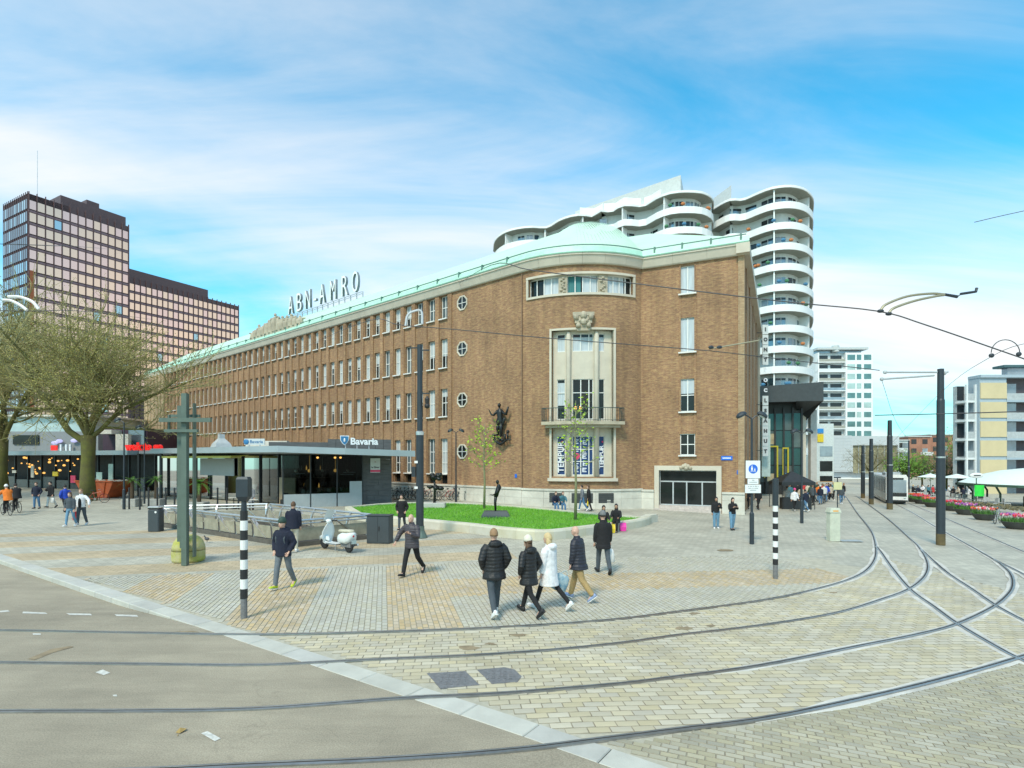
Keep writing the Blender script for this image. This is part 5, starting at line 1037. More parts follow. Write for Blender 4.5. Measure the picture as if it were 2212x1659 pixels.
# grey building behind the cafes
lowb = thing('shop_building', 'grey two-storey shop building behind the cafes and plane trees', 'shop building', (*gl(100, 84), 0)); x0, x1 = gl(-120, 84)[0], gl(212, 84)[0]
mb = MB(); mb.box(x0, x1, 84, 96, 0, zat(932, 84)); mb.build('wall', M('grey_shop', (.24, .25, .26), .6, var=.1), lowb); mb = MB(); mb.box(x0+6, x1-1, 84.5, 95, zat(932, 84), zat(900, 84)); mb.build('glazed_storey', M('frost_glass', (.45, .55, .55), .3, .2, var=.15, scale=.4), lowb); mb = MB(); mb.box(x0, x1, 83.7, 96, zat(900, 84), zat(896, 84)); mb.build('roof', MATS['cream'], lowb)
mb = MB(); mb.box(gl(30, 84)[0], gl(85, 84)[0], 83.8, 84.2, zat(960, 84), zat(940, 84)); mb.build('window', MATS['glass_dark'], lowb)
for x, y in ((118, 957), (128, 953), (160, 952)): a = A(x, y, 83.6); mb = MB(); mb.ell(a, (.55, .1, .3), 10, 6); mb.build('sign_mark', M('sign_violet', (.50, .45, .75), .5, emit=.2), lowb)
a = A(140, 967, 83.5)
for dx in (-.7, .1, .7): mb = MB(); mb.box(a.x+dx, a.x+dx+.25, 83.4, 83.6, a.z-.6, a.z+.5); mb.build('sign_mark', bwhite, lowb)
# dark low entrance block right of it
blk = thing('shop_building', 'dark two-storey block with a pale canopy below the brown office wing', 'shop building', (*gl(270, 76), 0)); a, b = gl(222, 76)[0], gl(318, 76)[0]; mb = MB(); mb.box(a, b, 76, 90, 0, zat(925, 76)); mb.build('wall', M('plum_block', (.05, .025, .045), .6), blk); mb = MB(); mb.box(gl(222, 75)[0], gl(252, 75)[0], 74, 76, zat(938, 75), zat(929, 75)); mb.build('canopy', MATS['cream'], blk); mb = MB(); q = gl(214, 74.4)[0]; mb.box(q-.8+3, q+.9+3, 74.4, 75, 0, zat(938, 75)); mb.build('column', MATS['cream'], blk); mb = MB(); mb.box(gl(278, 75.8)[0], gl(312, 75.8)[0], 75.7, 76, zat(960, 75), zat(926, 75)); mb.build('window', MATS['grey_glass'], blk)
# ---- potted palms
M('palm_leaf', (.085, .20, .022), .5, var=.3, scale=3); M('palm_trunk', (.07, .045, .025), .9, bump=.5, bscale=30)
def palm(x, y, h, r, label, seed):
    p = G(x, y); t = thing('potted_palm', label, 'palm', p, group='potted palms before the pavilion'); rn = random.Random(seed); mb = MB(); mb.tube([(0, 0, .4), (.03, 0, h*.5), (0, .02, h*.72)], [.13, .12, .1], 8); mb.build('trunk', MATS['palm_trunk'], t, world=False)
    for k in range(22):
        a = 2*math.pi*k/22+rn.uniform(-.2, .2); up = rn.uniform(-.2, .9); L = r*rn.uniform(.8, 1.1); mb = MB(); pts = []
        for i in range(6):
            u = i/5; pts.append(Vector((math.cos(a)*L*u, math.sin(a)*L*u, h*.72+up*L*u*.9-.55*L*u*u*(1.1-up*.5))))
        side = Vector((-math.sin(a), math.cos(a), 0))
        for i in range(5):
            for sgn in (-1, 1):
                for m in range(2):
                    c = pts[i].lerp(pts[i+1], m/2); tip = c+side*sgn*.20*r*(1.15-i/5)+(pts[i+1]-pts[i])*1.1; mb.add([c, c+(pts[i+1]-pts[i])*.35, tip], [(0, 1, 2)])
        mb.build('frond', MATS['palm_leaf'], t, world=False)
    mb = MB(); mb.bev(-.5, .5, -.4, .4, 0, .55, .03); mb.build('planter', M('planter_grey', (.33, .32, .29), .8, var=.2, scale=3, bump=.3), t, world=False)
palm(285, 1094, 2.5, .85, 'bushy palm in a grey planter, leftmost before the pavilion', 1); palm(337, 1094, 2.6, .85, 'palm with a tidy crown, middle one of the row before the pavilion', 2); palm(430, 1102, 2.5, 1.0, 'large bright palm nearest the railing of the stairs', 3)
# ---- bollards of the terrace
M('bollard_black', (.025, .025, .027), .5)
for i, x in enumerate((279, 302, 321, 340, 358, 377, 470, 490, 515)):
    p = G(x, 1100+(i % 2)); mb = MB(); mb.lathe([(.055, 0), (.055, 1.35), (.065, 1.36), (.065, 1.42), (.01, 1.46)], 8, p); o = mb.build('terrace_post', MATS['bollard_black']); tag(o, 'black terrace post, number %s from the left along the pavilion terrace' % ['one', 'two', 'three', 'four', 'five', 'six', 'seven', 'eight', 'nine'][i], 'post', 'black posts round the terrace')
tw_ = G(495, 1112); tt = []
for i, (x, y) in enumerate(((505, 1099), (545, 1105), (470, 1095))):
    p = G(x, y); t = thing('terrace_table', 'small round terrace table with a slim foot, %s of the three' % ('middle', 'right one', 'left one')[i], 'table', p, group='terrace tables'); mb = MB(); mb.lathe([(.34, .74), (.35, .76), (.01, .765)], 16); mb.build('top', MATS['cream'], t, world=False); mb = MB(); mb.lathe([(.22, 0), (.2, .03), (.03, .05), (.03, .74)], 10); mb.build('foot', MATS['bollard_black'], t, world=False)
# ---- orange skip
p = G(188, 1078); sk = thing('skip', 'rusty orange waste skip filled with pale rubble behind the plane trunk', 'skip', (p.x, p.y+2, 0), -.28); M('skip_orange', (.42, .085, .02), .6, var=.25, scale=2)
def skp(i, zz): return [(-1.1+i, -.9+i), (1.3-i, -.9+i), (1.3-i, .9-i), (-1.1+i, .9-i)]
mb = MB(); lo = [(-1.3, -.85), (1.3, -.85), (1.3, .85), (-1.3, .85)]; hi = [(-2.2, -.95), (2.2, -.95), (2.2, .95), (-2.2, .95)]; ih = [(x*.96, y*.94) for x, y in hi]; il = [(x*.95, y*.93) for x, y in lo]
mb.loft([[(x, y, .05) for x, y in lo], [(x, y, 1.45) for x, y in hi], [(x, y, 1.45) for x, y in ih], [(x, y, .3) for x, y in il]]); mb.build('body', MATS['skip_orange'], sk, world=False)
for x in (-.9, .1, 1.0): mb = MB(); mb.bar((x, -.88, .1), (x*1.35, -.975, 1.4), .1, .06); mb.build('rib', MATS['skip_orange'], sk, world=False)
mb = MB(); mb.bar((-2.2, -.98, 1.45), (2.2, -.98, 1.45), .08, .1); mb.bar((-2.2, .98, 1.45), (2.2, .98, 1.45), .08, .1); mb.build('rim', MATS['skip_orange'], sk, world=False)
rn = random.Random(4); mb = MB()
for k in range(40): x, y = rn.uniform(-1.9, 1.9), rn.uniform(-.8, .8); s = rn.uniform(.1, .3); mb.ell((x, y, 1.35+rn.uniform(0, .12)), (s, s*.7, s*.4), 6, 4)
o = mb.build('rubble', M('rubble', (.55, .48, .38), .9, var=.2, isl=.2), sk, world=False); o['kind'] = 'stuff'
# ================================================================ TREES
def bark():
    m = M('bark', (.085, .07, .035), .9, var=.35, scale=1.5, bump=.5, bscale=9, col2=(.15, .155, .03)); M('twig', (.30, .27, .12), .9, var=.25); M('bud', (.37, .335, .09), .7, var=.3); M('young_leaf', (.30, .46, .02), .55, var=.25, scale=2); M('bark_young', (.22, .22, .12), .9, var=.2, scale=4)
bark()
def grow(tr, tw, lf, p, d, r, L, lev, rn, droop, nleaf, spread, maxlev):
    n = 4; pts = [p]; rs = [r]; q = Vector(p); dd = Vector(d).normalized()
    for i in range(n):
        dd = (dd+Vector((rn.uniform(-1, 1), rn.uniform(-1, 1), rn.uniform(-.6, .9)*droop))*.24).normalized(); q = q+dd*L/n; pts.append(q.copy()); rs.append(r*(1-.45*(i+1)/n))
    (tr if lev < 3 else tw).tube(pts, rs, 8 if lev < 2 else 5 if lev < 3 else 3, cap=False)
    if lev >= maxlev:
        for k in range(nleaf):
            c = pts[1+rn.randrange(n)]+Vector((rn.gauss(0, .12), rn.gauss(0, .12), rn.gauss(0, .12))); u = Vector((rn.gauss(0, 1), rn.gauss(0, 1), rn.gauss(0, 1))).normalized(); v = u.orthogonal().normalized(); s = rn.uniform(.025, .055); lf.add([c+u*s, c+v*s*.7, c-u*s, c-v*s*.7], [(0, 1, 2, 3)])
        return
    kids = {0: 0, 1: 5, 2: 5, 3: 4, 4: 2}.get(lev, 2)
    for k in range(kids):
        t = .25+.75*(k+rn.random())/kids; i = min(n-1, int(t*n)); b = pts[i].lerp(pts[i+1], t*n-i); ax = dd.orthogonal().normalized(); ax.rotate(Matrix.Rotation(rn.uniform(0, 6.28), 3, dd)); nd = dd.copy(); nd.rotate(Matrix.Rotation(rn.uniform(.5, 1.15)*spread, 3, ax)); nd.z = nd.z*.7+.12
        grow(tr, tw, lf, b, nd, max(.006, r*(.52 if lev < 2 else .5)), L*rn.uniform(.55, .8), lev+1, rn, droop, nleaf, spread, maxlev)
    grow(tr, tw, lf, pts[-1], dd, rs[-1], L*.7, lev+1, rn, droop, nleaf, spread, maxlev)
def plane_tree(base, hfork, r, limbs, label, seed):
    rn = random.Random(seed); t = thing('plane_tree', label, 'tree', base, group='plane trees before the cafes'); tr, tw, lf = MB(), MB(), MB()
    pts = [Vector((0, 0, -.1)), Vector((-.02*hfork, 0, hfork*.35)), Vector((-.01, 0, hfork*.7)), Vector((0, 0, hfork*1.05))]; tr.tube(pts, [r*1.25, r, r*.95, r*1.05], 12)
    for d, L, rr, z in limbs: grow(tr, tw, lf, Vector((0, 0, hfork*z)), Vector(d), r*rr*.9, L, 1, rn, 1.0, 9, 1.0, 5)
    tr.build('trunk', MATS['bark'], t, smooth=True, world=False); o = tw.build('twigs', MATS['twig'], t, world=False); o['kind'] = 'stuff'; o = lf.build('crown', MATS['bud'], t, world=False); o['kind'] = 'stuff'
p = G(191, 1081); plane_tree(p, 5.0, .50, [((-.95, -.2, .5), 7.4, .62, .9), ((-.25, .3, 1), 5.2, .6, 1.0), ((.4, -.1, 1), 4.7, .55, 1.0), ((.8, .2, .7), 5.2, .45, .98), ((.1, -.6, 1), 4.8, .5, 1.0), ((-.5, -.5, .8), 5.6, .5, 1.02)], 'thick pollarded plane tree with bare spreading twigs beside the orange skip', 5)
plane_tree((-55, 60, 0), 5.2, .48, [((-.8, -.3, .7), 7.5, .6, .95), ((.8, -.3, .7), 7.5, .6, .95), ((0, .2, 1), 6.3, .6, 1.0), ((.3, -.6, .8), 6.5, .5, 1.0), ((-.3, .5, .9), 6.5, .5, 1.0)], 'plane tree with mossy limbs, further back to the left of the skip', 9)
plane_tree((-49, 45, 0), 5.4, .48, [((.9, -.1, .7), 7, .6, .95), ((.5, .3, 1), 5.6, .6, 1.0), ((.4, -.5, .9), 5.6, .55, 1.0), ((-.4, .1, 1), 5, .5, 1.0)], 'plane tree whose bare branches reach in at the left edge', 14)
def young(base, h, w, label, seed, n=26):
    rn = random.Random(seed); t = thing('young_tree', label, 'tree', base, group='young trees on the lawn'); tr, tw, lf = MB(), MB(), MB(); tr.tube([(0, 0, -.05), (.03, 0, h*.3), (-.02, .02, h*.62), (.02, 0, h)], [.085, .065, .045, .012], 7)
    for k in range(n):
        z = h*(.42+.53*k/n); a = k*2.4+rn.uniform(-.4, .4); L = w*(1.1-.75*abs((z/h-.55)*1.6))*rn.uniform(.6, 1.05); d = Vector((math.cos(a), math.sin(a), rn.uniform(.4, .9))); q = [Vector((0, 0, z)), Vector((0, 0, z))+d*L*.5, Vector((0, 0, z))+d*L+Vector((0, 0, .1))]; tw.tube(q, [.016, .011, .005], 4, cap=False)
        for m in range(9):
            c = q[0].lerp(q[2], rn.uniform(.3, 1.05))+Vector((rn.gauss(0, .12), rn.gauss(0, .12), rn.gauss(0, .1))); u = Vector((rn.gauss(0, 1), rn.gauss(0, 1), rn.gauss(0, .6))).normalized(); v = u.orthogonal().normalized(); s = rn.uniform(.05, .10); lf.add([c+u*s, c+v*s*.75, c-u*s*.8, c-v*s*.75], [(0, 1, 2, 3)])
            tw.tube([q[0].lerp(q[2], .6), c], [.006, .003], 3, cap=False)
    tr.build('trunk', MATS['bark_young'], t, smooth=True, world=False); o = tw.build('twigs', MATS['bark_young'], t, world=False); o['kind'] = 'stuff'; o = lf.build('crown', MATS['young_leaf'], t, world=False); o['kind'] = 'stuff'
# ---- raised lawn with its stone seat-wall
front = [G(x, y) for x, y in ((770, 1127), (848, 1134), (930, 1142), (1014, 1151), (1080, 1160), (1145, 1165.6), (1175, 1167), (1205, 1165.4), (1247, 1160), (1330, 1148), (1385, 1139), (1406, 1131), (1408, 1125))]
def U(x, y, z): Y = (H-z)*FV/(y-HY); return Vector(((x-CX)/FV*Y, Y, 0))
rear = [U(1379, 1113, .3), U(1289, 1108, .3), U(1150, 1098, .3), U(979, 1088, .3), U(850, 1089, .3), U(745, 1098, .3)]
ring = [Vector((q.x, q.y, 0)) for q in smoothline(front, 4)]+[Vector((q.x, q.y, 0)) for q in smoothline(rear, 3)]
cen = sum(ring, Vector())/len(ring); inner = []
n = len(ring)
for i, q in enumerate(ring):
    t = (ring[(i+1) % n]-ring[i-1]).normalized(); inner.append(q+Vector((-t.y, t.x, 0))*.38)
LZ = lambda x, y: gz(x)+.40
M('wall_stone', (.50, .47, .36), .85, var=.2, scale=2.2, bump=.35, bscale=16, isl=.06, col2=(.58, .56, .47)); seat = bpy.data.objects.new('lawn_kerb', None); COL.objects.link(seat); tag(seat, 'low pale stone seat-wall curving round the lawn', 'low wall')
i = 0
while i < n:
    k = min(3, n-i); o0 = [ring[(i+j) % n] for j in range(k+1)]; o1 = [inner[(i+j) % n] for j in range(k+1)]; mb = MB(); rr = []
    for j in range(k+1):
        e = .006 if j == 0 else -.006 if j == k else 0; a = o0[j].lerp(o0[min(j+1, k)] if j < k else o0[j-1], abs(e)); b = o1[j].lerp(o1[min(j+1, k)] if j < k else o1[j-1], abs(e)); z = gz(a.x); m1 = a.lerp(b, .12)
        rr.append([(a.x, a.y, z-.3), (a.x, a.y, z+.33), (m1.x, m1.y, z+.41), (b.x, b.y, z+.41), (b.x, b.y, z-.3)])
    mb.loft(rr); mb.build('wall_block', MATS['wall_stone'], seat); i += k
M('lawn', (.09, .28, .012), .8, col2=(.17, .40, .03), scale=.7, bump=.6, bscale=35); M('grass_blade', (.09, .30, .012), .7, col2=(.18, .42, .03), scale=.7, isl=.25)
mb = MB(); mb.add([(q.x, q.y, LZ(q.x, q.y)-.07) for q in inner], [tuple(range(n))]); lawn = struct(mb.build('lawn', MATS['lawn']))
def inside(x, y, poly):
    c = False; j = len(poly)-1
    for i in range(len(poly)):
        if (poly[i].y > y) != (poly[j].y > y) and x < (poly[j].x-poly[i].x)*(y-poly[i].y)/(poly[j].y-poly[i].y)+poly[i].x: c = not c
        j = i
    return c
rn = random.Random(77); gb = MB(); xs = [q.x for q in inner]; ys = [q.y for q in inner]; cnt = 0
while cnt < 26000:
    x, y = rn.uniform(min(xs), max(xs)), rn.uniform(min(ys), max(ys))
    if not inside(x, y, inner): continue
    z = LZ(x, y)-.07; a = rn.uniform(0, 6.28); hgt = rn.uniform(.05, .10); w_ = .012; gb.add([(x-w_*math.cos(a), y-w_*math.sin(a), z), (x+w_*math.cos(a), y+w_*math.sin(a), z), (x+rn.gauss(0, .03), y+rn.gauss(0, .03), z+hgt)], [(0, 1, 2)]); cnt += 1
o = gb.build('grass', MATS['grass_blade']); o['kind'] = 'stuff'; o['label'] = 'short bright green grass of the raised lawn'; o['category'] = 'grass'
p = U(1046, 1098, .33); young((p.x, p.y, LZ(p.x, p.y)-.08), 5.2, 1.35, 'young tree with fresh yellow-green leaves, left one on the lawn', 3, 30)
p = U(1243, 1120, .33); young((p.x, p.y, LZ(p.x, p.y)-.08), 6.1, 1.25, 'slender young tree with sparse green leaves standing before the stone oriel', 8, 24)
# hedge and bare trees up the street
def bush(x, y0, Y, w_, h_, label, seed, leaf='hedge_leaf'):
    M('hedge_leaf', (.10, .21, .02), .7, var=.35, scale=.8); M('hazy_twig', (.16, .145, .08), .9, var=.3); rn = random.Random(seed); X = (x-CX)/FV*Y; zg = gz(X); t = thing('street_tree', label, 'tree', (X, Y, zg)); tr, lf = MB(), MB(); tr.tube([(0, 0, 0), (0, 0, h_*.45), (0, 0, h_*.8)], [.16, .13, .05], 6)
    for k in range(7): a = k*.9; tr.tube([(0, 0, h_*.3), (math.cos(a)*w_*.3, math.sin(a)*w_*.3, h_*.65), (math.cos(a)*w_*.45, math.sin(a)*w_*.4, h_*.85)], [.08, .05, .02], 5)
    for k in range(1500):
        u = Vector((rn.gauss(0, .45), rn.gauss(0, .45), rn.gauss(0, .42)))
        if u.length > 1.1: continue
        c = Vector((u.x*w_*.55, u.y*w_*.5, h_*.62+u.z*h_*.42)); v = Vector((rn.gauss(0, 1), rn.gauss(0, 1), rn.gauss(0, 1))).normalized(); q = v.orthogonal().normalized(); s = rn.uniform(.08, .2)*(w_/4)**.5
        if leaf == 'hazy_twig': lf.add([c+v*s*3, c+q*s*.12, c-v*s*3, c-q*s*.12], [(0, 1, 2, 3)])
        else: lf.add([c+v*s, c+q*s*.7, c-v*s, c-q*s*.7], [(0, 1, 2, 3)])
    tr.build('trunk', MATS['bark'], t, world=False); o = lf.build('crown', MATS[leaf], t, world=False); o['kind'] = 'stuff'
bush(1958, 0, 92, 6, 6.2, 'bushy bright green tree behind the tram', 1); bush(1992, 0, 96, 6.5, 6.0, 'green leafy tree right of the tram, beside the bright one', 2); bush(2070, 0, 140, 7, 13, 'green tree top showing above the far brick flats', 3)
bush(1880, 0, 105, 9, 8, 'bare street tree before the grey shop building', 4, 'hazy_twig'); bush(1925, 0, 112, 8, 8, 'bare street tree at the right end of the grey shop', 5, 'hazy_twig'); bush(2045, 0, 90, 9, 7, 'bare street tree before the far brick flats', 6, 'hazy_twig'); bush(2085, 0, 88, 8, 6, 'bare street tree left of the beige block', 7, 'hazy_twig')
# ================================================================ STREET FURNITURE
M('pole_dark', (.035, .045, .055), .45, .3, var=.15); M('post_green', (.11, .15, .125), .5, .2, var=.15); M('sign_enamel', (.74, .76, .76), .4, var=.04); M('steel_brushed', (.58, .58, .57), .33, .9, var=.12, scale=6); M('black_paint', (.018, .018, .02), .5); M('white_paint', (.76, .76, .74), .5, var=.06, scale=5); M('cabinet_dark', (.05, .062, .07), .5, .1, var=.1); M('rubber', (.02, .02, .021), .8); M('mesh_tan', (.36, .33, .25), .6, .2, var=.25, scale=3, bump=.4, bscale=60); M('dark_base', (.11, .10, .085), .9, var=.3)
def striped(x, y, n, label, boxtop):
    p = G(x, y); t = thing('striped_pole', label, 'pole', p, group='black and white striped poles'); Y = p.y; zt = H-(boxtop[0]-HY)/FV*Y-p.z; r = .075; mb = MB(); mb.lathe([(r*.9, 0), (r*.9, .42)], 12); mb.build('foot', MATS['cast_iron'], t, world=False); hs = (zt-.42)/n
    for i in range(n): mb = MB(); mb.lathe([(r, .42+hs*i), (r, .42+hs*(i+1)-.001)], 14); mb.build('stripe', MATS['black_paint' if i % 2 == 0 else 'white_paint'], t, world=False)
    return p, t, zt, Y
p, t, zt, Y = striped(527, 1335, 9, 'striped pole with a dark detector box on top, left of the walking man', (1103,))
z1 = H-(1030-HY)/FV*Y; mb = MB(); mb.lathe([(.06, zt), (.05, zt+.25)], 10); mb.build('neck', MATS['pole_dark'], t, world=False)
mb = MB(); mb.loft([[(a*w_, b*d_, z) for a, b in ((-1, -1), (1, -1), (1, 1), (-1, 1))] for z, w_, d_ in ((zt+.2, .07, .06), (zt+.3, .125, .10), (z1-.05, .125, .10), (z1, .10, .08))]); mb.build('detector_box', MATS['pole_dark'], t, world=False)
for z in (zt+.25, ): mb = MB(); mb.ell((-.14, 0, z1-.15), (.025, .025, .04), 6, 5); mb.build('cable_gland', MATS['steel_brushed'], t, world=False)
p, t, zt, Y = striped(1675, 1250, 10, 'striped pole topped by a dark sleeve, standing near the tram curve', (1092,)); z1 = H-(1035-HY)/FV*Y-p.z; mb = MB(); mb.lathe([(.085, zt), (.085, z1), (.06, z1+.02)], 12); mb.build('sleeve', MATS['pole_dark'], t, world=False)
# green steel signpost with crossbars, on a concrete egg
p = G(396, 1221); t = thing('steel_signpost', 'grey-green twin steel post with crossbars standing on the plaza', 'post', p); Yp = p.y; zz = lambda y: H-(y-HY)/FV*Yp; xx = lambda x: (x-396)/FV*Yp
for x0, x1, ya, yb, d in ((394.5, 405.5, 850, 1221, 0), (375.5, 385.5, 875, 1172, .25), (411, 413.5, 870, 1205, .2)): mb = MB(); mb.box(xx(x0), xx(x1), d-.08, d+.08, max(0, zz(yb)), zz(ya)); mb.build('post', MATS['post_green'], t, world=False)
for x0, x1, y, d, h_ in ((352, 462, 908, -.16, .13), (362, 433, 931, -.14, .09), (356, 420, 897, .3, .09)): mb = MB(); mb.box(xx(x0), xx(x1), d-.05, d+.05, zz(y)-h_/2, zz(y)+h_/2); mb.build('crossbar', MATS['post_green'], t, world=False)
mb = MB(); mb.box(xx(362), xx(366), .0, .06, zz(935), zz(896)); mb.build('drop_bar', MATS['post_green'], t, world=False); mb = MB(); mb.box(xx(386), xx(394), .05, .2, zz(1185), zz(1165)); mb.build('bracket', MATS['post_green'], t, world=False)
M('mossy_concrete', (.47, .43, .27), .9, var=.2, scale=3, bump=.4, bscale=25, col2=(.36, .37, .05)); pb = G(383, 1219); eg = thing('concrete_egg', 'mossy concrete egg-shaped block at the foot of the steel signpost', 'concrete block', (pb.x, pb.y+.62, 0)); r = .50
mb = MB(); mb.lathe([(r*.93, 0), (r, .06), (r, .36)], 20); mb.build('drum', MATS['mossy_concrete'], eg, world=False); mb = MB(); mb.lathe([(r*1.005, .375), (r*.97, .5), (r*.86, .66), (r*.66, .78), (r*.38, .86), (.02, .885)], 20); mb.build('dome', MATS['mossy_concrete'], eg, smooth=True, world=False)
# litter bin
p = G(337, 1147); t = thing('litter_bin', 'dark grey metal litter bin left of the steel signpost', 'litter bin', p); mb = MB(); mb.bev(-.26, .26, -.22, .22, 0, 1.02, .04); mb.build('body', MATS['cabinet_dark'], t, world=False); mb = MB(); mb.bev(-.27, .27, -.23, .23, 1.1, 1.17, .03); mb.build('lid', MATS['steel_brushed'], t, world=False); mb = MB(); mb.box(-.22, .22, -.18, .18, 1.02, 1.1); mb.build('opening', MATS['black_paint'], t, world=False); mb = MB(); mb.lathe([(.05, -.005), (.05, .0)], 10, (.12, -.222, .9), axis='y'); mb.build('sticker', MATS['white_paint'], t, world=False)
# pigeon
p = G(448, 1172); t = thing('pigeon', 'dark pigeon on the paving behind the signpost', 'pigeon', p, R(80)); mb = MB(); mb.eloft([(0, -.18, .13, .02, .01), (0, -.1, .14, .045, .035), (0, 0, .15, .06, .06)], 8); mb.ell((0, .02, .15), (.06, .11, .065), 10, 7); mb.tube([(0, .08, .18), (0, .12, .24)], [.035, .025], 7); mb.ell((0, .135, .26), (.025, .032, .028), 8, 6); mb.tube([(0, .16, .26), (0, .185, .252)], [.008, .002], 5); mb.tube([(-.02, 0, .1), (-.02, .02, 0)], .005, 4); mb.tube([(.02, 0, .1), (.02, .02, 0)], .005, 4); mb.build('body', M('pigeon', (.06, .06, .07), .6), t, smooth=True, world=False)
# tall camera mast by the lawn
p = G(907, 1161); t = thing('camera_mast', 'tall dark steel mast with a camera dome before the lawn', 'mast', p); Y = p.y; z = lambda y: H-(y-HY)/FV*Y
mb = MB(); mb.lathe([(.165, 0), (.165, z(935))], 16); mb.build('lower_tube', MATS['pole_dark'], t, world=False); mb = MB(); mb.lathe([(.18, z(940)), (.18, z(933)), (.13, z(931))], 16); mb.build('collar', MATS['steel_brushed'], t, world=False); mb = MB(); mb.lathe([(.12, z(931)), (.11, z(745)), (.0, z(744))], 14); mb.build('upper_tube', MATS['pole_dark'], t, world=False)
for y, s in ((757, 1), (850, 1), (752, -1)): mb = MB(); mb.bar((0, -.05, z(y)), (s*.42, -.05, z(y)), .05, .05); mb.build('arm', MATS['pole_dark'], t, world=False)
mb = MB(); mb.ell((.32, -.05, z(877)), (.12, .12, .12), 10, 8); mb.lathe([(.08, z(872)), (.1, z(862)), (.03, z(856))], 10, (.32, -.05, 0)); mb.build('camera_dome', MATS['black_paint'], t, world=False)
mb = MB(); mb.box(-.34, -.18, -.1, .1, z(1030), z(1008)); mb.build('switch_box', MATS['pole_dark'], t, world=False)
for y in (998, 1053): mb = MB(); mb.box(-.2, -.06, -.2, -.185, z(y)-.05, z(y)+.05); mb.build('sticker', MATS['white_paint'], t, world=False)
mb = MB(); mb.lathe([(.34, 0), (.30, .1), (.2, .3), (.19, .5)], 12); mb.build('base_cone', MATS['post_green'], t, world=False)
# lamp posts with two hooded heads
def lamp(x, y, ytop, label, heads=2, r=.055, rz=0):
    p = G(x, y); t = thing('street_lamp', label, 'street lamp', p, rz, group='hooded street lamps'); h_ = H-(ytop-HY)/FV*p.y-p.z; mb = MB(); mb.lathe([(r*1.7, 0), (r*1.7, 1.3), (r, 1.36), (r*.8, h_-.3)], 10); mb.build('pole', MATS['pole_dark'], t, world=False)
    for s in ((-1, 1) if heads == 2 else (-1,)):
        mb = MB(); mb.tube([(0, 0, h_-.32), (s*.16, 0, h_-.2), (s*.32, 0, h_-.12)], .028, 6); a = mb.build('arm', MATS['pole_dark'], t, world=False)
        mb = MB(); rot = Matrix.Rotation(s*.5, 3, 'Y'); mb.ell((s*.44, 0, h_-.16), (.24, .17, .15), 14, 9, rot=rot, zmin=-.35); mb.build('lamp_head', MATS['pole_dark'], t, smooth=False, world=False)
        mb = MB(); mb.ell((s*.45, 0, h_-.2), (.16, .12, .06), 12, 6, rot=rot); mb.build('lens', MATS['frost_glass'], t, world=False)
    return t, p, h_
lamp(985, 1084, 926, 'twin-headed street lamp at the left corner of the brick bay'); lamp(1732, 1130, 926, 'twin-headed street lamp before the cinema crowd'); lamp(268, 1100, 903, 'single-headed dark street lamp left of the palms', 1); lamp(312, 1088, 918, 'thin street lamp behind the wok letters', 1, .04)
t, p, h_ = lamp(1624, 1175, 889, 'twin-headed street lamp carrying the blue pedestrian zone sign')
sg_ = thing('pedestrian_zone_sign', 'white zone sign with a blue pedestrian disc and text plates on the lamp post', 'sign', p); Y = p.y-.1; z = lambda y: H-(y-HY)/FV*Y-p.z; s_ = Y/FV
mb = MB(); mb.bev(-15.5*s_, 15.5*s_, -.13, -.10, z(1033), z(995), .004); mb.build('plate', MATS['sign_enamel'], sg_, world=False)
mb = MB(); zc = z(1013); mb.lathe([(.195, -.135), (.195, -.131)], 24, (0, 0, zc), axis='y'); mb.build('blue_disc', blue, sg_, world=False)
mb = MB()
for dx, k in ((-.05, 1.0), (.07, .62)):
    b = zc-.13; mb.ell((dx, -.138, b+.235*k+.01), (.026*k, .004, .028*k), 8, 6); mb.eloft([(dx, -.138, b+.09*k, .035*k, .004), (dx, -.138, b+.2*k, .04*k, .004)], 8); mb.bar((dx-.02*k, -.138, b+.1*k), (dx-.045*k, -.138, b), .022*k, .006, up=(0, 1, 0)); mb.bar((dx+.02*k, -.138, b+.1*k), (dx+.045*k, -.138, b), .022*k, .006, up=(0, 1, 0))
mb.build('walkers_symbol', MATS['white_paint'], sg_, world=False)
for y0, y1, w_, txts in ((1046, 1034, 11.5, ('zone', 'uitgezonderd')), (1065, 1047, 17, ('ma t/m za 5-11 h', 'laden en lossen', 'toegestaan'))):
    mb = MB(); mb.bev(-w_*s_, w_*s_, -.13, -.10, z(y1+12 if False else y0), z(y1), .004); mb.build('text_plate', MATS['sign_enamel'], sg_, world=False)
    for k, tx in enumerate(txts):
        mb = MB(); x_ = -.0135*len(tx)
        for wd in tx.split(' '):
            L = .027*len(wd); mb.box(x_, x_+L, -.1335, -.131, z(y1)-.085-.085*k, z(y1)-.045-.085*k); x_ += L+.03
        mb.build('printed_line', MATS['frame_grey'], sg_, world=False)
mb = MB(); mb.box(-.08, .08, -.1, -.06, z(1060), z(998)); mb.build('clamp', MATS['pole_dark'], sg_, world=False)
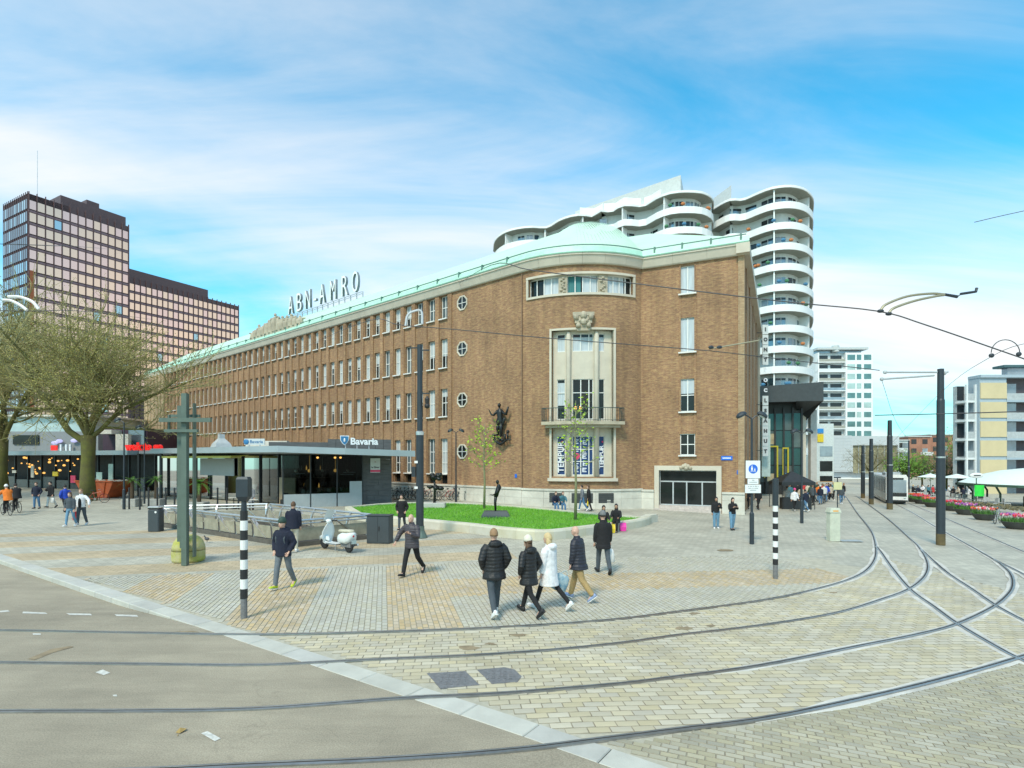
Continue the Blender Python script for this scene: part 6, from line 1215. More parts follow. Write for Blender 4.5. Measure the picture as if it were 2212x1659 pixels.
# control cabinets
p = G(821, 1172); t = thing('control_cabinet', 'dark grey steel cabinet between the scooter and the camera mast', 'cabinet', p, R(-8)); mb = MB(); mb.bev(-.47, .47, -.25, .25, 0, 1.1, .02); mb.build('body', MATS['cabinet_dark'], t, world=False)
for a, b in ((-.455, -.01), (.01, .455)): mb = MB(); mb.box(a, b, -.262, -.25, .06, 1.05); dr = mb.build('door', MATS['cabinet_dark'], t, world=False)
mb = MB(); mb.box(.04, .07, -.285, -.262, .5, .68); mb.build('handle', MATS['black_paint'], t, world=False); mb = MB(); mb.box(-.5, .5, -.28, .28, 1.1, 1.13); mb.build('lid', MATS['cabinet_dark'], t, world=False)
p = G(1800, 1168); t = thing('control_cabinet', 'weathered off-white cabinet with an orange label beside the tram track', 'cabinet', p); M('cabinet_cream', (.52, .54, .44), .6, var=.15, scale=3); mb = MB(); mb.bev(-.23, .23, -.18, .18, 0, 1.3, .02); mb.build('body', MATS['cabinet_cream'], t, world=False); mb = MB(); mb.box(-.2, .2, -.188, -.18, .1, 1.2); mb.build('door', MATS['cabinet_cream'], t, world=False); mb = MB(); mb.loft([[(-.26, -.21, 1.3), (.26, -.21, 1.3), (.26, .21, 1.3), (-.26, .21, 1.3)], [(-.25, -.2, 1.34), (.25, -.2, 1.34), (.25, .2, 1.34), (-.25, .2, 1.34)], [(-.2, -.16, 1.5), (.2, -.16, 1.5), (.2, .16, 1.5), (-.2, .16, 1.5)]]); mb.build('lid', MATS['cabinet_cream'], t, world=False); mb = MB(); mb.bar((-.12, -.196, 1.37), (.12, -.196, 1.37), .012, .06); mb.build('label_plate', MATS['fascia_orange'], t, world=False)
mb = MB(); mb.box(.24, 1.2, -.3, .2, 0, .02); mb.build('cable_tray', MATS['steel_brushed'], t, world=False)
p = G(1809, 1100); t = thing('stop_post', 'slim post with a pale yellow board at the tram stop', 'sign', p); mb = MB(); mb.tube([(0, 0, 0), (0, 0, 2.5)], .04, 8); mb.build('post', MATS['pole_dark'], t, world=False); mb = MB(); mb.bev(-.33, .33, -.06, -.02, 1.55, 2.15, .01); mb.build('board', M('board_yellow', (.60, .58, .32), .6), t, world=False); mb = MB(); mb.box(-.25, .25, -.05, .05, 2.45, 2.55); mb.build('cap', MATS['pole_dark'], t, world=False)
# ---- stairwell with slanted steel railings
cor = [G(353, 1137), G(632, 1181), G(795, 1163)]; cor.append(Vector(((577-CX)/FV*29, 29, 0))); names = ['long left side', 'short front side facing the scooter', 'rear right side', 'rear left side']
st = thing('stairwell', 'sunken stairwell ringed by slanted stainless railings on the plaza', 'stairwell', cor[0])
def railing(a, b, k, flip):
    t = st; d = (b-a); L = d.length; d = d.normalized(); nrm = Vector((d.y, -d.x, 0))*flip; n = max(2, round(L/1.35))
    W_ = lambda s, o, z: a+d*s+nrm*o+Vector((0, 0, z))
    mb = MB(); mb.hexa([W_(0, -.12, -.05), W_(L, -.12, -.05), W_(L, .12, -.05), W_(0, .12, -.05), W_(0, -.12, .16), W_(L, -.12, .16), W_(L, .12, .16), W_(0, .12, .16)]); mb.build('base_kerb', MATS['dark_base'], t)
    for z, o in ((1.0, .16), (.86, .06)): mb = MB(); mb.tube([W_(0, o, z), W_(L, o, z)], .05 if z == 1.0 else .03, 8); mb.build('hand_rail', MATS['steel_brushed'], t)
    for i in range(n+1):
        s = min(max(L*i/n, .05), L-.05); mb = MB(); pts = [W_(s, -.05, .14), W_(s, -.08, .45), W_(s, .0, .75), W_(s, .16, .99)]
        for q in range(3): mb.bar(pts[q], pts[q+1], .06, .09, up=tuple(nrm))
        mb.build('post', MATS['steel_brushed'], t)
        if i < n:
            e = L/n; mb = MB(); mb.hexa([W_(s+.07, .0, .2), W_(s+e-.07, .0, .2), W_(s+e-.07, .02, .2), W_(s+.07, .02, .2), W_(s+.07, .03, .70), W_(s+e-.07, .03, .70), W_(s+e-.07, .05, .70), W_(s+.07, .05, .70)]); mb.build('mesh_panel', MATS['mesh_tan'], t)
            if (i+k) % 2 == 0: mb = MB(); mb.bar(W_(s+.1, .10, .92), W_(s+.1+e*.62, -.02, .2), .03, .14, up=tuple(nrm)); mb.build('diagonal_plate', MATS['steel_brushed'], t)
railing(cor[0], cor[1], 0, 1); railing(cor[1], cor[2], 1, 1); railing(cor[3], cor[2], 0, -1); railing(cor[0], cor[3], 1, -1)
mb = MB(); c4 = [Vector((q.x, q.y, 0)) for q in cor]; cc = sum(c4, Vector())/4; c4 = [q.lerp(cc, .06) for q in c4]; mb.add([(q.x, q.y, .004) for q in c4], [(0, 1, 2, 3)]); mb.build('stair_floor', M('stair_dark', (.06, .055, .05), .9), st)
# ---- white scooter
M('scooter_white', (.72, .76, .76), .25, var=.05, spec=.6); M('seat_cream', (.52, .49, .38), .6); M('chrome', (.6, .6, .6), .15, 1); M('tail_red', (.55, .01, .02), .3); M('perspex', (.62, .68, .70), .15, var=.05)
pr, pf = G(755, 1194), G(700, 1184.5); d = (pf-pr); sc_ang = math.atan2(d.y, d.x); scoot = thing('scooter', 'white classic motor scooter parked by the stairwell railing', 'scooter', (pr+pf)/2, sc_ang); wb = d.length/2*.95
for x in (-wb, wb):
    mb = MB(); mb.lathe([(.13, -.05), (.2, -.055), (.235, -.03), (.24, 0), (.235, .03), (.2, .055), (.13, .05)], 20, (x, 0, .24), axis='y'); wl = mb.build('wheel', MATS['rubber'], scoot, smooth=True, world=False); mb = MB(); mb.lathe([(.02, -.045), (.13, -.04), (.13, .04), (.02, .045)], 14, (x, 0, .24), axis='y'); mb.build('rim', MATS['steel_brushed'], wl, world=False)
B_ = MB()
def sl(specs, mb, n=14):   # loft of superellipse rings along x: (x, zc, hw, hh)
    rings = []
    for x, zc, hw, hh in specs: rings.append([(x, hw*math.copysign(abs(math.cos(a))**.7, math.cos(a)), zc+hh*math.copysign(abs(math.sin(a))**.7, math.sin(a))) for a in [2*math.pi*i/n for i in range(n)]])
    mb.loft(rings)
mb = MB(); sl([(-wb-.28, .66, .05, .05), (-wb-.2, .58, .19, .17), (-wb, .52, .25, .20), (-wb+.25, .52, .24, .2), (-wb+.45, .48, .18, .17), (-wb+.55, .44, .10, .1)], mb); mb.build('rear_cowl', MATS['scooter_white'], scoot, smooth=True, world=False)
mb = MB(); mb.loft([[(x, y, z) for y in (-.17, -.06, .06, .17)] for x, z in ((-wb+.4, .30), (-wb+.55, .27), (wb-.28, .27), (wb-.12, .33))], closed=False); mb.loft([[(x, y, z-.04) for y in (-.17, -.06, .06, .17)] for x, z in ((-wb+.4, .30), (-wb+.55, .27), (wb-.28, .27), (wb-.12, .33))], closed=False); mb.build('floorboard', MATS['scooter_white'], scoot, world=False)
mb = MB(); rings = []
for z, hw, x in ((.30, .17, wb-.13), (.45, .25, wb-.10), (.65, .26, wb-.16), (.85, .19, wb-.22), (1.0, .09, wb-.26)): rings.append([(x-.07*(abs(u)**2)-(.0 if k else .03), u*hw, z) for k in (0, 1) for u in ((-1, -.6, 0, .6, 1) if k == 0 else (1, .6, 0, -.6, -1))])
mb.loft(rings); mb.build('leg_shield', MATS['scooter_white'], scoot, smooth=True, world=False)
mb = MB(); sl([(wb-.3, .34, .02, .03), (wb-.22, .42, .09, .1), (wb, .47, .10, .09), (wb+.2, .40, .09, .08), (wb+.27, .32, .03, .04)], mb, 10); mb.build('front_mudguard', MATS['scooter_white'], scoot, smooth=True, world=False)
mb = MB(); mb.tube([(wb-.02, 0, .3), (wb-.26, 0, 1.02)], .035, 8); mb.build('steering_column', MATS['scooter_white'], scoot, world=False); mb = MB(); mb.ell((wb-.24, 0, 1.05), (.13, .12, .09), 12, 8); mb.build('headset', MATS['scooter_white'], scoot, smooth=True, world=False); mb = MB(); mb.lathe([(.07, .0), (.075, .03), (.05, .04)], 14, (wb-.14, 0, 1.05), axis='x'); mb.build('headlight', MATS['chrome'], scoot, world=False)
mb = MB(); mb.tube([(wb-.3, -.34, 1.06), (wb-.24, 0, 1.06), (wb-.3, .34, 1.06)], .017, 7); mb.build('handlebar', MATS['rubber'], scoot, world=False)
for s in (-1, 1): mb = MB(); mb.tube([(wb-.26, s*.2, 1.08), (wb-.22, s*.27, 1.3)], .008, 5); mb.ell((wb-.22, s*.28, 1.34), (.015, .06, .045), 9, 6); mb.build('mirror', MATS['chrome'], scoot, world=False)
mb = MB(); mb.loft([[(wb-.16-.25*q, u*.17, 1.08+.42*q) for u in (-1, -.5, 0, .5, 1)] for q in (0, .5, 1)], closed=False); mb.build('windscreen', MATS['perspex'], scoot, world=False)
mb = MB(); sl([(-wb-.22, .77, .08, .03), (-wb-.12, .78, .14, .055), (-wb+.2, .77, .15, .055), (-wb+.48, .76, .11, .05), (-wb+.56, .75, .05, .03)], mb, 12); mb.build('seat', MATS['seat_cream'], scoot, smooth=True, world=False)
mb = MB(); mb.ell((-wb-.24, 0, .62), (.05, .07, .06), 9, 7); mb.build('tail_light', MATS['tail_red'], scoot, smooth=True, world=False); mb = MB(); mb.box(-wb-.31, -wb-.3, -.1, .1, .34, .47); mb.build('number_plate', MATS['frost_glass'], scoot, world=False)
for s in (-1, 1): mb = MB(); mb.tube([(-.1, s*.1, .25), (-.22, s*.2, .02)], .014, 5); mb.build('stand_leg', MATS['chrome'], scoot, world=False)
mb = MB(); mb.tube([(-wb+.3, -.12, .24), (-wb-.1, -.16, .26), (-wb-.3, -.17, .3)], [.03, .045, .045], 8); mb.build('exhaust', MATS['steel_brushed'], scoot, world=False); mb = MB(); mb.box(-wb-.2, -wb+.35, -.09, .09, .2, .4); mb.build('engine', MATS['cast_iron'], scoot, world=False)
# ---- bronze sculptures on the lawn
p = U(1070, 1117, .35); z0 = LZ(p.x, p.y)-.08; t = thing('lawn_sculpture', 'thin dark bronze figure on a low dark slab on the lawn', 'sculpture', (p.x, p.y+.4, z0)); mb = MB(); mb.loft([[(-.75, -.4, 0), (.75, -.4, 0), (.75, .4, 0), (-.75, .4, 0)], [(-.72, -.38, .1), (.72, -.38, .1), (.72, .38, .1), (-.72, .38, .1)], [(-.6, -.3, .32), (.6, -.3, .32), (.6, .3, .32), (-.6, .3, .32)]]); mb.build('slab', MATS['cabinet_dark'], t, world=False)
mb = MB(); mb.tube([(0, 0, .3), (-.02, 0, .75), (.02, 0, 1.15)], [.05, .07, .09], 8); mb.eloft([(.02, 0, 1.05, .11, .09), (.08, 0, 1.3, .12, .1), (.17, 0, 1.55, .14, .1), (.17, 0, 1.68, .08, .07), (.13, 0, 1.74, .05, .05)], 10); mb.ell((.10, 0, 1.84), (.085, .1, .115), 10, 8); mb.tube([(.16, -.1, 1.58), (.1, -.12, 1.3), (-.12, -.1, 1.15)], [.055, .05, .035], 7); mb.tube([(.2, .1, 1.58), (.16, .12, 1.3), (-.05, .1, 1.12)], [.055, .05, .035], 7); mb.tube([(-.12, -.1, 1.15), (-.3, -.08, 1.17)], [.035, .02], 6); mb.build('figure', MATS['bronze'], t, smooth=True, world=False)
p = U(937, 1096, .35); t = thing('lawn_sculpture', 'dark clustered bronze sculpture on a grey plinth behind the camera mast', 'sculpture', (p.x, p.y+.3, LZ(p.x, p.y)-.08)); mb = MB(); mb.bev(-.7, .7, -.4, .4, 0, .3, .02); mb.build('plinth', MATS['concrete'], t, world=False)
rn = random.Random(6); mb = MB(); mb.tube([(0, 0, .3), (.03, 0, 1.2), (-.02, 0, 2.0)], [.09, .07, .06], 8)
for k in range(16): a = rn.uniform(0, 6.28); z = rn.choice([1.25, 1.3, 1.95, 2.0, 1.9]); rr = rn.uniform(.12, .4); mb.ell((math.cos(a)*rr, math.sin(a)*rr*.6, z+rn.uniform(-.12, .12)), (rn.uniform(.13, .22), rn.uniform(.1, .18), rn.uniform(.1, .16)), 9, 6)
mb.build('cluster', MATS['bronze'], t, smooth=True, world=False)
# ---- bicycles
M('bike_black', (.02, .02, .022), .4, .3); M('bike_red', (.4, .04, .03), .4); M('bike_grey', (.3, .31, .32), .4, .3)
def bicycle(loc, rz, label, col='bike_black', group='parked bicycles', proto=[]):
    if proto:
        b = dup(proto[0], loc, rz, label, group)
        for ch in b.children:
            if ch.name.startswith('frame') and col != 'bike_black': ch.data = ch.data.copy(); ch.data.materials[0] = MATS[col]
        return b
    b = thing('bicycle', label, 'bicycle', loc, rz, group)
    for x in (-.52, .52):
        mb = MB(); mb.tube([(x+.33*math.cos(2*math.pi*i/22), 0, .34+.33*math.sin(2*math.pi*i/22)) for i in range(23)], .018, 6); w_ = mb.build('wheel', MATS['rubber'], b, world=False); mb = MB()
        for k in range(10): a = math.pi*k/10; mb.tube([(x+.32*math.cos(a), 0, .34+.32*math.sin(a)), (x-.32*math.cos(a), 0, .34-.32*math.sin(a))], .003, 3)
        mb.build('spokes', MATS['cast_iron'], w_, world=False)
    mb = MB()
    for a, c in (((-.52, 0, .34), (-.08, 0, .30)), ((-.52, 0, .34), (-.2, 0, .78)), ((-.08, 0, .30), (-.22, 0, .9)), ((-.08, 0, .30), (.36, 0, .72)), ((-.18, 0, .72), (.33, 0, .85)), ((.52, 0, .34), (.33, 0, .98))): mb.tube([a, c], .018, 6)
    mb.build('frame', MATS['bike_black'], b, world=False); mb = MB(); mb.tube([(.2, -.28, 1.02), (.33, -.1, 1.04), (.33, .1, 1.04), (.2, .28, 1.02)], .013, 6); mb.build('handlebar', MATS['chrome'], b, world=False); mb = MB(); mb.eloft([(-.24, 0, .9, .06, .05), (-.24, 0, .94, .13, .09), (-.23, 0, .97, .1, .07)], 10); mb.build('saddle', MATS['rubber'], b, world=False); mb = MB(); mb.lathe([(.09, -.03), (.09, .03)], 12, (-.08, 0, .3), axis='y'); mb.build('crank', MATS['chrome'], b, world=False); mb = MB(); mb.box(-.75, -.35, -.07, .07, .72, .74); mb.tube([(-.52, .05, .34), (-.62, .05, .73)], .008, 4); mb.build('rack', MATS['bike_black'], b, world=False)
    proto.append(b); return b
ords = ['first', 'second', 'third', 'fourth', 'fifth', 'sixth', 'seventh', 'eighth', 'ninth', 'tenth', 'eleventh', 'twelfth']
for i in range(8): x = 850+i*8.5; p = G(x, 1079); bicycle((p.x, p.y+.3, 0), R(62+random.uniform(-12, 12)), 'parked bicycle between slate block and mast, %s from the left' % ords[i], random.choice(['bike_black', 'bike_grey', 'bike_black']), 'bicycles by the slate block')
for i in range(11): x = 920+i*13; p = G(x, 1080.5); bicycle((p.x, p.y+.2, 0), R(58+random.uniform(-25, 25)), 'parked bicycle along the brick base behind the lawn, %s from the left' % ords[i], random.choice(['bike_black', 'bike_red', 'bike_grey', 'bike_black']), 'bicycles along the brick base')
p = G(208, 1086); bicycle((p.x, p.y, 0), R(20), 'red bicycle leaning beside the thick plane trunk', 'bike_red')
# ---- tram poles with brackets
def trampole(x, y, ytop, label, r=.2, arms=()):
    p = G(x, y); t = thing('catenary_pole', label, 'pole', p, group='tram catenary poles'); z = lambda yy: H-(yy-HY)/FV*p.y-p.z; h_ = z(ytop); mb = MB(); mb.lathe([(r, 0), (r, h_*.5)], 16); mb.build('lower_tube', MATS['pole_dark'], t, world=False); mb = MB(); mb.lathe([(r*.9, h_*.5), (r*.9, h_*.82), (r*.78, h_*.83), (r*.72, h_), (.01, h_+.02)], 16); mb.build('upper_tube', MATS['pole_dark'], t, world=False)
    mb = MB(); mb.lathe([(r*1.02, h_*.5-.05), (r*1.02, h_*.5+.02)], 16); mb.build('collar', MATS['steel_brushed'], t, world=False)
    for a, b in arms: mb = MB(); A0 = A(a[0], a[1], p.y)-p; B0 = A(b[0], b[1], p.y)-p; mb.tube([A0, B0], .045, 7); mb.ell(A0, (.09, .09, .09), 7, 5); mb.build('bracket_arm', MATS['frame_grey'], t, world=False)
    mb = MB(); mb.lathe([(r*1.01, 0), (r*1.01, .5)], 16); mb.build('rusty_foot', M('rusty_foot', (.12, .09, .04), .8, var=.3), t, world=False)
    return t
trampole(2032, 1177, 797, 'thick dark tram pole with side brackets right of the rails', .175, (((1912, 804), (2024, 804)), ((1905, 819), (2018, 811)), ((2040, 806), (2048, 803))))
trampole(1922, 1100, 908, 'dark tram pole standing before the tram front', .22); trampole(1882, 1089, 948, 'dark tram pole just left of the tram', .2); trampole(1864, 1076, 962, 'slim far tram pole up the street, left of the tram', .2); trampole(1963, 1064, 952, 'thin pole right of the tram', .12)
# ---- tram
M('tram_silver', (.48, .49, .49), .35, .4, var=.06); M('tram_black', (.02, .02, .022), .25); M('tram_white', (.74, .74, .72), .4); M('tram_red', (.6, .04, .04), .4)
p = G(1938, 1089); tram = thing('tram', 'silver and black tram coming up the street', 'tram', p, -math.atan2(.47, .88)); W2, HT, LT = .88, 2.62, 15
mb = MB(); mb.loft([[(x, y, z) for x, z in ((-W2, .35), (W2, .35), (W2, 2.5), (W2*.86, HT), (-W2*.86, HT), (-W2, 2.5))] for y in (.35, LT)]); mb.build('body', MATS['tram_silver'], tram, world=False)
mb = MB(); mb.loft([[(x*.96, .06, z) for x, z in ((-W2, .38), (W2, .38), (W2, 2.45), (W2*.84, 2.75), (-W2*.84, 2.75), (-W2, 2.45))], [(x, .35, z) for x, z in ((-W2, .35), (W2, .35), (W2, 2.5), (W2*.86, HT), (-W2*.86, HT), (-W2, 2.5))]]); mb.build('front', MATS['tram_white'], tram, world=False)
mb = MB(); mb.box(-.72, .72, .02, .06, 1.1, 2.25); mb.build('windscreen', MATS['flat_glass'], tram, world=False); mb = MB(); mb.box(-.74, .74, .03, .06, .72, 1.05); mb.build('front_panel', MATS['tram_black'], tram, world=False); mb = MB(); mb.box(-.8, .8, -.05, .06, .25, .38); mb.build('bumper', MATS['tram_black'], tram, world=False)
for x in (-.6, .6): mb = MB(); mb.ell((x, .04, .58), (.1, .04, .07), 9, 6); mb.build('headlight', MATS['frost_glass'], tram, world=False)
for i in range(6): mb = MB(); mb.box(-W2-.02, -W2, .8+i*2.3, 2.8+i*2.3, 1.0, 2.3); mb.build('side_window', MATS['tram_black'], tram, world=False); mb = MB(); mb.box(W2, W2+.02, .8+i*2.3, 2.8+i*2.3, 1.0, 2.3); mb.build('side_window', MATS['tram_black'], tram, world=False)
mb = MB(); mb.box(-.5, .5, .0, .05, 2.3, 2.45); mb.build('destination_display', MATS['tram_black'], tram, world=False); mb = MB(); mb.box(-W2*.9, W2*.9, 1, LT, .02, .35); mb.build('bogie_skirt', MATS['tram_black'], tram, world=False); mb = MB(); mb.box(-.6, .6, 3, 6, HT, HT+.25); mb.build('roof_unit', MATS['frame_grey'], tram, world=False)
# ---- tulip planters along the terrace
M('bowl_dark', (.07, .07, .065), .7, var=.2); M('tulip_leaf', (.07, .18, .03), .6, var=.3, scale=4); tul = [M('tulip_red', (.62, .03, .03), .5, var=.2), M('tulip_pink', (.62, .12, .22), .5, var=.2), M('tulip_orange', (.68, .16, .03), .5), M('tulip_violet', (.32, .1, .36), .5), M('tulip_pale', (.72, .5, .5), .5)]
pls = [(2195, 1142, 'nearest bowl at the right edge'), (2126, 1123, 'second bowl from the right edge'), (2085, 1111.5, 'third bowl from the right edge'), (2056, 1103, 'fourth bowl, right of the thick tram pole'), (2014, 1095, 'fifth bowl, left of the thick tram pole'), (1990, 1088, 'sixth bowl from the right edge'), (1975, 1084, 'far bowl next to the tram, seventh from the right')]
mix = [(1, 0, 1, 3, 4), (4, 2, 0, 4, 1), (3, 1, 3, 4), (1, 0, 1), (1, 0, 2), (1, 0), (0, 2)]
for i, (x, y, lab) in enumerate(pls):
    p = G(x, y); t = thing('tulip_planter', 'dark round planter full of tulips, '+lab, 'planter', p, group='tulip planters along the terrace'); rn = random.Random(i); mb = MB(); mb.lathe([(.42, 0), (.5, .08), (.72, .4), (.75, .42), (.70, .43), (.66, .36), (.01, .36)], 18); mb.build('bowl', MATS['bowl_dark'], t, world=False); lf = MB(); fl = {}
    for k in range(240): a, r = rn.uniform(0, 6.28), .7*math.sqrt(rn.random()); x_, y_ = r*math.cos(a), r*math.sin(a); hh = rn.uniform(.25, .42); dx, dy = rn.gauss(0, .07), rn.gauss(0, .07); lf.add([(x_-.02, y_, .36), (x_+.02, y_, .36), (x_+dx+.012, y_+dy, .36+hh*.6), (x_+dx*1.6, y_+dy*1.6, .36+hh), (x_+dx-.012, y_+dy, .36+hh*.6)], [(0, 1, 2, 3, 4)])
    o = lf.build('leaves', MATS['tulip_leaf'], t, world=False); o['kind'] = 'stuff'
    for k in range(70):
        a, r = rn.uniform(0, 6.28), .72*math.sqrt(rn.random()); fl.setdefault(rn.choice(mix[i]), MB()).eloft([(r*math.cos(a), r*math.sin(a), z, q, q) for z, q in ((.68+.1*((k*7) % 10)/10, .012), (.72+.1*((k*7) % 10)/10, .045), (.78+.1*((k*7) % 10)/10, .045), (.82+.1*((k*7) % 10)/10, .02))], 6)
    for c, mb in fl.items(): o = mb.build('blooms', tul[c], t, world=False); o['kind'] = 'stuff'
# ---- terrace pavilion with a white-green umbrella roof, sign, flag, furniture
p = G(2260, 1096); M('tent_white', (.70, .80, .76), .5, var=.05); M('frame_green', (.05, .10, .07), .5); M('flag_green', (.03, .62, .06), .6); kio = thing('kiosk', 'kiosk under a wide domed white canopy at the right edge', 'kiosk', p); Yk = p.y; R_ = 150/FV*Yk; zt = H-(1011-HY)/FV*Yk-p.z; zb_ = H-(1045-HY)/FV*Yk-p.z
mb = MB(); mb.lathe([(R_, zb_), (R_*.98, zb_+.05), (R_*.8, zb_+(zt-zb_)*.45), (R_*.5, zb_+(zt-zb_)*.82), (R_*.2, zt), (.05, zt+.05)], 24); mb.build('canopy', MATS['tent_white'], kio, smooth=True, world=False); mb = MB(); mb.lathe([(R_*1.0, zb_-.22), (R_*1.0, zb_)], 24); mb.build('valance', MATS['frame_green'], kio, world=False)
for k in range(8): a = k*math.pi/4+.2; mb = MB(); x_, y_ = .82*R_*math.cos(a), .82*R_*math.sin(a); mb.tube([(x_, y_, 0), (x_, y_, zb_*.6), (x_*1.12, y_*1.12, zb_)], .09, 7); mb.build('post', MATS['frame_green'], kio, world=False)
mb = MB(); mb.bev(-1.4, 1.4, -.9, .9, .0, 1.0, .03); mb.build('counter', MATS['wood'], kio, world=False); mb = MB(); mb.bev(-1.3, 1.3, -.7, .7, 1.0, 2.0, .03); mb.build('stall_body', MATS['tram_white'], kio, world=False); mb = MB(); mb.box(.2, 1.1, -.75, -.7, 1.1, 1.9); mb.build('serving_hatch', MATS['glass_dark'], kio, world=False)
for x_ in (-1.1, 1.25): mb = MB(); mb.box(x_-.12, x_+.12, -.73, -.7, 1.3, 1.9); mb.build('red_panel', MATS['tram_red'], kio, world=False)
q = A(2110, 1027, Yk-2.5); os_ = thing('oval_sign', 'small white oval sign above the terrace', 'sign', (q.x, q.y, gz(q.x))); mb = MB(); mb.ell((0, 0, q.z-gz(q.x)), (.62, .06, .24), 20, 10); mb.build('oval_board', MATS['tram_white'], os_, world=False); mb = MB(); mb.box(-.3, .3, -.075, -.06, q.z-gz(q.x)-.05, q.z-gz(q.x)+.05); mb.build('lettering_strip', MATS['ink'], os_, world=False); mb = MB(); mb.tube([(0, .05, 0), (0, .05, q.z-gz(q.x))], .04, 6); mb.build('post', MATS['frame_green'], os_, world=False)
q = A(2116, 1060, Yk-3); fg = thing('banner_flag', 'bright green banner hanging over the terrace', 'flag', (q.x, q.y, gz(q.x))); mb = MB(); zz_ = q.z-gz(q.x); mb.loft([[(-.45+.9*u, .06*math.sin(u*7), z) for u in [i/8 for i in range(9)]] for z in (zz_-.5, zz_, zz_+.5)], closed=False); mb.build('cloth', MATS['flag_green'], fg, smooth=True, world=False); mb = MB(); mb.tube([(-.5, .05, 0), (-.5, .05, zz_+.6)], .03, 6); mb.build('post', MATS['frame_green'], fg, world=False)
def parasol(x, y, r, h_, label): p = G(x, y); t = thing('parasol', label, 'parasol', p, group='folded back terrace parasols'); mb = MB(); mb.lathe([(r, h_), (r*.95, h_+.03), (.05, h_+.5)], 10); mb.build('canopy', MATS['tent_white'], t, world=False); mb = MB(); mb.tube([(0, 0, 0), (0, 0, h_+.4)], .03, 6); mb.build('pole', MATS['frame_green'], t, world=False)
parasol(2068, 1070, 1.8, 2.3, 'wide pale parasol left of the green banner'); parasol(2010, 1064, 1.6, 2.2, 'pale parasol behind the thick tram pole')
M('chair_grey', (.45, .46, .46), .5)
rn = random.Random(31); k = 0
for i in range(14):
    x = 1990+i*14+rn.uniform(-4, 4); y = 1084+max(0, (x-2040))*.16-rn.uniform(3, 9); p = G(x, y); t = thing('terrace_chair', 'pale terrace chair behind the tulip bowls, %s from the left' % (ords+['thirteenth', 'fourteenth'])[i], 'chair', p, rn.uniform(0, 6.28), group='terrace chairs'); mb = MB(); mb.box(-.22, .22, -.22, .22, .43, .47); mb.build('seat', MATS['chair_grey'], t, world=False); mb = MB(); mb.box(-.22, .22, .19, .23, .5, .88); mb.build('backrest', MATS['chair_grey'], t, world=False)
    for a in (-.2, .2):
        for b in (-.2, .2): mb = MB(); mb.tube([(a, b, 0), (a, b, .44)], .015, 4); mb.build('leg', MATS['chair_grey'], t, world=False)
p = G(2155, 1131); bicycle(p, R(35), 'silver bicycle parked between two tulip bowls', 'bike_grey')
# low planted wall behind the bowls and street clutter
pa, pb2 = G(2070, 1094), G(2320, 1124); hd = (pb2-pa); mb = MB(); rn = random.Random(12)
for k in range(900): u = rn.random(); c = pa+hd*u+Vector((rn.gauss(0, .2), rn.gauss(0, .3), .25+.35*rn.random())); v = Vector((rn.gauss(0, 1), rn.gauss(0, 1), rn.gauss(0, 1))).normalized(); q = v.orthogonal().normalized(); s = .12; mb.add([c+v*s, c+q*s*.5, c-v*s, c-q*s*.5], [(0, 1, 2, 3)])
o = mb.build('hedge', MATS['hazy_twig']); tag(o, 'low bare hedge behind the tulip bowls', 'hedge')
# ---- overhead wires and hangers
M('wire', (.06, .06, .065), .6); wl_ = 0
def wire(pts, label, r=.012, Y=13):
    q = [A(a, b, c if c else Y) for a, b, c in [(*e, None) if len(e) == 2 else e for e in pts]]; mb = MB(); mb.tube(smoothline(q, 5), r, 4); o = mb.build('overhead_wire', MATS['wire']); tag(o, label, 'wire', 'overhead tram wires'); return o
wire([(992, 612, 45), (1060, 573, 22), (1150, 584, 16), (1400, 616, 14), (1700, 652, 13), (1895, 672, 12.5), (2000, 702, 12), (2160, 757, 12), (2260, 792, 12)], 'overhead wire crossing the curved bay below the cornice', .014)
wire([(640, 760, 62), (760, 705, 22), (880, 704, 14), (1190, 731, 13), (1500, 755, 13), (1640, 770, 13), (1900, 800, 14)], 'overhead wire crossing the stone oriel', .010)
wire([(-60, 523, 13), (0, 527, 13), (120, 531, 16), (200, 535, 40), (272, 541, 182)], 'overhead wire before the brown tower', .010); wire([(-40, 670, 13), (60, 672, 13), (200, 674, 20), (330, 690, 44)], 'overhead wire among the plane branches', .009)
wire([(1890, 897, 21), (2030, 894, 21), (2240, 888, 20)], 'straight yellowish span wire across the poles at the right', .02, 21); wire([(1900, 985, 30), (2030, 850, 20), (2142, 770, 13), (2240, 735, 12)], 'thin wire rising to the upper right corner', .007); wire([(2105, 480, 12), (2160, 467, 12), (2260, 445, 12)], 'thin wire near the top right corner', .007); wire([(1905, 822, 21), (1935, 910, 24), (1970, 960, 30)], 'thin drop wire left of the thick tram pole', .008)
hg = thing('wire_hanger', 'curved twin-tube wire hanger floating above the right street', 'wire hanger', A(1960, 645, 12.5)); M('hanger_steel', (.33, .31, .22), .5, .4)
for pl in ([(1902, 670), (1915, 657), (1960, 640), (2010, 634), (2040, 636)], [(1920, 676), (1932, 665), (1975, 650), (2020, 640), (2040, 637)]): mb = MB(); mb.tube(smoothline([A(a, b, 12.4) for a, b in pl], 5), .028, 7); mb.build('curved_tube', MATS['hanger_steel'], hg); mb = MB(); mb.ell(A(pl[0][0], pl[0][1]+2, 12.4), (.08, .05, .04), 8, 6); mb.build('clamp', MATS['pole_dark'], hg)
mb = MB(); mb.tube([A(2040, 636, 12.4), A(2068, 641, 12.4)], [.03, .035], 7); mb.build('insulator', MATS['pole_dark'], hg); mb = MB(); mb.tube([A(2075, 635, 12.4), A(2095, 632, 12.4), A(2108, 630, 12.4), A(2110, 622, 12.4)], .03, 6); mb.tube([A(2068, 641, 12.4), A(2076, 635, 12.4)], .012, 5); mb.build('end_fitting', MATS['pole_dark'], hg)
